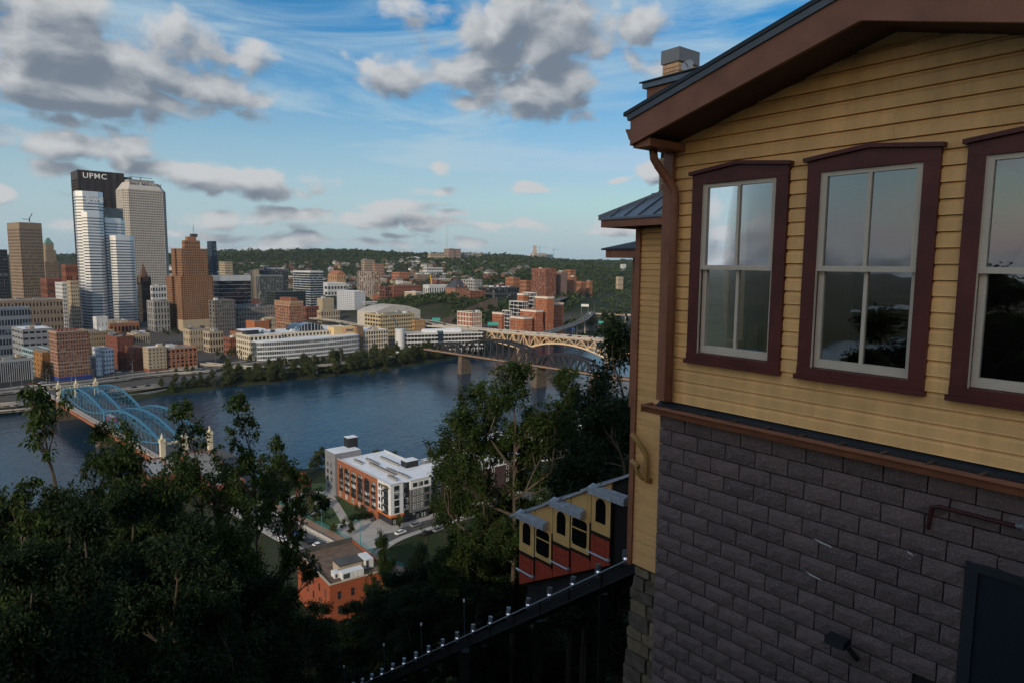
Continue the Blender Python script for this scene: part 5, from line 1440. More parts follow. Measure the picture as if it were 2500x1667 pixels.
for k in range(16):
    a = inv3(1185) + (k + R.random()) * (inv3(1515) - inv3(1185)) / 16; s_ = R.choice((-1, 1)); c = R.choices(range(5), (4, 4, 4, 1.5, 1.5))[0]
    place_car(B3(a, 8.5 + s_ * R.choice((2.5, 5.8)), -.18), ax3 * s_, c, CARS[c][0] + " car crossing the tan yellow highway bridge", CARS[c][0] + " cars on the yellow bridge")
cars_on(RD['pk'], 15, 16, "curving valley parkway"); cars_on(RD['pk3'], 14, 14, "wide pale valley road"); cars_on(RD['ramp'], 11, 4, "elevated highway ramp"); cars_on(RD['fp'], 17, 6, "upper riverside expressway"); cars_on(RD['blv'], 11, 8, "bluff boulevard"); cars_on(RD['lo'], 8, 4, "lower riverside ramp"); cars_on(RD['bul'], 9, 14, "riverfront street"); cars_on(RD['via'], 8, 5, "curved pale viaduct"); cars_on(RD['lib'], 16, 4, "bridge approach deck")
# city bus on the blue bridge and lorry on the ramp
def bus(p, d, col, nm, lab, L=12., H=3.0):
    t = thing(nm, lab, nm.split('_')[-1], p); d = d.normalized(); s_ = Vector((-d.y, d.x, 0)); p = Vector(p)
    m = MB(); m.box(p - d * L / 2 - s_ * 1.25 + Vector((0, 0, .4)), d * L, s_ * 2.5, (0, 0, H - .4), col); m.build("body", t)
    m = MB(); m.box(p - d * (L / 2 - .6) - s_ * 1.28 + Vector((0, 0, 1.4)), d * (L - 1.2), s_ * 2.56, (0, 0, .9), GL); m.build("window_band", t)
    m = MB(); m.box(p - d * L / 2 - s_ * 1.1 + Vector((0, 0, H)), d * L, s_ * 2.2, (0, 0, .15), WHITE); m.build("roof", t)
    for a in (-.32, .3):
        for q in (-1.2, .95):
            m = MB(); c = p + d * L * a + s_ * q + Vector((0, 0, .48)); m.tube([c, c + s_ * .25], .48, M("tyre_black", (.02, .02, .02)), 10); m.build("wheel", t)
bus(B(span * 1.04, 4.6, .02), -ax, M("bus_red", (.35, .03, .03), .4, .05), "city_bus", "red and white city bus crossing the blue bridge")
bus(RD['ramp'][18] + Vector((0, 0, .02)), RD['ramp'][19] - RD['ramp'][18], WHITE, "box_truck", "white box truck on the elevated highway ramp", 9, 3.4)
# street lamps
def lamp_mesh(h, mat):
    m = MB(); m.tube([(0, 0, 0), (0, 0, h)], [.16, .09], mat, 6); m.tube([(0, 0, h - .05), (.7, 0, h + .25), (1.9, 0, h + .3)], .07, mat, 5); m.abox((1.6, -.18, h + .18), (2.4, .18, h + .34), mat)
    return m.mesh("street_lamp")
LM = lamp_mesh(11, GREYC); LT = lamp_mesh(9, M("teal_lamp_paint", (.02, .25, .27), .5))
def lamp(p, me, lab, group, rz=0):
    o = put("street_lamp", me); o.location = p; o.rotation_euler = (0, 0, rz); return tag(o, lab, "lamp", group)
for key, wd, st, wh in (('fp', 17, 3, "upper riverside expressway"), ('via', 8, 5, "curved pale viaduct"), ('ramp', 11, 5, "elevated highway ramp"), ('pk', 15, 6, "curving valley parkway"), ('bul', 9, 4, "riverfront street")):
    for i_ in range(1, len(RD[key]) - 1, st):
        q = offset(RD[key], wd / 2 - .2)[i_]; lamp(q + Vector((0, 0, .95 if key in ('fp', 'via', 'ramp', 'pk') else 0)), LM, "tall grey street lamp along the " + wh, "lamps along the " + wh, R.uniform(0, 6))
for k in range(5):
    lamp(B3(inv3(1200) + k * L3 / 5, -.8, .8), LM, "tall grey street lamp on the tan yellow highway bridge", "lamps on the yellow bridge", 2.6)
# overhead signs
for (u, v, Y, w_, lab, colr) in ((1065, 780, 900, 11, "green overhead road sign before the brown retaining wall", (.02, .25, .22)), (1204, 791, 870, 14, "green overhead road sign beside the stepped brick apartments", (.02, .28, .25)), (1467, 787, 1020, 7, "teal road sign at the river bank", (.02, .3, .26)), (1428, 746, 1120, 12, "white gantry sign over the elevated ramp", (.6, .6, .6)), (1397, 804, 930, 6, "blue road sign under the highway ramp", (.02, .12, .4))):
    C = PY(u, v, Y); g0 = gz(C.x, C.y)
    t = thing("road_sign", lab, "sign", (C.x, C.y, g0))
    m = MB(); m.box(C - Vector((w_ / 2, 0, 2)), (w_, -w_ * .25, 0), (0, .25, 0), (0, 0, 4), M("sign_" + lab[:9], colr, .5, .05)); m.build("panel", t)
    for s_ in (-.45, .45):
        m = MB(); m.tube([(C.x + s_ * w_, C.y + .5 - s_ * w_ * .25, g0 - .5), (C.x + s_ * w_, C.y + .5 - s_ * w_ * .25, C.z + 2)], .22, GREYC, 6); m.build("post", t)

# ------------------------------------------------------------------ the near flats
ZF = 13.0
def window(par, org, d, w_, h_, frame, glass, depth=.12, bars=1, rail=True, name="window"):
    """frame standing proud of the wall with its pane as a sub-part; org = lower left corner, d = along the wall"""
    d = d.normalized(); nrm = Vector((d.y, -d.x, 0)); Zv = Vector((0, 0, 1)); f = min(.14, w_ * .12)
    m = MB()
    o = org + nrm * depth
    m.box(o, d * w_, -nrm * (depth + .05), Zv * f, frame); m.box(o + Zv * (h_ - f), d * w_, -nrm * (depth + .05), Zv * f, frame)
    m.box(o + Zv * f, d * f, -nrm * (depth + .05), Zv * (h_ - 2 * f), frame); m.box(o + d * (w_ - f) + Zv * f, d * f, -nrm * (depth + .05), Zv * (h_ - 2 * f), frame)
    for k in range(bars):
        m.box(o + d * (w_ * (k + 1) / (bars + 1) - f * .4) + Zv * f - nrm * .02, d * f * .8, -nrm * depth, Zv * (h_ - 2 * f), frame)
    if rail:
        m.box(o + d * f + Zv * (h_ * .52) - nrm * .03, d * (w_ - 2 * f), -nrm * depth, Zv * f * .8, frame)
    wi = m.build(name, par)
    p = MB(); p.box(o + d * f * .6 + Zv * f * .6 - nrm * (depth * .6), d * (w_ - f * 1.2), -nrm * (depth * .4 + .04), Zv * (h_ - f * 1.2), glass)
    p.build("pane", wi)
    return wi


GW = glazing("apartment_pane", (.02, .03, .035), (.42, .46, .46), .35, 1.9, .08, .8)
WFR = M("white_window_frame", (.66, .67, .66), .5, .03)
BFR = M("black_window_frame", (.018, .018, .02), .5, .05)
gr, gl = axes(40)
C = Vector((-44.3, 243.9, 0)); ZR = 28.6
t = thing("riverside_apartments", "white roofed apartment block with brick bays, white corner and grey wing", "apartments", (C.x, C.y, ZF))
def P(a, b_, z): return C + gr * a + gl * b_ + Vector((0, 0, z))
def rch(u, v, g):
    k = ray(u, v); tt = k.x / k.y
    return (tt * C.y - C.x) / (g.x - tt * g.y)
bW, bE = rch(921.6, 1172, gl), rch(824, 1132, gl)
aW, aD, aG = rch(985, 1180, gr), rch(1001, 1178, gr), rch(1051, 1166, gr)
WHP = M("white_fibre_panel", (.64, .66, .69), .6, .12, .6); GRP_ = M("mid_grey_panel", (.13, .135, .14), .7, .1, .4); BLP = M("black_panel", (.02, .022, .026), .6, .15, .4)
APR = M("warm_brick", (.27, .098, .05), .85, .18, .6); ORF = M("orange_fascia", (.55, .15, .03), .6, .08)
m = MB(); m.box(P(.0, .0, ZF + 4.2), gr * aW, gl * bW, (0, 0, ZR - ZF - 4.2), WHP); m.build("white_corner", t)
m = MB(); m.box(P(.4, bW, ZF), gr * 22, gl * (bE - bW), (0, 0, ZR - ZF), BLP); m.build("brick_wing_core", t)
m = MB(); m.box(P(aW, .5, ZF), gr * (aD - aW), gl * 16, (0, 0, ZR - ZF - .02), BLP); m.build("dark_link", t)
m = MB(); m.box(P(aD, -.3, ZF + 3.5), gr * (aG - aD), gl * 18, (0, 0, ZR - ZF - 6.6), GRP_); m.build("grey_block", t)
m = MB(); m.box(P(aD - .01, -.4, ZR - 3.1), gr * (aG - aD + .02), gl * 18.1, (0, 0, 3.1), WHP); m.build("white_top_storey", t)
m = MB(); m.box(P(aG, 3, ZF), gr * 46, gl * 18, (0, 0, ZR - ZF - 3.1), M('umber_brick', (.055, .034, .03), .85, .2, .5)); m.build("long_wing", t)
m = MB(); m.box(P(aG, 2.9, ZR - 3.1), gr * 46, gl * 18.2, (0, 0, 3.1), WHP); m.build("long_wing_top", t)
m = MB(); m.box(P(.8, .8, ZF), gr * (aG - 1.2), gl * 14, (0, 0, 4.25), M("dark_storefront", (.03, .03, .035), .4)); m.build("ground_floor", t)
m = MB(); m.box(P(-.3, -.3, ZF + 3.4), gr * (aW + .3), gl * .5, (0, 0, .85), ORF); m.box(P(-.3, .2, ZF + 3.4), gr * .5, gl * bW, (0, 0, .85), ORF); m.build("orange_fascia", t)
for k in range(9):
    window(t, P(1.2 + k * 1.7, .78, ZF + .3), gr, 1.4, 2.8, BFR, GW, .06, 1, False, "shopfront_window")
# roofs
m = MB(); m.box(P(.25, .25, ZR), gr * 21.5, gl * (bE - .5), (0, 0, .15), ROOFW); m.box(P(21.7, .3, ZR - .005), gr * (aG - 21.9 if aG > 22 else .2), gl * 17, (0, 0, .15), ROOFW); m.box(P(max(aG, 21.8) + .3, 3.2, ZR - .004), gr * 45, gl * 17.4, (0, 0, .15), ROOFW); m.build("roof", t)
m = MB()
for (o, d, e_) in ((P(-.05, -.05, ZR - .1), gr * aW, gl * .3), (P(-.05, .25, ZR - .1), gr * .3, gl * (bE - .3)), (P(21.8, 18, ZR - .1), gr * .3, gl * (bE - 18)), (P(aG, 2.85, ZR - .1), gr * 46, gl * .3), (P(aG, 20.9, ZR - .1), gr * 46, gl * .3), (P(aD, -.45, ZR - .1), gr * (aG - aD), gl * .3)):
    m.box(o, d, e_, (0, 0, .75), WHITE)
m.build("parapet", t)
# grey end block with the stair box
m = MB(); m.box(P(-1.2, bE - .2, ZF), gr * 12, gl * 9.5, (0, 0, ZR - ZF + 2.6), M("blue_grey_panel", (.19, .20, .22), .7, .1, .4)); m.build("end_block", t)
m = MB(); m.box(P(-1.0, bE, ZR + 2.6), gr * 11.6, gl * 9.1, (0, 0, .12), ROOFW); m.build("end_roof", t)
m = MB(); m.box(P(7.5, bE + 5, ZR + 2.6), gr * 4.5, gl * 4, (0, 0, 4.2), BLP); m.box(P(7.4, bE + 4.9, ZR + 6.8), gr * 4.7, gl * 4.2, (0, 0, .15), ROOFW); m.build("stair_box", t)
m = MB(); m.box(P(16, 15, ZR + .1), gr * 5.5, gl * 4.5, (0, 0, 2.6), BLP); m.box(P(15.9, 14.9, ZR + 2.7), gr * 5.7, gl * 4.7, (0, 0, .12), ROOFW); m.build("stair_box", t)
for rw in range(4):
    for cl in range(2):
        window(t, P(-1.2, bE + 6.6 - cl * 3.4 + .9, ZF + 2.5 + rw * 3.1), -gl, 1.3, 1.7, BFR, GW, .08, 1)
# brick bays
NB_ = 6
bay = (bE - bW) / NB_
m = MB()
for k in range(NB_ + 1):
    w_ = .95 if 0 < k < NB_ else 1.5
    c = bW + k * bay
    b0 = min(max(c - w_ / 2, bW), bE - w_)
    m.box(P(-.15, b0, ZF), gr * .95, gl * w_, (0, 0, ZR - ZF - .02), APR)
m.box(P(-.13, bW + .02, ZR - 1.5), gr * .9, gl * (bE - bW - .04), (0, 0, 1.9), APR)
m.box(P(-.13, bW + .02, ZF), gr * .9, gl * (bE - bW - .04), (0, 0, 3.2), APR)
for k in range(NB_):
    cb = bW + (k + .5) * bay; r_ = bay / 2 - .35
    for q in range(8):          # segmental arch over the bay
        f = (q + .5) / 8 * 2 - 1
        m.box(P(-.12, cb + r_ * (q / 4 - 1), ZR - 1.5 - .9 * (f * f)), gr * .85, gl * (r_ / 4 + .005), (0, 0, .9 * f * f + .02), APR)
m.build("brick_piers", t)
for k in range(NB_):
    for rw in range(4):
        b0 = bW + (k + 1) * bay - .62
        z_ = ZF + 3.35 + rw * 2.75
        lit = (k * 3 + rw * 5) % 7 in (0, 1, 3, 5)
        window(t, P(.36, b0, z_ + .3), -gl, bay - 1.25, 2.2, WFR if lit else BFR, GW, .08, 2)
        m = MB(); m.box(P(-.05, b0, z_), -gl * (bay - 1.25), gr * .06, (0, 0, .95), BFR); m.box(P(-.05, b0, z_ - .12), -gl * (bay - 1.25), gr * .5, (0, 0, .12), BFR); m.build("balcony", t)
    if k > 0: window(t, P(-.14, bW + (k + 1) * bay - 1.5, ZF + .9), -gl, 1.5, 1.7, WFR, GW, .05, 1)
# white corner windows and balconies, left face
for rw in range(4):
    z_ = ZF + 5.0 + rw * 2.75
    window(t, P(0, bW - .7, z_), -gl, 1.15, 1.6, BFR, GW, .06, 0)
    window(t, P(0, bW - 2.6, z_), -gl, 1.15, 1.6, BFR, GW, .06, 0)
    window(t, P(0, bW - 4.6, z_ - .2), -gl, min(3.4, bW - 5.4), 2.0, BFR, GW, .06, 2)
    m = MB(); m.box(P(-1.1, bW - 4.5, z_ - .45), gr * 1.1, -gl * min(3.6, bW - 5.2), (0, 0, .14), BFR)
    for q in range(12):
        m.bar(P(-1.05, bW - 4.5 - q * .28, z_ - .35), P(-1.05, bW - 4.5 - q * .28, z_ + .6), .05, .05, BFR)
    m.bar(P(-1.05, bW - 4.5, z_ + .6), P(-1.05, bW - 7.6, z_ + .6), .07, .07, BFR); m.build("balcony", t)
m = MB(); m.box(P(-.12, bW - .8, ZR - 1.5), -gl * (bW - 1.6), gr * .1, (0, 0, .7), M("bronze_sign", (.13, .1, .05), .5)); m.build("roof_louvre", t)
# right face windows
for rw in range(4):
    z_ = ZF + 5.0 + rw * 2.75
    window(t, P(1.5, 0, z_ - .3), gr, 2.2, 2.3, BFR, GW, .06, 1)
    window(t, P(5.4, 0, z_ - .3), gr, .8, 2.3, BFR, GW, .06, 0)
    window(t, P(aW + .7, .5, z_), gr, aD - aW - 1.3, 1.8, WFR if rw < 2 else BFR, GW, .06, 1)
    if rw < 3:
        for k in range(3): window(t, P(aD + 1.2 + k * 1.7, -.3, z_ - .2), gr, .85, 1.8, WFR, GW, .06, 0)
        window(t, P(aG - 3.0, -.3, z_ - .2), gr, 2.2, 1.9, BFR, GW, .06, 1)
    else:
        for k in range(3): window(t, P(aD + 1.0 + k * (aG - aD - 1.6) / 3, -.4, z_ + .1), gr, 1.9, 1.6, BFR, GW, .06, 1)
    for k in range(11):
        if rw == 3: window(t, P(aG + 1.2 + k * 3.9, 2.9, z_ + .1), gr, 2.0, 1.7, BFR, GW, .06, 1)
        elif k % 2 == 0 or k < 4: window(t, P(aG + 1.4 + k * 3.9, 3.0, z_ - .2), gr, 1.3, 1.7, WFR, GW, .05, 0)
# condensers
cm = MB(); cm.abox((-.45, -.45, 0), (.45, .45, .95), M("condenser_grey", (.30, .29, .28), .6, .15, 2)); cm.tube([(0, 0, .95), (0, 0, 1.0)], .36, BFR, 10)
CM = cm.mesh("roof_condenser")
def cond(a, b_, z=ZR + .15):
    o = put("roof_condenser", CM, t); o.matrix_parent_inverse = Matrix.Translation(-Vector(t.location)); o.location = P(a, b_, z); o.rotation_euler = (0, 0, rad(40))
for b0, n_, a_ in ((3.5, 6, 4.6), (3.2, 7, 9.5), (10, 9, 7.0), (20.5, 8, 7.0), (11, 7, 9.0), (20, 8, 15.0), (29, 5, 15.0), (26, 9, 9.0), (31, 6, 4.5)):
    for k in range(n_): cond(a_, b0 + k * 1.15)
for a0, b_ in ((24, 8), (32, 8.2), (41, 8), (50, 8.2), (24, 16), (31, 16), (40, 16)):
    for k in range(5): cond(a0 + k * 1.2, b_)

# orange brick building with roof plant
gr, gl = axes(36)
C = Vector((-46.8, 168.9, 0)); ZR2 = 27.0; ZB2 = gz(-46, 175) - .5
t = thing("orange_brick_building", "orange painted brick building with gravel roof and white rooftop units", "building", (C.x, C.y, ZB2))
def P(a, b_, z): return C + gr * a + gl * b_ + Vector((0, 0, z))
OB = M("orange_painted_brick", (.27, .07, .03), .8, .14, .8, bump=.2, bscale=6)
m = MB(); m.box(P(0, 0, ZB2), gr * 17, gl * 25, (0, 0, ZR2 - ZB2 - .9), OB); m.build("wall", t)
m = MB()
for o, d, e_ in ((P(0, 0, ZR2 - .9), gr * 17, gl * .4), (P(0, .4, ZR2 - .9), gr * .4, gl * 24.6), (P(16.6, .4, ZR2 - .9), gr * .4, gl * 24.6)):
    m.box(o, d, e_, (0, 0, .8), OB)
m.box(P(.4, 24.6, ZR2 - .9), gr * 16.2, gl * .4, (0, 0, 1.6), ROOFD)
m.build("parapet", t)
m = MB(); m.box(P(-.1, -.1, ZR2 - .1), gr * 17.2, gl * .6, (0, 0, .12), CREAM); m.box(P(-.1, .5, ZR2 - .1), gr * .6, gl * 24.6, (0, 0, .12), CREAM); m.build("coping", t)
m = MB(); m.box(P(.4, .4, ZR2 - .9), gr * 16.2, gl * 24.2, (0, 0, .12), M("brown_gravel_roof", (.13, .088, .062), .95, .4, .5, bump=.3, bscale=5)); m.build("roof", t)
m = MB(); m.box(P(5, 5.5, ZR2 - .78), gr * 6.5, gl * 5, (0, 0, 2.4), CREAM); m.box(P(4.8, 5.3, ZR2 + 1.62), gr * 6.9, gl * 5.4, (0, 0, .2), ROOFD); m.build("penthouse", t)
UW = M("unit_white_metal", (.62, .64, .64), .45, .1, 1)
for (a, b_, la, lb, h_) in ((4.2, 1.6, 6.0, 2.4, 1.9), (12, 4.6, 2.4, 5.0, 2.6), (2.8, 3.6, 1.6, 2.6, 1.5)):
    m = MB(); m.box(P(a, b_, ZR2 - .5), gr * la, gl * lb, (0, 0, h_), UW)
    for q in range(5): m.box(P(a + la * (q + .5) / 5 - .03, b_ - .03, ZR2 - .4), gr * .05, gl * .05, (0, 0, h_ - .2), GREYC)
    u_ = m.build("rooftop_unit", t)
    m = MB(); m.box(P(a + .25, b_ - .06, ZR2 - .2), gr * la * .3, gl * .1, (0, 0, h_ - .6), DGREY); m.build("louvre", u_)
for k in range(5):
    for z_ in (ZR2 - 4.6, ZR2 - 8.6):
        window(t, P(0, 3.6 + k * 4.6, z_), -gl, 1.3, 2.3, BRICKD, GL, .05, 0)
for k in range(4):
    for z_ in (ZR2 - 4.6, ZR2 - 8.6): window(t, P(2 + k * 3.7, 0, z_), gr, 1.2, 2.3, BRICKD, GL, .05, 0)

# grey roofed sheds and white roofed blocks half hidden by the trees
for (nm, lab, uL, uC, uR, vt, Y, wall, rows, nl_, nr_, kw) in (
    ("white_roof_block", "white roofed riverside block with a black lift box behind the open crowned tree", 1285, 1330, 1430, 1062, 330, WHITE, 4, 8, 12, dict(psi=38, roof=ROOFW, pf=.5, sf=.45)),
    ("white_roof_block", "lower white roofed riverside block nearer the brick bayed apartments", 1105, 1150, 1265, 1092, 318, WHITE, 3, 8, 12, dict(psi=38, roof=ROOFW, pf=.5, sf=.45)),
    ("station_shed", "long grey roofed shed at the near end of the blue bridge", 335, 365, 430, 1168, 262, BRICKD, 2, 8, 8, dict(psi=38, roof=GREYC, pf=.6, sf=.5)),
    ("brick_station_block", "old brick station block hidden in the trees near the bridge", 440, 520, 600, 1190, 262, BRICKD, 4, 8, 8, dict(psi=38, pf=.6, sf=.5))):
    r_ = bl(nm, lab, uL, uC, uR, vt, Y, wall, GL, rows, nl_, nr_, **kw)
    if "lift box" in lab:
        m = MB(); m.box(r_[1](4, 12, r_[5]), axes(38)[0] * 5, axes(38)[1] * 5, (0, 0, 4), BLP); m.build("lift_box", r_[0])

# street with cars, sidewalk, plaza and park
def flat(name, px, z, mat):
    m = MB(); m.poly([PZ(u, v, z) for u, v in px], mat); o = m.build(name, kind="structure")
    if o.data.polygons[0].normal.z < 0: o.data.flip_normals()
    return o
flat("park_lawn", [(660, 1220), (760, 1180), (830, 1175), (960, 1290), (900, 1350), (860, 1360)], ZF + .07, GRASS)
sp_ = smooth([PZ(u, v, ZF + .1) for u, v in ((520, 1170), (580, 1215), (640, 1256), (707, 1293), (780, 1333), (860, 1380), (960, 1430))])
ribbon(sp_, 9.5, ASPH).build("street", kind="structure")
for nm, off_, w_, mat, zo in (("lane_line", -4.3, .18, LINE, .012), ("lane_line", 0, .16, LINE, .012)):
    ribbon(offset(sp_, off_), w_, mat, 0, zo).build(nm, kind="structure")
ribbon(offset(sp_, -7.6), 5.2, M("brick_paver", (.26, .17, .12), .9, .2, 1), .15, .15).build("pavement", kind="structure")
ribbon(offset(sp_, 6.4), 3.2, PAVE, .15, .15).build("pavement", kind="structure")
cr_ = MB()
q_ = offset(sp_, -3.4)
for i_ in range(8, 26):
    d = (q_[i_ + 1] - q_[i_]); 
    for f in (0, .5):
        p = q_[i_] + d * f; m_ = d.normalized(); s_ = Vector((m_.y, -m_.x, 0)); cr_.poly([p + Vector((0, 0, .013)), p + s_ * -1.3 + m_ * .8 + Vector((0, 0, .013)), p + s_ * -1.3 + m_ * 1.2 + Vector((0, 0, .013)), p + m_ * .4 + Vector((0, 0, .013))], LINE)
cr_.build("hatched_marking", kind="structure")
b_ = ribbon(offset(sp_, -4.95)[4:], .45, CONC, .9, .9).build("concrete_barrier"); tag(b_, "low pale concrete barrier between street and sidewalk", "barrier")
t = thing("park_fence", "teal metal railing between the sidewalk and the park", "railing", sp_[12])
fp = offset(sp_, -10.4)
m = MB()
for a, c in zip(fp, fp[1:]):
    for h_ in (.25, .7, 1.15): m.bar(a + Vector((0, 0, h_)), c + Vector((0, 0, h_)), .06, .06, M("teal_lamp_paint", (.02, .25, .27)))
m.build("rail", t)
m = MB()
for a, c in zip(fp, fp[1:]):
    for k in range(4): p = a + (c - a) * k / 4; m.bar(p, p + Vector((0, 0, 1.2)), .08, .08, _MC["teal_lamp_paint"])
m.build("post", t, "stuff")
lamp(PZ(786, 1304, ZF), LT, "teal street lamp standing between sidewalk and park lawn", None, 2.6)
lamp(PZ(880, 1335, ZF), LT, "teal street lamp behind the orange brick building", None, 2.6)
lamp(PZ(640, 1215, ZF), LT, "teal street lamp farther along the park railing", None, 2.6)
for u, v, k, s_ in ((667, 1303, 2, -1), (720, 1303, 4, 1), (752, 1324, 1, 1), (776, 1335, 0, 1), (690, 1318, 0, -1), (600, 1232, 1, -1)):
    p = PZ(u, v, ZF + .11); d = (sp_[14] - sp_[12]).normalized()
    place_car(p, d * s_, k, {(667, 1303): "silver car parked beside the lane line under the trees", (720, 1303): "dark blue car on the street next to a bare tree", (752, 1324): "black car on the street behind the orange brick building", (776, 1335): "white car closest to the orange brick building", (690, 1318): "white car half hidden by leaves at the kerb", (600, 1232): "black car far up the street beneath twigs"}[(u, v)], None)
pl = smooth([PZ(u, v, ZF + .09) for u, v in ((840, 1380), (900, 1335), (960, 1302), (1060, 1270), (1180, 1238), (1300, 1205))])
ribbon(pl, 13, PAVE).build("plaza_street", kind="structure")
ribbon(offset(pl, .8), 6.2, ASPH, 0, .01).build("street", kind="structure")
for i_, (u, v, k) in enumerate(((978, 1302, 0), (1015, 1283, 2), (1070, 1295, 2), (1040, 1305, 1), (1100, 1262, 3), (1130, 1262, 0))):
    d = (pl[14] - pl[12]).normalized()
    place_car(PZ(u, v, ZF + .12), d, k, ["white car parked by the plaza corner of the apartments", "silver car parked under the grey apartment wing", "silver car among bare shrubs by the plaza street", "black car among bare shrubs by the plaza street", "red car parked along the long brick wing", "white car parked along the long brick wing"][i_], None)
for px, w_ in ((((795, 1198), (815, 1225), (845, 1275)), 3.4), (((700, 1250), (760, 1230), (800, 1215)), 2.6), (((735, 1262), (790, 1240), (815, 1232)), 3.0), (((690, 1225), (740, 1205), (800, 1200)), 3.2), (((845, 1275), (870, 1310), (900, 1340)), 9), (((880, 1275), (920, 1262), (950, 1300)), 7)):
    ribbon(smooth([PZ(u, v, ZF + .09) for u, v in px]), w_, PAVE, 0, R.uniform(.005, .03)).build("footpath", kind="structure")
flat("plaza", [(865, 1265), (890, 1258), (952, 1300), (930, 1322), (880, 1340), (850, 1300)], ZF + .075, PAVE)
# red iron relic in the park
p = PZ(742, 1226, ZF)
t = thing("iron_converter", "rust red iron converter standing as a monument in the park", "monument", p)
RI = M("rust_iron", (.12, .028, .018), .8, .25, 1)
m = MB(); m.tube([p + Vector((0, 0, z)) for z in (6, 7, 9, 11, 12, 13)], [1.2, 2.0, 2.2, 1.9, 1.2, .9], RI, 12); m.build("vessel", t, smooth=True)
for sx, sy in ((-1, -1), (1, -1), (1, 1), (-1, 1)):
    m = MB(); m.bar(p + Vector((sx * 3, sy * 2.4, 0)), p + Vector((sx * 1.6, sy * 1.4, 8.5)), .5, .5, RI); m.build("leg", t)
m = MB(); m.bar(p + Vector((-3, 0, 8.6)), p + Vector((3, 0, 8.6)), .6, .6, RI); m.tube([p + Vector((2.4, 0, 8.6)), p + Vector((3, 0, 8.6))], 1.6, RI, 14); m.build("trunnion", t)

# ------------------------------------------------------------------ lookout pavement and street behind the eye, added to bounce light onto the station
m = MB(); m.box(NN * -70 + DD * -4.2 + Vector((0, 0, 108.0)), NN * 76.5, DD * 4.45, (0, 0, .38), CONC); m.build("pavement", kind="structure")
m = MB(); m.box(NN * -70 + DD * -14 + Vector((0, 0, 107.6)), NN * 84, DD * 9.78, (0, 0, .62), M("pale_street", (.2, .19, .18), .9, .15, .4)); m.build("street", kind="structure")
# ------------------------------------------------------------------ the incline station
YEL = M("yellow_siding_paint", (.83, .485, .19), .55, .17, 4.0, bump=.18, bscale=30, spec=.4, streak=.16, rnd=.18)
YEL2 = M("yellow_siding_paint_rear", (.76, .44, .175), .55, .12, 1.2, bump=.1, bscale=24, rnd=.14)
BRN = M("brown_trim_paint", (.27, .11, .06), .5, .24, 2.5, bump=.08, bscale=20)
BRND = M("brown_soffit_paint", (.07, .036, .024), .7, .2, 2)  # trim brown with the deep shade under the eaves put in
RED = M("oxblood_casing_paint", (.095, .02, .016), .46, .32, 3, bump=.08, bscale=20)
SASH = M("cream_sash_paint", (.58, .50, .40), .5, .08, 3)
TIN = M("blue_grey_roof_metal", (.17, .20, .24), .38, .15, 1.2, metal=.35)
FLASH = M("black_flashing", (.022, .028, .034), .45, .2, 2)
MORT = M("dark_mortar", (.014, .013, .014), .95, .2, 6)

BLOCKM = bpy.data.materials.new("split_face_block"); BLOCKM.use_nodes = True
n, l = BLOCKM.node_tree.nodes, BLOCKM.node_tree.links
b = n['Principled BSDF']; b.inputs['Roughness'].default_value = .85
geo = n.new('ShaderNodeNewGeometry'); oi = n.new('ShaderNodeObjectInfo')
t1 = n.new('ShaderNodeTexNoise'); t1.inputs['Scale'].default_value = 9; t1.inputs['Detail'].default_value = 8; t1.inputs['Roughness'].default_value = .75
t2 = n.new('ShaderNodeTexVoronoi'); t2.inputs['Scale'].default_value = 130
l.new(geo.outputs['Position'], t1.inputs['Vector']); l.new(geo.outputs['Position'], t2.inputs['Vector'])
f1 = math_n(n, l, 'MULTIPLY_ADD', t1.outputs['Fac'], .9, .1)
f1 = math_n(n, l, 'MULTIPLY_ADD', oi.outputs['Random'], .42, math_n(n, l, 'ADD', f1, -.14))
sepc = n.new('ShaderNodeSeparateColor'); l.new(t2.outputs['Color'], sepc.inputs[0])
speck = math_n(n, l, 'GREATER_THAN', sepc.outputs[0], .91)
mxa = n.new('ShaderNodeMixRGB'); mxa.inputs[1].default_value = (.055, .040, .040, 1); mxa.inputs[2].default_value = (.165, .115, .110, 1); l.new(f1, mxa.inputs[0])
mxb = n.new('ShaderNodeMixRGB'); mxb.inputs[2].default_value = (.34, .30, .30, 1); l.new(math_n(n, l, 'MULTIPLY', speck, .42), mxb.inputs[0]); l.new(mxa.outputs[0], mxb.inputs[1]); l.new(mxb.outputs[0], b.inputs['Base Color'])
bp = n.new('ShaderNodeBump'); bp.inputs['Strength'].default_value = .8; bp.inputs['Distance'].default_value = .012
l.new(math_n(n, l, 'ADD', t1.outputs['Fac'], math_n(n, l, 'MULTIPLY', t2.outputs['Distance'], .35)), bp.inputs['Height']); l.new(bp.outputs[0], b.inputs['Normal'])

PANE = bpy.data.materials.new("window_pane"); PANE.use_nodes = True
n, l = PANE.node_tree.nodes, PANE.node_tree.links
n.clear()
gl_ = n.new('ShaderNodeBsdfGlossy'); gl_.inputs['Roughness'].default_value = .015; gl_.inputs['Color'].default_value = (.95, .97, 1, 1)
tr_ = n.new('ShaderNodeBsdfTransparent'); tr_.inputs['Color'].default_value = (.55, .58, .58, 1)
fr_ = n.new('ShaderNodeFresnel'); fr_.inputs['IOR'].default_value = 1.75
nz = n.new('ShaderNodeTexNoise'); nz.inputs['Scale'].default_value = 1.1
bp = n.new('ShaderNodeBump'); bp.inputs['Strength'].default_value = .05; bp.inputs['Distance'].default_value = .1
geo = n.new('ShaderNodeNewGeometry'); l.new(geo.outputs['Position'], nz.inputs['Vector']); l.new(nz.outputs['Fac'], bp.inputs['Height']); l.new(bp.outputs[0], gl_.inputs['Normal'])
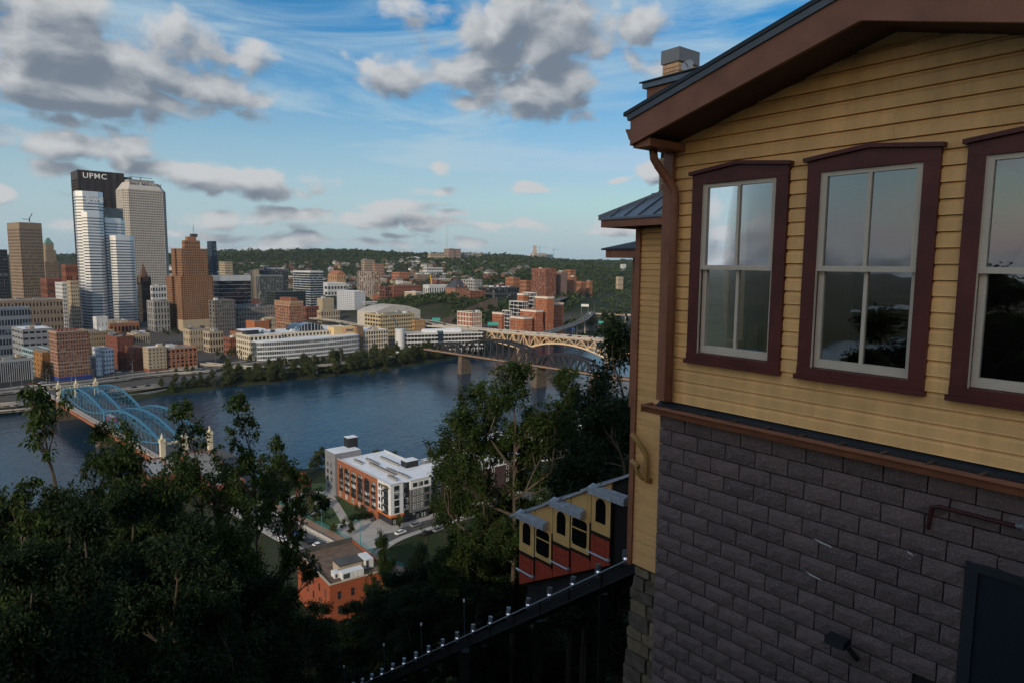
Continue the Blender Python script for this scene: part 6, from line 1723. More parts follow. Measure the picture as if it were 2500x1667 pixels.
ms = n.new('ShaderNodeMixShader'); l.new(math_n(n, l, 'MULTIPLY_ADD', fr_.outputs[0], 1.15, .12, clamp=True), ms.inputs[0]); l.new(tr_.outputs[0], ms.inputs[1]); l.new(gl_.outputs[0], ms.inputs[2])
om = n.new('ShaderNodeOutputMaterial'); l.new(ms.outputs[0], om.inputs[0])

st = thing("incline_station", "yellow clapboard hillside station with brown trim over a grey block wall", "station", S(3, 9, -6.5))
Zv = Vector((0, 0, 1))


def sbox(m, s0, s1, D0, D1, h0, h1, mat):
    m.box(S(s0, D0, h0), DD * (s1 - s0), NN * (D1 - D0), Zv * (h1 - h0), mat)


def sprism(m, prof, s0, s1, mat):          # profile (D, h) swept along s
    m.prism([S(s0, D, h) for D, h in prof], DD * (s1 - s0), mat)


PK, PKB, SL = 3.06, 2.16, .274             # gable peak s, underside height at the peak, slope
def rake(s): return PKB - SL * abs(s - PK)
SR, SLF = .45, 5.61
WIN = [(4.06, 5.31), (2.585, 3.845), (1.11, 2.37)]
HB, HT = -1.165, 1.13


def board(s0, s1, h0, hh, D=7.0, mat=YEL):
    m = MB()
    j = R.uniform(-.0015, .0015)
    sprism(m, [(D + .05, h0 + .002), (D - .004 + j, h0 + .002), (D + j, h0 + hh * .10), (D + j, h0 + hh * .70), (D + .020, h0 + hh * .86), (D + .026, h0 + hh - .0045), (D + .05, h0 + hh - .0045)], s0, s1, mat)
    m.build("siding_board", st)


hh = .148
k = 0
while True:
    h0 = -1.74 + k * hh
    k += 1
    if h0 > PKB + .02: break
    half = (PKB + .05 - h0) / SL
    a, b_ = max(SR, PK - half), min(SLF, PK + half)
    if b_ - a < .1: continue
    segs = [(a, b_)]
    if h0 + hh > HB + .02 and h0 < 1.06:
        for w0, w1 in WIN:
            ns = []
            for x, y in segs:
                if w1 <= x or w0 >= y: ns.append((x, y)); continue
                if w0 - x > .02: ns.append((x, w0 + .03))
                if y - w1 > .02: ns.append((w1 - .03, y))
            segs = ns
    for x, y in segs:
        if y - x > 3.4:
            c = x + (y - x) * R.choice((.38, .5, .62)); board(x, c - .0008, h0, hh); board(c + .0008, y, h0, hh)
        else:
            board(x, y, h0, hh)
# wall structure behind the boards, with real openings
m = MB()
for (a, b_, h0, h1) in [(SR, 5.7, -1.9, HB + .05), (SR, 5.7, .98, 1.5)] + [(x, y, HB + .05, .98) for x, y in ((5.2, 5.7), (3.735, 4.17), (2.26, 2.695), (SR, 1.22))]:
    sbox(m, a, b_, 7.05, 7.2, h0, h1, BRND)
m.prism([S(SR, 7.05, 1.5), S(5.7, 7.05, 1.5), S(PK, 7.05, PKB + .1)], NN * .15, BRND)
m.build("wall_frame", st)
# windows
for (w0, w1) in WIN:
    m = MB(); cs = (w0 + w1) / 2
    for a, b_ in ((w0, w0 + .14), (w1 - .14, w1)):
        sbox(m, a, b_, 6.955, 7.10, HB + .1, .98, RED)
    m.prism([S(w0, 6.955, .975), S(w1, 6.955, .975), S(w1, 6.955, 1.085), S(cs, 6.955, 1.155), S(w0, 6.955, 1.085)], NN * .145, RED)
    for a, b_ in ((w0 - .035, cs), (w1 + .035, cs)):      # crown moulding
        m.prism([S(a, 6.91, 1.085), S(b_, 6.91, 1.158), S(b_, 6.91, 1.198), S(a, 6.91, 1.125)], NN * .13, RED)
    sbox(m, w0, w1, 6.945, 7.12, HB, HB + .1, RED)
    sbox(m, w0 - .02, w1 + .02, 6.92, 6.99, HB - .03, HB + .02, RED)
    wi = m.build("window", st)
    a0, a1 = w0 + .143, w1 - .143
    for (h0, h1, D0, bot) in ((-.045, .972, 6.985, .055), (HB + .105, .012, 7.035, .09)):
        m = MB(); f = .058
        sbox(m, a0, a0 + f, D0, D0 + .05, h0, h1, SASH); sbox(m, a1 - f, a1, D0, D0 + .05, h0, h1, SASH)
        sbox(m, a0 + f, a1 - f, D0 + .001, D0 + .049, h0, h0 + bot, SASH); sbox(m, a0 + f, a1 - f, D0 + .001, D0 + .049, h1 - .045, h1, SASH)
        sbox(m, (a0 + a1) / 2 - .018, (a0 + a1) / 2 + .018, D0 + .004, D0 + .046, h0 + bot, h1 - .045, SASH)
        m.build("sash", wi)
        for x, y in ((a0 + f, (a0 + a1) / 2 - .018), ((a0 + a1) / 2 + .018, a1 - f)):
            m = MB(); q = D0 + .027
            m.poly([S(x - .004, q, h0 + bot - .004), S(y + .004, q, h0 + bot - .004), S(y + .004, q, h1 - .041), S(x - .004, q, h1 - .041)], PANE)
            m.build("pane", wi)
    m = MB()
    for a, b_ in ((a0 - .03, a0 + .005), (a1 - .005, a1 + .03)):
        sbox(m, a, b_, 6.972, 7.0, HB + .1, .974, SASH)
    m.build("sash_stop", wi)
# room behind the windows
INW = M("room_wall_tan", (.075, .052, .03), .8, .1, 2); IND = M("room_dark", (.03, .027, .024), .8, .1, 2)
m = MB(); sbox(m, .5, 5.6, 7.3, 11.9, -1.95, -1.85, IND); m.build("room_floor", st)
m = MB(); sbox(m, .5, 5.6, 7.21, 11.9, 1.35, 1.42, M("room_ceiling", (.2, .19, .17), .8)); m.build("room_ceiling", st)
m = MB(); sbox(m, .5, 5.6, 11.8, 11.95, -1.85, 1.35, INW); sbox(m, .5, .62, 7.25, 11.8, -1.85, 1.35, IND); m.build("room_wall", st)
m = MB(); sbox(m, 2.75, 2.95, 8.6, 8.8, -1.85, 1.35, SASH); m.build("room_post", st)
# side wall towards the river with two openings
m = MB()
for D0, D1, h0, h1 in ((7.2, 7.7, -1.9, 1.45), (8.6, 9.3, -1.9, 1.45), (10.2, 11.9, -1.9, 1.45), (7.7, 8.6, -1.9, -1.05), (9.3, 10.2, -1.9, -1.05), (7.7, 8.6, 1.0, 1.45), (9.3, 10.2, 1.0, 1.45)):
    sbox(m, 5.6, 5.72, D0, D1, h0, h1, YEL2)
m.build("side_wall", st)
# corner board, rake boards, soffit, roof
m = MB(); sbox(m, 5.612, 5.755, 6.94, 7.19, -1.74, 1.46, BRN); m.build("corner_board", st)
for sg in (-1, 1):
    e = PK + sg * 2.67
    nm = "rake_board"
    m = MB()
    for (D0, D1, lo_, hi_, mat) in ((6.28, 6.33, 0, .29, BRN),):
        m.hexa([S(PK, D0, PKB + lo_), S(e, D0, rake(e) + lo_), S(e, D1, rake(e) + lo_), S(PK, D1, PKB + lo_), S(PK, D0, PKB + hi_), S(e, D0, rake(e) + hi_), S(e, D1, rake(e) + hi_), S(PK, D1, PKB + hi_)], mat)
    m.build(nm, st)
    m = MB(); e2 = e + sg * .03
    m.hexa([S(PK, 6.255, PKB + .292), S(e2, 6.255, rake(e2) + .292), S(e2, 6.32, rake(e2) + .292), S(PK, 6.32, PKB + .292), S(PK, 6.24, PKB + .352), S(e2, 6.24, rake(e2) + .352), S(e2, 6.32, rake(e2) + .352), S(PK, 6.32, PKB + .352)], TIN); m.build("drip_edge", st)
    m = MB(); e3 = e + sg * .07
    m.hexa([S(PK, 6.225, PKB + .356), S(e3, 6.225, rake(e3) + .356), S(e3, 13.2, rake(e3) + .356), S(PK, 13.2, PKB + .356), S(PK, 6.225, PKB + .40), S(e3, 6.225, rake(e3) + .40), S(e3, 13.2, rake(e3) + .40), S(PK, 13.2, PKB + .40)], FLASH); m.build("roof", st)
    m = MB()
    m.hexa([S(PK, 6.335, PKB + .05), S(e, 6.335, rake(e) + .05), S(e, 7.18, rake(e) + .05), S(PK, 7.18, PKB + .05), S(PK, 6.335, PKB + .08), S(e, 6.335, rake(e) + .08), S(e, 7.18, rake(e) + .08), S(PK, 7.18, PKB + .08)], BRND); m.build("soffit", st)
    # eave return box and side fascia
    a, b_ = sorted((e - sg * .26, e - sg * .002))
    m = MB(); sbox(m, a, b_, 6.336, 7.35, rake(e) - .03, rake(e) + .06, BRN); m.build("eave_return", st)
    m = MB(); sbox(m, *sorted((e, e + sg * .02)), 6.30, 13.1, rake(e) + .0, rake(e) + .29, BRN); m.build("eave_fascia", st)
    m = MB(); g0 = e + sg * .022
    sd_s = [g0, g0 + sg * .12]
    m.prism([S(g0, 6.36, rake(e) + .08), S(g0 + sg * .07, 6.36, rake(e) + .08), S(g0 + sg * .10, 6.36, rake(e) + .15), S(g0 + sg * .13, 6.36, rake(e) + .20), S(g0 + sg * .13, 6.36, rake(e) + .215), S(g0, 6.36, rake(e) + .20)], NN * 6.6, BRN); m.build("eave_gutter", st)
# downspout
m = MB()
for q in range(5):
    pass
m.tube([S(5.66, 6.62, 1.40), S(5.66, 6.64, 1.30), S(5.645, 6.70, 1.22), S(5.58, 6.84, 1.04), S(5.545, 6.90, .93), S(5.535, 6.915, .80), S(5.535, 6.915, -1.72)], .052, BRN, 10); m.build("downspout", st, smooth=True)
m = MB()
for q in range(7):
    f = q / 6; c = S(5.645, 6.70, 1.22).lerp(S(5.58, 6.84, 1.04), f)
    m.tube([c, c + (S(5.58, 6.84, 1.04) - S(5.645, 6.70, 1.22)).normalized() * .012], .056, BRN, 10)
m.build("downspout_rib", st)
# ledge flashing and box gutter under the boards
m = MB(); sprism(m, [(7.04, -1.745), (6.94, -1.80), (6.94, -1.815), (7.04, -1.765)], SR, 5.75, FLASH); m.build("flashing", st)
m = MB(); sprism(m, [(6.96, -1.80), (6.955, -1.80), (6.945, -1.87), (6.80, -1.875), (6.765, -1.83), (6.735, -1.80), (6.735, -1.775), (6.725, -1.775), (6.725, -1.805), (6.755, -1.84), (6.78, -1.89), (6.96, -1.885)], SR, 5.82, BRN); m.build("gutter", st)
m = MB(); sbox(m, 5.815, 5.825, 6.726, 6.96, -1.885, -1.785, BRN); m.build("gutter_end", st)
m = MB()
for q in range(12):
    sbox(m, SR + .3 + q * .42, SR + .33 + q * .42, 6.735, 6.95, -1.80, -1.785, M("gutter_bracket", (.08, .06, .05), .5))
m.build("gutter_bracket", st, "stuff")
m = MB(); sprism(m, [(6.95, -1.83), (6.90, -1.835), (6.90, -1.842), (6.95, -1.838)], SR, 5.7, M("pale_strip", (.4, .39, .36), .7)); m.build("gutter_strip", st)
# block wall
m = MB(); sbox(m, .2, 5.63, 6.955, 7.5, -9.5, -1.79, MORT); m.build("block_backing", st)
BV = []
for v in range(7):
    m = MB(); nx, nz_ = 5, 3
    gridp = {}
    for i_ in range(nx + 1):
        for j in range(nz_ + 1):
            ed = i_ in (0, nx) or j in (0, nz_)
            gridp[i_, j] = Vector((.387 * i_ / nx + (0 if i_ in (0, nx) else R.uniform(-.012, .012)) + (R.uniform(-.003, .003) if ed else 0), (.006 + R.uniform(0, .006)) if ed else R.uniform(-.014, .002), .186 * j / nz_ + (R.uniform(-.003, .003) if j in (0, nz_) else R.uniform(-.008, .008))))
    for i_ in range(nx):
        for j in range(nz_):
            m.poly([gridp[i_, j], gridp[i_ + 1, j], gridp[i_ + 1, j + 1], gridp[i_, j + 1]], BLOCKM)
    m.hexa([(.002, .01, .002), (.385, .01, .002), (.385, .045, .002), (.002, .045, .002), (.002, .01, .184), (.385, .01, .184), (.385, .045, .184), (.002, .045, .184)], BLOCKM)
    BV.append(m.mesh("concrete_block"))
rotm = math.atan2(DD.y, DD.x)
nblk = 0
row = 0
cntb = 0
rest = MB()
while row < 36:
    h0 = -2.095 - row * .2
    s_end = 5.665
    x = s_end - (.2 if row % 2 else .4)
    first = True
    while x > .25:
        p = S(x, 6.92, h0) - EYE
        zc = p.dot(_F); uu_ = 1250 + FPX * p.dot(CR) / zc; vv_ = 833.5 - FPX * p.dot(CU) / zc
        if cntb < 298 and uu_ < 2640 and vv_ < 1740 and not (x + .4 < 2.16 and h0 < -2.70):
            o = put("concrete_block", R.choice(BV), st)
            sx = .5 if (first and row % 2) else 1
            o.matrix_parent_inverse = Matrix.Translation(-Vector(st.location))
            # mesh x runs along -s, mesh y points into the wall
            o.location = S(x + .4 * sx if sx == 1 else x + .2, 6.92, h0)
            o.rotation_euler = (0, 0, rotm + math.pi)
            o.scale = (sx if sx == 1 else .487, -1 if False else 1, 1)
            if h0 < -2.70 and x < 2.1 < x + .4: o.scale.x *= (x + .4 - 2.1) / .4
            cntb += 1
        elif not (x + .4 < 2.5 and h0 < -2.70):
            rest.box(S(x + .004, 6.925, h0), DD * .387, NN * .04, (0, 0, .186), BLOCKM)
        first = False
        x -= .4
    row += 1
# mesh-y after a half turn must still point into the wall: check against NN
_yd = Vector((-math.sin(rotm + math.pi), math.cos(rotm + math.pi), 0))
if _yd.dot(NN) < 0:
    for o in [c for c in st.children if c.name.startswith("concrete_block")]:
        o.scale.y = -1
rest.build("block_course", st, "stuff")
# white lime runs
for s_, h_, w_ in ((3.33, -2.905, .20), (3.42, -3.30, .18), (2.55, -2.72, .05)):
    m = MB(); m.poly([S(s_ + w_, 6.899, h_ + .03), S(s_, 6.899, h_ + .005), S(s_ - .02, 6.899, h_ - .012), S(s_ + w_ * .6, 6.899, h_)], M("lime_stain", (.5, .5, .48), .9)); m.build("lime_stain", st)
# door, conduit, fittings on the block wall
m = MB(); sbox(m, .9, 2.08, 6.93, 6.955, -4.9, -2.70, M("dark_blue_door", (.012, .018, .028), .45, .1, 2)); d_ = m.build("door", st)
m = MB()
for a, b_, h0, h1 in ((2.0, 2.1, -4.9, -2.62), (.9, 2.0, -2.70, -2.62)):
    sbox(m, a, b_, 6.90, 6.929, h0, h1, M("door_frame_paint", (.02, .026, .034), .5))
m.build("door_frame", d_)
m = MB(); m.tube([S(2.42, 6.87, -2.42), S(2.40, 6.87, -2.20), S(2.34, 6.87, -2.18), S(1.7, 6.87, -2.18)], .02, M("red_conduit", (.045, .009, .008), .6), 8); m.build("conduit", st)
m = MB(); m.tube([S(1.72, 6.84, -2.16), S(1.66, 6.80, -2.14)], .035, M("steel_fitting", (.4, .42, .45), .3, metal=.8), 10); m.build("conduit_fitting", st)
m = MB(); m.tube([S(2.98, 6.88, -3.98), S(2.99, 6.80, -3.90), S(3.02, 6.74, -3.82)], .03, BLACKST, 8); m.abox((0, 0, 0), (.001, .001, .001), BLACKST); m.build("lamp_arm", st)
m = MB(); sbox(m, 3.02, 3.22, 6.66, 6.80, -3.84, -3.76, BLACKST); m.build("floodlight", st)
# ---- rear parts: tall block eave, chimney, river wing
m = MB(); sbox(m, 4.0, 9.18, 10.5, 10.55, 3.09, 3.40, BRN); m.build("rear_fascia", st)
m = MB(); sbox(m, 9.16, 9.2, 10.55, 14, 3.09, 3.40, BRN); m.build("rear_fascia", st)
m = MB(); sbox(m, 4.0, 9.25, 10.44, 14, 3.405, 3.50, TIN); m.build("rear_roof_edge", st)
m = MB(); m.hexa([S(4, 10.4, 3.505), S(9.3, 10.4, 3.505), S(8, 13, 3.51), S(4, 13, 3.51), S(4, 10.4, 3.53), S(9.3, 10.4, 3.53), S(8, 13, 4.05), S(4, 13, 4.05)], FLASH); m.build("rear_roof", st)
m = MB(); sbox(m, 5.76, 8.55, 12.65, 14, -1.9, 3.09, YEL2); m.build("rear_block_wall", st)
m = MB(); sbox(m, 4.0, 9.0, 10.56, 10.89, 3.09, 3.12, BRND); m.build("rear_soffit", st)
# chimney of separate bricks
chx, chD = (10.84, 11.33), (13.5, 14.22)
CBR = M("buff_chimney_brick", (.30, .21, .14), .9, .3, 5, bump=.3, bscale=30)
m = MB(); sbox(m, chx[0] + .02, chx[1] - .02, chD[0] + .02, chD[1], 1.0, 4.86, MORT); ch = m.build("chimney", st)
bm1 = MB(); bm1.abox((0, 0, 0), (.225, .1, .082), CBR); BK = bm1.mesh("brick")
rr_ = 0
for hq in np.arange(1.5, 4.84, .095):
    rr_ += 1
    x = chx[1] - (.115 if rr_ % 2 else 0)
    first = True
    if rr_ % 2:
        xs = [(chx[1] - .115, .11), (chx[1] - .35, .225), (chx[0], .17)]
    else:
        xs = [(chx[1] - .225, .222), (chx[1] - .46, .225), (chx[0], .06)]
    vis = hq > 3.3 or hq < 2.6
    if not vis: continue
    for x0, w_ in xs:
        o = put("brick", BK, ch); o.location = S(x0, chD[0] - R.uniform(.0, .008), float(hq)); o.rotation_euler = (0, 0, rotm); o.scale = (w_ / .225, -1 if DD.cross(NN).z < 0 else 1, 1)
    if hq > 4.2:
        for i_ in range(3):
            o = put("brick", BK, ch); o.location = S(chx[0] - .004, chD[0] + .0 + i_ * .24 + (.11 if rr_ % 2 else 0), float(hq)); o.rotation_euler = (0, 0, math.atan2(NN.y, NN.x)); o.scale = (1, 1, 1)
m = MB(); sbox(m, chx[0] - .03, chx[1] + .03, chD[0] - .03, chD[1] + .03, 4.84, 5.16, M("grey_cap_metal", (.09, .105, .125), .5, .1)); m.build("chimney_cap", ch)
m = MB(); sbox(m, chx[0], chx[1] + .12, chD[0] - .12, chD[1], 1.0, 1.78, TIN); m.build("chimney_flashing", ch)
dish = S(8.45, 10.8, 3.72)
t = thing("satellite_dish", "small pale satellite dish on the rear roof in front of the chimney", "dish", S(8.45, 10.8, 3.5))
m = MB()
nrm = (Vector((-.5, -.7, .45))).normalized(); ua = nrm.orthogonal().normalized(); ub = nrm.cross(ua)
for i_ in range(3):
    for j in range(14):
        def q(a, b_): return dish + (ua * math.cos(2 * math.pi * b_ / 14) + ub * math.sin(2 * math.pi * b_ / 14)) * (.12 * a / 3) + nrm * (.04 * (a / 3) ** 2)
        m.poly([q(i_, j), q(i_, j + 1), q(i_ + 1, j + 1), q(i_ + 1, j)], M("dish_grey", (.42, .43, .45), .5))
m.build("reflector", t, smooth=True)
m = MB(); m.tube([S(8.45, 10.85, 3.5), dish - nrm * .02], .02, GREYC, 6); m.tube([dish, dish + nrm * .2 + Vector((0, 0, -.05))], .01, GREYC, 5); m.build("bracket", t)
# wing towards the river
m = MB(); sbox(m, 5.8, 10.84, 12.36, 12.6, -7.3, .9, BRND); m.build("wing_wall", st)
hw = .1405
for k in range(58):
    h0 = -7.26 + k * hw
    board(8.4, 10.79, h0, hw, 12.31, YEL2)
m = MB(); sbox(m, 10.785, 10.93, 12.26, 12.5, -7.3, .88, BRN); m.build("corner_board", st)
m = MB(); sbox(m, 10.80, 10.90, 12.5, 18.5, -6.9, .88, YEL2); m.build("wing_end_wall", st)
m = MB(); sbox(m, 5.8, 11.42, 11.60, 11.64, .87, 1.03, BRN); m.build("wing_fascia", st)
m = MB(); sbox(m, 11.40, 11.44, 11.64, 18, .87, 1.03, BRN); m.build("wing_fascia", st)
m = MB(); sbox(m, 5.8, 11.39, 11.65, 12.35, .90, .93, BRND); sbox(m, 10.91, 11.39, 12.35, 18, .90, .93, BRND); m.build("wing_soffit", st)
E1, E2 = (11.47, 11.56), (8.2, 14.83)
m = MB(); zr = 1.08 + .56 * 3.27
m.hexa([S(5.8, 11.56, 1.035), S(11.47, 11.56, 1.035), S(8.2, 14.83, zr - .03), S(5.8, 14.83, zr - .03), S(5.8, 11.56, 1.085), S(11.47, 11.56, 1.085), S(8.2, 14.83, zr), S(5.8, 14.83, zr)], TIN); m.build("wing_roof", st)
m = MB(); m.hexa([S(11.47, 11.56, 1.033), S(11.47, 18.1, 1.033), S(8.2, 14.84, zr - .032), S(8.2, 14.83, zr - .032), S(11.47, 11.56, 1.083), S(11.47, 18.1, 1.083), S(8.2, 14.84, zr - .002), S(8.2, 14.83, zr - .002)], TIN); m.build("wing_roof", st)
m = MB()
for q in range(10):
    s_ = 11.1 - q * .42; kk = min(3.2, 11.47 - s_)
    m.bar(S(s_, 11.58, 1.10), S(s_, 11.56 + kk, 1.10 + .56 * kk), .03, .05, TIN)
m.bar(S(11.47, 11.56, 1.11), S(8.2, 14.83, zr + .03), .07, .07, TIN)
m.build("standing_seam", st)
m = MB(); m.bar(S(11.2, 11.9, 1.24), S(6, 11.9, 1.24), .03, .05, FLASH); m.build("snow_guard", st)
# overhanging rear bay
m = MB(); sbox(m, 10.95, 12.72, 14.3, 14.5, -3.9, .34, YEL2); m.build("bay_wall", st)
for k in range(30):
    board(10.95, 12.6, -3.9 + k * .1405, .1405, 14.24, YEL2)
m = MB(); sbox(m, 12.6, 12.74, 14.2, 14.4, -3.92, .34, BRN); m.build("corner_board", st)
m = MB(); sbox(m, 12.74, 12.80, 14.5, 16.2, -1.6, .1, RED); sbox(m, 12.2, 12.5, 14.16, 14.23, -1.6, .12, RED); m.build("bay_window_casing", st)
m = MB(); m.frustum([S(11, 14.3, -4.6), S(12.3, 14.3, -4.6), S(12.3, 17, -4.6), S(11, 17, -4.6)], [S(10.95, 14.26, -3.92), S(12.7, 14.26, -3.92), S(12.7, 17, -3.92), S(10.95, 17, -3.92)], YEL2); m.build("bay_skirt", st)
m = MB(); sbox(m, 10.95, 13.3, 13.72, 13.76, .20, .40, BRN); sbox(m, 13.28, 13.32, 13.76, 17.5, .20, .40, BRN); m.build("bay_fascia", st)
m = MB(); m.hexa([S(10.95, 13.66, .405), S(13.42, 13.66, .405), S(12.2, 15.6, .9), S(10.95, 15.6, .9), S(10.95, 13.66, .45), S(13.42, 13.66, .45), S(12.2, 15.6, .95), S(10.95, 15.6, .95)], SLATE); m.hexa([S(13.42, 13.66, .403), S(13.42, 17.6, .403), S(12.2, 15.7, .9), S(12.2, 15.6, .9), S(13.42, 13.66, .448), S(13.42, 17.6, .448), S(12.2, 15.7, .95), S(12.2, 15.6, .95)], SLATE); m.build("bay_roof", st)
# dark car bay behind the wing
m = MB(); sbox(m, 8.5, 10.7, 18.4, 18.6, -10.5, -1, IND); sbox(m, 8.4, 8.5, 12.6, 18.6, -10.5, -1, IND); sbox(m, 8.5, 10.8, 12.62, 18.6, -6.9, -6.75, IND); m.build("car_bay", st)
# rubble foundation, stone by stone
STN_ = [M("foundation_stone", (.20, .155, .10), .95, .4, 4, bump=.6, bscale=18), M("foundation_stone_dark", (.12, .10, .075), .95, .45, 4, bump=.6, bscale=18)]
m = MB(); m.hexa([S(8.6, 12.45, -14), S(11.1, 12.45, -14), S(11.1, 13.0, -14), S(8.6, 13.0, -14), S(8.6, 12.45, -7.3), S(10.74, 12.45, -7.3), S(10.74, 12.9, -7.3), S(8.6, 12.9, -7.3)], MORT); m.build("foundation_core", st)
h0 = -7.3
while h0 > -12.6:
    hh_ = R.uniform(.26, .42); h0 -= hh_
    x = 10.78 + .34 * (-7.3 - h0) / 4 + R.uniform(-.05, .05)
    while x > 9.35:
        w_ = R.uniform(.35, .75)
        m = MB(); j = [R.uniform(-.02, .02) for _ in range(16)]
        o = .012
        m.frustum([S(x - w_ + o, 12.6, h0 + o), S(x - o, 12.6, h0 + o), S(x - o, 12.6, h0 + hh_ - o), S(x - w_ + o, 12.6, h0 + hh_ - o)], [S(x - w_ + .03 + j[0], 12.36 + j[1], h0 + .03 + j[2]), S(x - .03 + j[3], 12.36 + j[4], h0 + .03 + j[5]), S(x - .03 + j[6], 12.36 + j[7], h0 + hh_ - .03 + j[8]), S(x - w_ + .03 + j[9], 12.36 + j[10], h0 + hh_ - .03 + j[11])], R.choice(STN_))
        m.build("stone", st)
        x -= w_
# yellow vent pipes
PIPE = M("yellow_pipe", (.40, .24, .08), .5, .12, 4)
m = MB(); m.tube([S(10.70, 12.05, -3.95), S(10.55, 12.12, -4.12), S(10.36, 12.18, -4.38), S(10.33, 12.18, -4.5), S(10.33, 12.18, -4.95), S(10.31, 12.2, -5.03), S(10.27, 12.3, -5.05)], .062, PIPE, 10); m.build("vent_pipe", st, smooth=True)
m = MB(); m.tube([S(10.72, 12.10, -4.62), S(10.6, 12.10, -4.68), S(10.48, 12.08, -4.72)], .06, PIPE, 10); m.tube([S(10.6, 12.12, -4.7), S(10.56, 12.16, -4.9), S(10.47, 12.2, -5.0), S(10.42, 12.3, -5.02)], .055, PIPE, 10); m.build("vent_pipe", st, smooth=True)
# chair in the room
t = thing("wooden_chair", "dark wooden chair standing inside the first station window", "chair", S(5.05, 7.7, -1.85))
WOOD = M("chair_wood", (.06, .03, .015), .5)
m = MB(); sbox(m, 4.85, 5.2, 7.5, 7.9, -1.2, -1.16, WOOD); m.build("seat", t)
m = MB(); sbox(m, 4.85, 4.88, 7.5, 7.9, -.72, -.5, WOOD); sbox(m, 4.85, 4.88, 7.5, 7.56, -1.16, -.72, WOOD); sbox(m, 4.85, 4.88, 7.84, 7.9, -1.16, -.72, WOOD); m.build("backrest", t)
for a in (4.86, 5.16):
    for D in (7.51, 7.86):
        m = MB(); sbox(m, a, a + .035, D, D + .035, -1.85, -1.2, WOOD); m.build("leg", t)

# ------------------------------------------------------------------ incline car
CY = M("car_yellow", (.60, .385, .145), .5, .1, 2); CRD = M("car_red_paint", (.33, .052, .028), .5, .12, 2); CBK = M("car_black_trim", (.012, .010, .010), .5, .1)
CTIN = M("galvanised_metal", (.40, .45, .52), .42, .25, 5, metal=.3); CGL = glazing("car_window_glass", (.006, .007, .007), (.01, .01, .01), .1, 3, .12, .5)
t = thing("incline_car", "yellow and red stepped funicular car below the station", "funicular", S(16.3, 16, -12))
D0 = 15.0
def skirt(s): return -11.59 + .527 * (18.49 - s)
def roofh(s): return -9.12 + .53 * (18.79 - s)
m = MB(); m.prism([S(18.46, D0 + .06, skirt(18.46)), S(12.6, D0 + .06, skirt(12.6)), S(12.6, D0 + .06, roofh(12.6) - .05), S(18.46, D0 + .06, roofh(18.46) - .05)], NN * 2.5, CBK); m.build("body", t)
def arch_pts(a0, a1, h0, h1, D, rise):
    pts = [S(a0, D, h0), S(a1, D, h0)]
    for f in np.linspace(0, math.pi, 9): pts.append(S((a0 + a1) / 2 + (a1 - a0) / 2 * math.cos(f), D, h1 - rise + rise * math.sin(f)))
    return pts
def round_pts(a0, a1, h0, h1, D, r):
    pts = []
    for cx, ch_, st_ in ((a1 - r, h1 - r, 0), (a0 + r, h1 - r, 1), (a0 + r, h0 + r, 2), (a1 - r, h0 + r, 3)):
        for q in range(4): a = math.pi / 2 * (st_ + q / 3); pts.append(S(cx + r * math.cos(a), D, ch_ + r * math.sin(a)))
    return pts
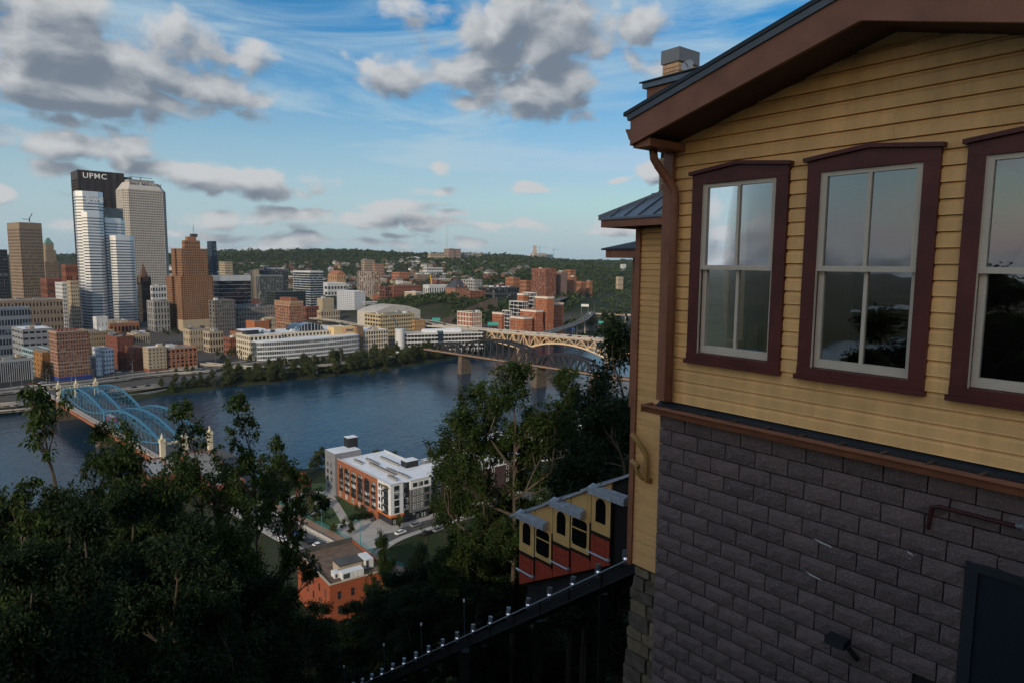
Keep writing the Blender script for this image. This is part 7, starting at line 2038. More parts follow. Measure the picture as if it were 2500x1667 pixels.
for k in range(3):
    ds, dh = -1.81 * k, .955 * k
    m = MB(); sbox(m, 17.66 + ds, 18.49 + ds, D0 - .03, D0 + .05, -10.27 + dh, -9.06 + dh, CY); dr = m.build("door", t)
    m = MB(); m.prism(arch_pts(17.87 + ds, 18.30 + ds, -9.92 + dh, -9.14 + dh, D0 - .032, .2), -NN * .006, CGL); m.build("door_window", dr)
    m = MB(); sbox(m, 17.68 + ds, 18.48 + ds, D0 - .035, D0 + .05, -10.95 + dh, -10.38 + dh, CRD); sbox(m, 17.64 + ds, 18.5 + ds, D0 - .05, D0 + .05, -10.379 + dh, -10.271 + dh, CBK)
    m.build("door_panel", dr)
    m = MB()
    for h_ in (-10.5, -10.78):
        for a, b_, c, d in ((17.82, 18.34, h_ - .1, h_ - .09), (17.82, 18.34, h_ + .09, h_ + .10), (17.82, 17.83, h_ - .09, h_ + .09), (18.33, 18.34, h_ - .09, h_ + .09)):
            sbox(m, a + ds, b_ + ds, D0 - .040, D0 - .034, c + dh, d + dh, CBK)
    m.build("panel_moulding", dr)
    m = MB(); m.tube([S(18.54 + ds, D0 - .12, -10.97 + dh), S(17.60 + ds, D0 - .12, -10.97 + dh)], .035, CTIN, 8); m.tube([S(17.66 + ds, D0 - .12, -10.97 + dh), S(17.60 + ds, D0 - .12, -10.93 + dh)], .06, CTIN, 8); m.build("step_bar", t)
    m = MB(); m.bar(S(17.62 + ds, D0 - .04, -11.0 + dh), S(17.62 + ds, D0 - .04, -9.05 + dh), .05, .05, CBK); m.build("door_post", t)
    if k < 2:
        m = MB(); sbox(m, 16.74 + ds, 17.595 + ds, D0 - .05, D0 + .05, -10.19 + dh, -9.08 + dh, CY); wf = m.build("window_frame", t)
        m = MB(); m.prism(round_pts(16.84 + ds, 17.53 + ds, -10.03 + dh, -9.13 + dh, D0 - .052, .12), -NN * .006, CGL); m.build("window_pane", wf)
        m = MB(); sbox(m, 16.84 + ds, 17.53 + ds, D0 - .075, D0 - .059, -9.47 + dh, -9.43 + dh, CY); m.build("window_rail", wf)
        m = MB(); sbox(m, 16.70 + ds, 17.60 + ds, D0 - .06, D0 + .05, -10.29 + dh, -10.192 + dh, CBK); m.build("belt_rail", t)
        m = MB()
        m.bar(S(16.71 + ds, D0 - .03, -10.35 + dh), S(16.71 + ds, D0 - .03, -9.1 + dh), .06, .06, CBK); m.build("grab_post", t)
        nb = 6
        for q in range(nb):            # yellow boards up to the roof slope
            a, b_ = 16.72 + ds + .90 * q / nb, 16.72 + ds + .90 * (q + 1) / nb - .008
            m = MB(); m.prism([S(a, D0 - .02, -9.079 + dh), S(b_, D0 - .02, -9.079 + dh), S(b_, D0 - .02, roofh(b_) - .01), S(a, D0 - .02, roofh(a) - .01)], NN * .07, CY); m.build("wall_board", t)
        for q in range(7):            # red boards down to the skirt
            a, b_ = 16.70 + ds + .92 * q / 7, 16.70 + ds + .92 * (q + 1) / 7 - .008
            m = MB(); m.prism([S(a, D0 - .025, skirt(a)), S(b_, D0 - .025, skirt(b_)), S(b_, D0 - .025, -10.292 + dh), S(a, D0 - .025, -10.292 + dh)], NN * .07, CRD); m.build("skirt_board", t)
    m = MB(); m.prism([S(17.66 + ds, D0 - .02, skirt(17.66 + ds)), S(18.49 + ds, D0 - .02, skirt(18.49 + ds)), S(18.49 + ds, D0 - .02, -10.953 + dh), S(17.66 + ds, D0 - .02, -10.953 + dh)], NN * .06, CRD); m.build("skirt_panel", t)
    m = MB(); m.prism([S(17.66 + ds, D0 - .02, -9.058 + dh), S(18.49 + ds, D0 - .02, -9.058 + dh), S(18.49 + ds, D0 - .02, roofh(18.49 + ds) - .01), S(17.66 + ds, D0 - .02, roofh(17.66 + ds) - .01)], NN * .06, CY); m.build("wall_board", t)
    # level metal awning over door and window
    m = MB(); m.prism([S(16.93 + ds, D0 - .03, -8.72 + dh), S(16.93 + ds, D0 - .27, -8.80 + dh), S(16.93 + ds, D0 - .27, -9.0 + dh), S(16.93 + ds, D0 - .03, -9.04 + dh)], DD * 1.52, CTIN); aw = m.build("awning", t)
    m = MB()
    for q in range(3): m.bar(S(16.94 + ds, D0 - .07 - q * .08, -8.725 + dh - q * .02), S(18.4 + ds, D0 - .07 - q * .08, -8.725 + dh - q * .02), .03, .03, CTIN)
    m.build("awning_rib", aw)
m = MB(); m.hexa([S(18.82, D0 - .12, roofh(18.82)), S(12.6, D0 - .12, roofh(12.6)), S(12.6, D0 + 2.7, roofh(12.6)), S(18.82, D0 + 2.7, roofh(18.82)), S(18.82, D0 - .12, roofh(18.82) + .09), S(12.6, D0 - .12, roofh(12.6) + .09), S(12.6, D0 + 2.7, roofh(12.6) + .09), S(18.82, D0 + 2.7, roofh(18.82) + .09)], CTIN); m.build("roof", t)
for k in range(3):
    ds, dh = -1.81 * k, .955 * k
    m = MB(); a0, a1 = 18.0 + ds, 18.85 + ds
    m.hexa([S(a0, D0 - .2, roofh(a0) + .02), S(a1, D0 - .2, roofh(a1) + .02), S(a1, D0 + .6, roofh(a1) + .02), S(a0, D0 + .6, roofh(a0) + .02), S(a0, D0 - .2, roofh(a0) + .13), S(a1, D0 - .2, roofh(a1) + .13), S(a1, D0 + .6, roofh(a1) + .15), S(a0, D0 + .6, roofh(a0) + .15)], CTIN); m.build("roof_flap", t)
m = MB(); m.prism([S(18.4, D0 + .3, skirt(18.4) - .02), S(13, D0 + .3, skirt(13) - .02), S(13, D0 + .3, skirt(13) - .5), S(18.4, D0 + .3, skirt(18.4) - 1.2)], NN * 2, BLACKST); m.build("underframe", t)
for s_ in (17.6, 14.4):
    for D in (15.45, 17.0):
        m = MB(); hz = -7.9 - .734 * (s_ - 11.86) + .25; m.tube([S(s_, D - .06, hz), S(s_, D + .06, hz)], .3, BLACKST, 14); m.build("wheel", t)

# ------------------------------------------------------------------ track on its trestle
def th(s): return -7.98 - .734 * (s - 11.86)
t = thing("incline_track", "dark sloping steel trestle of the incline running down the hillside", "track", S(30, 16, -40))
TRS = M("trestle_steel", (.009, .0095, .0105), .8, .3, 1.5)
SE = 112
for D, w_, hgt in ((13.25, .22, .34), (15.45, .16, .3), (17.0, .16, .3), (19.6, .16, .3), (21.2, .16, .3)):
    m = MB(); m.prism([S(10.95, D, th(10.95)), S(SE, D, th(SE)), S(SE, D, th(SE) - hgt), S(10.95, D, th(10.95) - hgt)], NN * w_, TRS); m.build("rail_beam", t)
m = MB(); m.tube([S(10.95, 13.2, th(10.95) + .12), S(SE, 13.2, th(SE) + .12)], .025, M("cable_blue_grey", (.14, .18, .21), .5), 5); m.build("conduit", t)
m = MB(); m.tube([S(10.95, 13.22, th(10.95) - .32), S(SE, 13.22, th(SE) - .32)], .03, TRS, 5)
for q in range(60):
    s_ = 11.4 + q * 1.3; m.bar(S(s_, 13.22, th(s_) - .4), S(s_, 13.22, th(s_) + .12), .05, .05, TRS)
m.build("handrail_post", t)
m = MB()
for q in range(130):
    s_ = 11.2 + q * .75; m.box(S(s_, 13.5, th(s_) - .42), DD * .22, NN * 8, (0, 0, .14), TRS)
m.build("sleeper", t, "stuff")
for s_ in np.arange(20, 110, 9.):
    for D in (13.6, 17.2, 21.0):
        p = S(s_, D, th(s_) - .4); g0 = gz(p.x, p.y)
        if p.z - g0 > .6:
            m = MB(); m.bar((p.x, p.y, g0 - .6), p, .35, .35, TRS); m.build("trestle_leg", t)
LGL = bpy.data.materials.new("lamp_glow"); LGL.use_nodes = True
bb = LGL.node_tree.nodes['Principled BSDF']; bb.inputs['Base Color'].default_value = (.6, .65, .8, 1); bb.inputs['Emission Color'].default_value = (.75, .82, 1, 1); bb.inputs['Emission Strength'].default_value = 1.0
LJ = M("lamp_jar", (.16, .19, .22), .3, .1, metal=.3)
gm = MB()
for q in range(8):
    a = q * math.pi / 4; gm.bar((.075 * math.cos(a), .075 * math.sin(a), .05), (.07 * math.cos(a), .07 * math.sin(a), .30), .016, .016, LJ)
for z_ in (.06, .14, .22, .30): gm.tube([(0, 0, z_), (0, 0, z_ + .014)], .08, LJ, 10)
GM = gm.mesh("cage"); lb = MB(); lb.tube([(0, 0, .03), (0, 0, .10), (0, 0, .13)], [.045, .045, .02], LGL, 8); LB = lb.mesh("bulb"); ls = MB(); ls.tube([(0, 0, -.06), (0, 0, .05)], .05, LJ, 8); LS_ = ls.mesh("socket")
lab = "small caged lamp glowing on the edge of the incline trestle"
proto = thing("trestle_lamp", lab, "lamp", (0, 0, 0), "caged lamps along the incline trestle"); proto["_local"] = 1
for nm, me in (("cage", GM), ("bulb", LB), ("socket", LS_)): put(nm, me, proto)
for q in range(26):
    o = proto if q == 0 else copy_tree(proto)
    o.location = S(11.9 + q * 1.02, 13.30, th(11.9 + q * 1.02) + .10); o.rotation_euler = (0, rad(8), rad(R.uniform(0, 90)))
for q, s_ in enumerate((20.4, 23.6, 27.0, 31.5)):
    t2 = thing("marker_pole", "thin pole with a pale tip beside the incline trestle", "pole", S(s_, 13.9, th(s_)), "marker poles beside the trestle")
    m = MB(); m.tube([S(s_, 13.9, th(s_) - .45), S(s_ + .08, 13.9, th(s_) + 1.5)], .02, M("pole_blue", (.05, .07, .09), .5), 6); m.build("shaft", t2)
    m = MB(); m.tube([S(s_ + .08, 13.9, th(s_) + 1.5), S(s_ + .08, 13.9, th(s_) + 1.6)], .035, LETW, 8); m.build("tip", t2)
for o in list(bpy.data.objects):
    if "_local" in o: del o["_local"]

# ------------------------------------------------------------------ vegetation
def leaf_mesh(name, pts, size, mat, rs, up=.35, droop=.0, aspect=.42, out=None):
    """one small folded leaf (2 quads share a midrib) at every point"""
    n_ = len(pts)
    d = rs.normal(size=(n_, 3))
    if out is not None: d = d * .45 + out
    d[:, 2] -= droop; d /= np.linalg.norm(d, axis=1)[:, None]
    nn = rs.normal(size=(n_, 3)); nn[:, 2] += up * 3; nn -= d * (nn * d).sum(1)[:, None]; nn /= np.linalg.norm(nn, axis=1)[:, None] + 1e-9
    s_ = np.cross(d, nn)
    L = (size * rs.uniform(.5, 1.6, n_))[:, None]
    w_ = L * aspect
    base = pts - d * L * .5
    a = base; b_ = base + d * L * .45 + s_ * w_ * .5 + nn * L * .08; c = base + d * L; e = base + d * L * .45 - s_ * w_ * .5 + nn * L * .08
    V = np.stack([a, b_, c, e], 1).reshape(-1, 3)
    F = np.arange(n_ * 4, dtype=np.int32)
    me = bpy.data.meshes.new(name)
    me.vertices.add(len(V)); me.vertices.foreach_set("co", V.astype(np.float32).ravel())
    me.loops.add(len(F)); me.loops.foreach_set("vertex_index", F)
    me.polygons.add(n_); me.polygons.foreach_set("loop_start", np.arange(0, n_ * 4, 4, dtype=np.int32))
    me.materials.append(mat)
    me.update()
    return me


def gen_tree(name, seed, H, crown_r, crown_h, n_leaf, leaf, mat, levels=4, limbs=7, spread=1.0, clump=.34, open_=1.0, droop=.25, bare=.0, tuft=24, trunk_r=None):
    """returns (wood mesh, leaf mesh); trunk base at the origin, tip near (0,0,H)"""
    rr = random.Random(seed); rs = np.random.RandomState(seed)
    w = MB(); tips = []
    z0 = H - crown_h
    tr = trunk_r or H * .013
    lean = Vector((rr.uniform(-.02, .02), rr.uniform(-.02, .02), 0))
    tp = [Vector((lean.x * z, lean.y * z, z)) + Vector((rr.uniform(-.12, .12), rr.uniform(-.12, .12), 0)) for z in np.linspace(0, H - crown_h * .25, 7)]
    tp[0] = Vector((0, 0, -1.2))
    w.tube(tp, [tr * (1 - .75 * i_ / 6) for i_ in range(7)], BARK, 7)

    def inside(p):
        c = Vector((lean.x * p.z, lean.y * p.z, z0 + crown_h * .5))
        q = p - c
        return (q.x ** 2 + q.y ** 2) / crown_r ** 2 + (q.z / (crown_h * .55)) ** 2

    def grow(p, d, L, r, lev):
        pts = [p]; q = p
        nseg = 3
        for s_ in range(nseg):
            d = (d + Vector((rr.uniform(-.28, .28), rr.uniform(-.28, .28), rr.uniform(-.12, .26)))).normalized()
            q = q + d * L / nseg
            pts.append(q)
        w.tube(pts, [r, r * .82, r * .64, r * .45], BARK, 5 if lev < 2 else 3, caps=False)
        if lev >= levels - 1:
            tips.extend(pts[1:])
            return
        nch = rr.choice((3, 4, 4, 5)) if lev else rr.choice((4, 5))
        for c in range(nch):
            b0 = pts[rr.choice((1, 2, 3, 3))]
            az_ = rr.uniform(0, 2 * math.pi); perp = d.orthogonal().normalized(); perp = (Matrix.Rotation(az_, 3, d) @ perp)
            nd = (d * rr.uniform(.5, 1.0) + perp * rr.uniform(.5, 1.05) * spread + Vector((0, 0, .12))).normalized()
            nl = L * rr.uniform(.52, .78)
            e = b0 + nd * nl
            if inside(e) > 1.25:
                nd = (nd - Vector((e.x, e.y, 0)).normalized() * .6 + Vector((0, 0, .3))).normalized(); nl *= .7
            grow(b0, nd, nl, r * .52, lev + 1)
    for k in range(limbs):
        f = (k + .5) / limbs
        zz = z0 + crown_h * (.02 + .68 * f)
        base = Vector((lean.x * zz, lean.y * zz, zz))
        a = k * 2.4 + rr.uniform(-.4, .4)
        tilt = .12 + .75 * f
        d = Vector((math.cos(a), math.sin(a), tilt)).normalized()
        prof = math.sin(math.pi * min(1, .25 + .72 * f)) ** .7
        grow(base, d, crown_r * .62 * prof * rr.uniform(.8, 1.15), tr * .42, 1)
    grow(tp[-1], Vector((lean.x, lean.y, 1)).normalized(), crown_h * .2, tr * .3, 1)
    T = np.array([tuple(p) for p in tips])
    keep = rs.rand(len(T)) > bare
    T = T[keep]
    idx = rs.randint(0, len(T), n_leaf // tuft)
    cen = T[idx] + rs.normal(size=(len(idx), 3)) * clump * .6
    ofs = rs.normal(size=(len(idx), tuft, 3)) * np.array([.62, .62, .42]) * (clump * rs.uniform(.55, 1.25, (len(idx), 1, 1)))
    pts = (cen[:, None] + ofs).reshape(-1, 3)
    out = ofs.reshape(-1, 3); out = out / (np.linalg.norm(out, axis=1)[:, None] + 1e-6)
    return w.mesh(name + "_wood"), leaf_mesh(name + "_leaves", pts, leaf, mat, rs, droop=droop, out=out)


# foreground kinds: unit crown built at real size, shared between alike trees
TK = {
    'spire': gen_tree("spire", 3, 24, 2.3, 13, 15000, .23, L_NEAR, limbs=11, spread=.8, droop=.9, clump=.30),
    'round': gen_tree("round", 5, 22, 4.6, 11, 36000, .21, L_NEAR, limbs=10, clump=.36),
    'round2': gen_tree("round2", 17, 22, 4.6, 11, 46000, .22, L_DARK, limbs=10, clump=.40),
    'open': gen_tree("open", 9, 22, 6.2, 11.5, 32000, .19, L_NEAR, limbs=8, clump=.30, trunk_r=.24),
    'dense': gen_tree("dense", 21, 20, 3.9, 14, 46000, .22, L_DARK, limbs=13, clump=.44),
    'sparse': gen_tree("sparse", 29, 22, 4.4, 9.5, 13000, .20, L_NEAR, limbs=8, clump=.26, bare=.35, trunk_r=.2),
    'bare': gen_tree("bare", 33, 12, 3.0, 8, 500, .14, L_NEAR, limbs=9, clump=.2),
}
TKH = {'spire': 24, 'round': 22, 'round2': 22, 'open': 22, 'dense': 20, 'sparse': 22, 'bare': 12}


def tree(kind, u, v, Y, label, group=None, sc=1.0, rz=None, name="tree"):
    """tree whose top stands on the sight line (u, v) at depth Y, rooted in the hillside"""
    top = PY(u, v, Y) - Vector((0, 0, 0.75 * sc))
    g0 = gz(top.x, top.y)
    H = TKH[kind]
    t = thing(name, label, "tree", (top.x, top.y, top.z - H * sc if top.z - H * sc < g0 else g0), group)
    t["_local"] = 1
    z_sc = sc if top.z - H * sc < g0 else (top.z - g0) / H
    t.scale = (sc, sc, z_sc)
    t.rotation_euler = (0, 0, R.uniform(0, 6.28) if rz is None else rz)
    wd, lf = TK[kind]
    put("trunk", wd, t); put("crown", lf, t)
    return t


FG = [
    ('spire', 130, 985, 33, "tall slender tree with drooping leaf sprays before the blue bridge", None, .95),
    ('sparse', 215, 1075, 36, "airy young tree between the slender tree and the bridge portal", None, .8),
    ('spire', 25, 1225, 30, "slender tree at the river side of the dark slope trees", None, .8),
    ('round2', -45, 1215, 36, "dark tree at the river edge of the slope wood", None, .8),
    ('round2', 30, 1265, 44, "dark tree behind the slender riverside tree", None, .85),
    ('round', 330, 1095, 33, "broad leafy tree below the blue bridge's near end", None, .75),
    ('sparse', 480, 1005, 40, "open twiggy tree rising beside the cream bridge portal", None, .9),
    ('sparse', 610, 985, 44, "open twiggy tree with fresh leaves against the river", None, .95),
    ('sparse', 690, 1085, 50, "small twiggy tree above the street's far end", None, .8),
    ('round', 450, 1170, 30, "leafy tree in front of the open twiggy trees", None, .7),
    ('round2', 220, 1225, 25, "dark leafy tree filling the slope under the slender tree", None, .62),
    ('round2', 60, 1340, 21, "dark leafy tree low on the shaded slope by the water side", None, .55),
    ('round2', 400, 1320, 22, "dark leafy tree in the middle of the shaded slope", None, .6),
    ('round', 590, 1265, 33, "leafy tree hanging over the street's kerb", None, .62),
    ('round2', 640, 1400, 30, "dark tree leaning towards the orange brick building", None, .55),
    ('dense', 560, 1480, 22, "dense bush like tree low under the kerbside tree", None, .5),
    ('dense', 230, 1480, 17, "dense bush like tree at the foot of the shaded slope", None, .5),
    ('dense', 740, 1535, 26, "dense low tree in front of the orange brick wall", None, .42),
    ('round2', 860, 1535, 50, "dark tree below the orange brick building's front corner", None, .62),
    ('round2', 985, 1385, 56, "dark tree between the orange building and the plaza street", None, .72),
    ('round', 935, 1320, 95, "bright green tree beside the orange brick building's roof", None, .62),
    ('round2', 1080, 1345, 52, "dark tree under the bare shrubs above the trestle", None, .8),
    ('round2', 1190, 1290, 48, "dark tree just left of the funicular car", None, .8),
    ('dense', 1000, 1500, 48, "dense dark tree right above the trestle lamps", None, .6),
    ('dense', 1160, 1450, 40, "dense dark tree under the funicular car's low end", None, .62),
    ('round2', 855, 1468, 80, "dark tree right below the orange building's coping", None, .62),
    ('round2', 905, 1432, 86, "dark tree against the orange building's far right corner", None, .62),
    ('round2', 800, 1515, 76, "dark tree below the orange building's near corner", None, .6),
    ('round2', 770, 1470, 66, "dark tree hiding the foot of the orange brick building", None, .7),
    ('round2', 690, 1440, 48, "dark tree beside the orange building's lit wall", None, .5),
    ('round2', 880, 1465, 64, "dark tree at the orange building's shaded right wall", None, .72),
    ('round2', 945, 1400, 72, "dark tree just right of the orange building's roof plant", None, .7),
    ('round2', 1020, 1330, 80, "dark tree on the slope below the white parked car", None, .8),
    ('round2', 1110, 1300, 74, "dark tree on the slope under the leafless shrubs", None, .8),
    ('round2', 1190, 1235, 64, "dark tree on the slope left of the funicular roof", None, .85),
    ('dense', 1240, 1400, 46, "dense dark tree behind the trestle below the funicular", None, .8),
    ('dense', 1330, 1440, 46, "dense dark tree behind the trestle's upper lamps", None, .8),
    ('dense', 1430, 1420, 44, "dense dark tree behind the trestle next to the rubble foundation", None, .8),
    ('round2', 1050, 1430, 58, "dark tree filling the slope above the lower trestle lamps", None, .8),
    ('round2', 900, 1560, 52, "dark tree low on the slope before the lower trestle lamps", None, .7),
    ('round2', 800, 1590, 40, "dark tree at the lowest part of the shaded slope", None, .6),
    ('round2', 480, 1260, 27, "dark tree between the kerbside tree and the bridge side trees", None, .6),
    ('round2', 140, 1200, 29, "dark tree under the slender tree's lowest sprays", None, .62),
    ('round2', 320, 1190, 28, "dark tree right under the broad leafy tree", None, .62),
    ('bare', 1085, 1255, 78, "leafless twiggy shrub in front of the plaza street", None, 1.0),
    ('bare', 1040, 1275, 90, "second leafless twiggy shrub nearer the parked cars", None, 1.0),
    ('bare', 600, 1150, 58, "leafless twiggy crown against the street's far end", None, 1.1),
    ('open', 1255, 915, 44, "tall open crowned tree with visible limbs against the river", None, 1.0),
    ('open', 1385, 930, 50, "second open crowned tree beside the dark dense tree", None, .9),
    ('open', 1185, 965, 47, "light branched tree left of the tall open crowned tree", None, .8),
    ('round2', 1260, 1145, 46, "leafy tree behind the funicular car's roof", None, .62),
    ('round', 1120, 1135, 56, "leafy tree in front of the long brick apartment wing", None, .6),
    ('dense', 1525, 815, 40, "dark dense tree close against the station wing", None, 1.0),
    ('dense', 1440, 960, 38, "dark dense tree filling the gap beside the station wing", None, .85),
    ('dense', 1400, 1080, 42, "dark dense tree right behind the funicular car", None, .8),
    ('dense', 1530, 1000, 34, "dark dense tree hidden behind the station corner", None, .9),
]
for (kd, u, v, Y, lab, grp, sc_) in FG:
    tree(kd, u, v, Y, lab, grp, sc_)

# trees out of frame that shade the station front, and a tall unseen block added for more shade
for k, (x, y) in enumerate(((-26, -5), (-30, -13), (-33, 2))):
    t = thing("tree", ["street tree behind the lookout beside the tall house", "second street tree behind the lookout", "third street tree at the edge of the lookout"][k], "tree", (x, y, gz(x, y))); t["_local"] = 1; t.scale = (1.2, 1.2, .8); put("trunk", TK['dense'][0], t); put("crown", TK['dense'][1], t)
SLT = ["dark slope tree continuing the wood beside the lookout %s" % w_ for w_ in ("steps", "railing", "bench", "kerb", "path", "bend", "corner", "edge", "gully", "ledge", "hollow", "spur", "cleft", "brow", "shelf", "notch", "dip", "rise", "cut", "bank")]
for k in range(20):  # trees out of view, added so the lower station panes reflect dark
    a = rad(-50 - k * 6.5) if k < 12 else rad(-55 - (k - 12) * 8); dd_ = (18, 30, 24)[k % 3] + (16 if k >= 12 else 0) + R.uniform(-2, 2)
    x, y = math.sin(a) * dd_, math.cos(a) * dd_
    g0 = gz(x, y); kd = ('round2', 'dense')[k % 2]
    t = thing("tree", SLT[k], "tree", (x, y, min(g0, 109.0 - TKH[kd] * .7))); t["_local"] = 1; t.scale = (.75, .75, .7); t.rotation_euler = (0, 0, k)
    put("trunk", TK[kd][0], t); put("crown", TK[kd][1], t)
wv = Vector((math.cos(SUN_AZ) * -1, math.sin(SUN_AZ), 0)); sv = Vector((math.sin(SUN_AZ), math.cos(SUN_AZ), 0))
for k, (w0, w1, dist, hgt, mat) in enumerate(((-15, 12, 56, 41, BRICK),)):  # unseen block, sized to keep direct sun off the station
    o = sv * dist; g0 = gz(o.x, o.y) - 1.5
    t = thing("brick_house", "tall brick apartment house with pitched roof across the lookout street", "house", (o.x, o.y, g0))
    dw = Vector((-sv.y, sv.x, 0)) 
    if dw.x > 0: dw = -dw
    a = o - dw * w1
    m = MB(); m.box((a.x, a.y, g0), dw * (w1 - w0), sv * 16, (0, 0, hgt - 5), mat); m.build("wall", t)
    m = MB(); q = a - dw * .5 - sv * .5 + Vector((0, 0, g0 + hgt - 5 - a.z)); m.prism([q, q + sv * 17, q + sv * 8.5 + Vector((0, 0, 4.5))], dw * (w1 - w0 + 1), SLATE); m.build("roof", t)
    for fl in range(11):
        for c in range(7):
            window(t, a + dw * (2 + c * 3.8) + Vector((0, 0, g0 + 2 + fl * 3.4 - a.z)), dw, 1.2, 1.9, WFR, GL, .06, 0)

# undergrowth that covers the slope
rs = np.random.RandomState(8)
n_ = 60000
az_ = rs.uniform(rad(-44), rad(20), n_); dist = np.exp(rs.uniform(math.log(9), math.log(165), n_))
X, Y = dist * np.sin(az_), dist * np.cos(az_)
q = X * DD.x + Y * DD.y; Dd = X * NN.x + Y * NN.y
ok = (q > 4) & (q < 150) & ~((Dd > 5) & (Dd < 19) & (q < 20)) & ~((X < -20) & (Y > 150))
X, Y, dist = X[ok], Y[ok], dist[ok]
Z = terrain(X, Y) + np.abs(rs.normal(size=len(X))) * .9 + .1
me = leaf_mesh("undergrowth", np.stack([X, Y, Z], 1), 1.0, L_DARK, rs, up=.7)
co = np.empty(len(me.vertices) * 3, np.float32); me.vertices.foreach_get("co", co); co = co.reshape(-1, 4, 3)
cen = co.mean(1, keepdims=True); co = cen + (co - cen) * np.clip(dist / 70, .28, 1.4)[:, None, None]
me.vertices.foreach_set("co", co.astype(np.float32).ravel()); me.update()
put("undergrowth", me, kind="stuff")

# river bank trees
BK_ = [gen_tree("bank%d" % k, 50 + k, 10, 4.2, 8, 2300, .75, L_BANK, levels=3, limbs=6, clump=.8, tuft=12) for k in range(4)]
def small_tree(x, y, sc_, label, group, kinds=BK_, name="tree"):
    t = thing(name, label, "tree", (x, y, gz(x, y)), group); t["_local"] = 1
    t.scale = (sc_ * R.uniform(.85, 1.2), sc_ * R.uniform(.85, 1.2), sc_ * R.uniform(.8, 1.15)); t.rotation_euler = (0, 0, R.uniform(0, 6.28))
    a, b_ = R.choice(kinds); put("trunk", a, t); put("crown", b_, t); return t
def bank(e, m_): return EE * e + MM * m_
e0, e1 = PZ(400, 964, 0).dot(EE), PZ(1130, 870, 0).dot(EE)
for k in range(150):
    e = e0 + (e1 - e0) * (k + R.random()) / 150; off_ = R.choice((3, 6, 10, 15)) + R.uniform(-2, 2)
    p = bank(e, float(np.interp(e, FBX, FBY)) + off_)
    small_tree(p.x, p.y, R.uniform(.9, 1.5) * (1.0 if k > 22 else .55), "bushy tree in the band along the far river bank", "trees along the far river bank")
e0, e1 = PZ(1150, 866, 0).dot(EE), PZ(1545, 800, 0).dot(EE)
for k in range(70):
    e = e0 + (e1 - e0) * (k + R.random()) / 70; p = bank(e, float(np.interp(e, FBX, FBY)) + R.uniform(4, 34))
    small_tree(p.x, p.y, R.uniform(.7, 1.2), "bushy tree on the bank beyond the yellow bridge", "trees on the bank beyond the yellow bridge")
for k in range(46):
    e = PZ(760, 1135, 0).dot(EE) + k * 6.5 + R.uniform(-3, 3); p = bank(e, float(np.interp(e, NBX, NBY)) - R.uniform(4, 12))
    small_tree(p.x, p.y, R.uniform(.55, .95), "bushy tree on the near river bank behind the apartments", "trees on the near river bank")
for u, v, sc_ in ((560, 862, .9), (575, 858, 1.0), (545, 868, .9), (590, 862, 1.0), (530, 860, .8), (610, 872, .8), (430, 895, .6), (455, 893, .7), (470, 890, .6), (690, 890, .8), (705, 889, .8), (735, 888, .9), (750, 887, .7), (765, 888, .8), (880, 884, .7), (910, 880, .9), (940, 874, 1.0), (500, 838, .7), (485, 836, .7), (515, 834, .8), (425, 820, .7), (435, 822, .8), (410, 824, .7), (400, 822, .7)):
    p = PZ(u, v, 14); small_tree(p.x, p.y, sc_ * 1.0, "street tree among the riverfront buildings", "street trees on the riverfront")
for u, v, sc_ in ((795, 1235, .45), (760, 1255, .55), (740, 1260, .5), (775, 1275, .5), (815, 1300, .45), (838, 1292, .4), (858, 1305, .5), (690, 1200, .7), (720, 1180, .8), (700, 1180, .8), (770, 1150, .9), (785, 1145, .9), (680, 1170, .8), (870, 1250, .35), (885, 1255, .4), (975, 1290, .45), (1050, 1255, .6), (1090, 1245, .6), (1130, 1235, .6), (640, 1150, .8), (600, 1145, .9), (560, 1140, .9), (520, 1130, 1.0), (470, 1135, 1.0)):
    p = PZ(u, v, ZF); small_tree(p.x, p.y, sc_, "small leafy tree in the park and streets on the near flats", "small trees on the near flats")
# hedge by the brick bays
m = [P_ for P_ in ()]
rs = np.random.RandomState(4)
c0, c1 = PZ(855, 1270, ZF), PZ(905, 1262, ZF)
hp = np.array([tuple(c0.lerp(c1, f)) for f in rs.rand(2500)]) + rs.normal(size=(2500, 3)) * np.array([1.2, 1.2, .5]) + np.array([0, 0, 1.0])
o = put("hedge", leaf_mesh("hedge", hp, .5, L_DARK, rs, up=.6)); tag(o, "clipped dark hedge at the foot of the brick bays", "hedge")
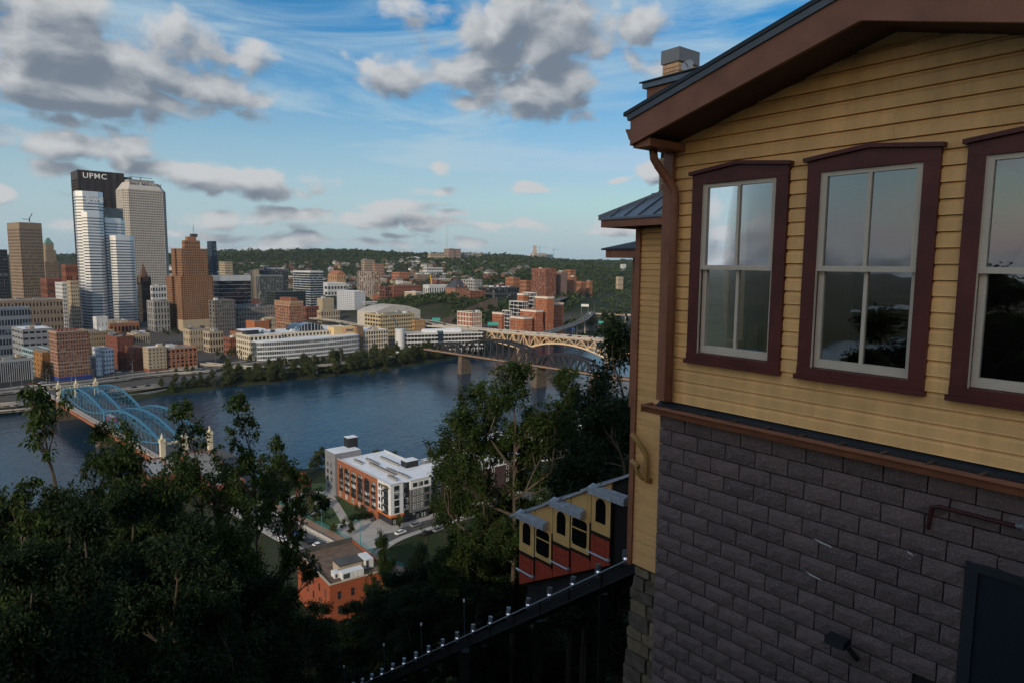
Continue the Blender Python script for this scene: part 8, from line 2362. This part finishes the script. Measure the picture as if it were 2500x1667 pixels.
# woods over the far hills
def woods(name, boxes, size, mat, seed):
    rs = np.random.RandomState(seed)
    pts, szs = [], []
    for (u0, u1, y0, y1, cnt) in boxes:
        Yv = np.sqrt(rs.uniform(y0 * y0, y1 * y1, cnt)); Xv = (rs.uniform(u0, u1, cnt) - 1250) / FPX * Yv
        zv = terrain(Xv, Yv)
        okk = zv > 9
        e = Xv * EE.x + Yv * EE.y; mm_ = Xv * MM.x + Yv * MM.y
        okk &= (mm_ - np.interp(e, FBX, FBY)) > 14
        rdp = np.array([(p.x, p.y) for k_ in ('pk', 'pk2', 'pk3', 'ramp', 'blv', 'lib', 'yel') for p in RD[k_]])
        okk &= np.min(np.hypot(Xv[:, None] - rdp[None, :, 0], Yv[:, None] - rdp[None, :, 1]), 1) > 15
        Xv, Yv, zv = Xv[okk], Yv[okk], zv[okk]
        r_ = rs.uniform(4, 8.5, len(Xv)) * np.clip(Yv / 2200, .8, 1.7)
        hgt = r_ * rs.uniform(1.5, 2.1, len(Xv))
        nq = 20
        th_ = rs.uniform(0, 2 * np.pi, (len(Xv), nq)); ph = np.arcsin(rs.uniform(-.25, 1, (len(Xv), nq)))
        rr = rs.uniform(.75, 1.05, (len(Xv), nq))
        px_ = Xv[:, None] + r_[:, None] * rr * np.cos(th_) * np.cos(ph); py_ = Yv[:, None] + r_[:, None] * rr * np.sin(th_) * np.cos(ph); pz_ = zv[:, None] + hgt[:, None] * .52 + hgt[:, None] * .5 * rr * np.sin(ph)
        pts.append(np.stack([px_, py_, pz_], -1).reshape(-1, 3)); szs.append(np.repeat(r_ * .62, nq))
    pts = np.concatenate(pts); szs = np.concatenate(szs)
    me = leaf_mesh(name, pts, 1.0, mat, rs, up=.5, aspect=.9)
    co = np.empty(len(me.vertices) * 3, np.float32); me.vertices.foreach_get("co", co); co = co.reshape(-1, 4, 3)
    cen = co.mean(1, keepdims=True); co = cen + (co - cen) * szs[:, None, None]
    me.vertices.foreach_set("co", co.astype(np.float32).ravel()); me.update()
    o = put(name, me, kind="stuff"); o["label"] = "dark green woods covering the far hillside"
    return o
woods("far_woods", [(380, 640, 1500, 3600, 900), (560, 1100, 1600, 2700, 800), (520, 1120, 2700, 3700, 1700), (1090, 1330, 1500, 2700, 1300), (1080, 1330, 2700, 4200, 1100), (1300, 1560, 1700, 2700, 1700), (1300, 1620, 2700, 5200, 900), (-60, 420, 3000, 6500, 900), (1350, 1440, 1180, 1650, 220), (920, 1110, 1080, 1300, 330), (1100, 1290, 1000, 1120, 130), (1380, 1600, 1000, 1900, 420)], 1, L_FAR, 77)
for o in list(bpy.data.objects):
    if "_local" in o: del o["_local"]

# ------------------------------------------------------------------ air
hz = MB(); hz.abox((-9700, -9700, -6), (9700, 9700, 300), WATER)
ho = hz.build("haze", kind="stuff")
hm = bpy.data.materials.new("haze_air"); hm.use_nodes = True
hm.node_tree.nodes.clear()
pv = hm.node_tree.nodes.new("ShaderNodeVolumePrincipled")
pv.inputs["Color"].default_value = (.75, .86, 1, 1); pv.inputs["Density"].default_value = 2.6e-5; pv.inputs["Anisotropy"].default_value = .2
mo = hm.node_tree.nodes.new("ShaderNodeOutputMaterial"); hm.node_tree.links.new(pv.outputs[0], mo.inputs["Volume"])
ho.data.materials.clear(); ho.data.materials.append(hm)
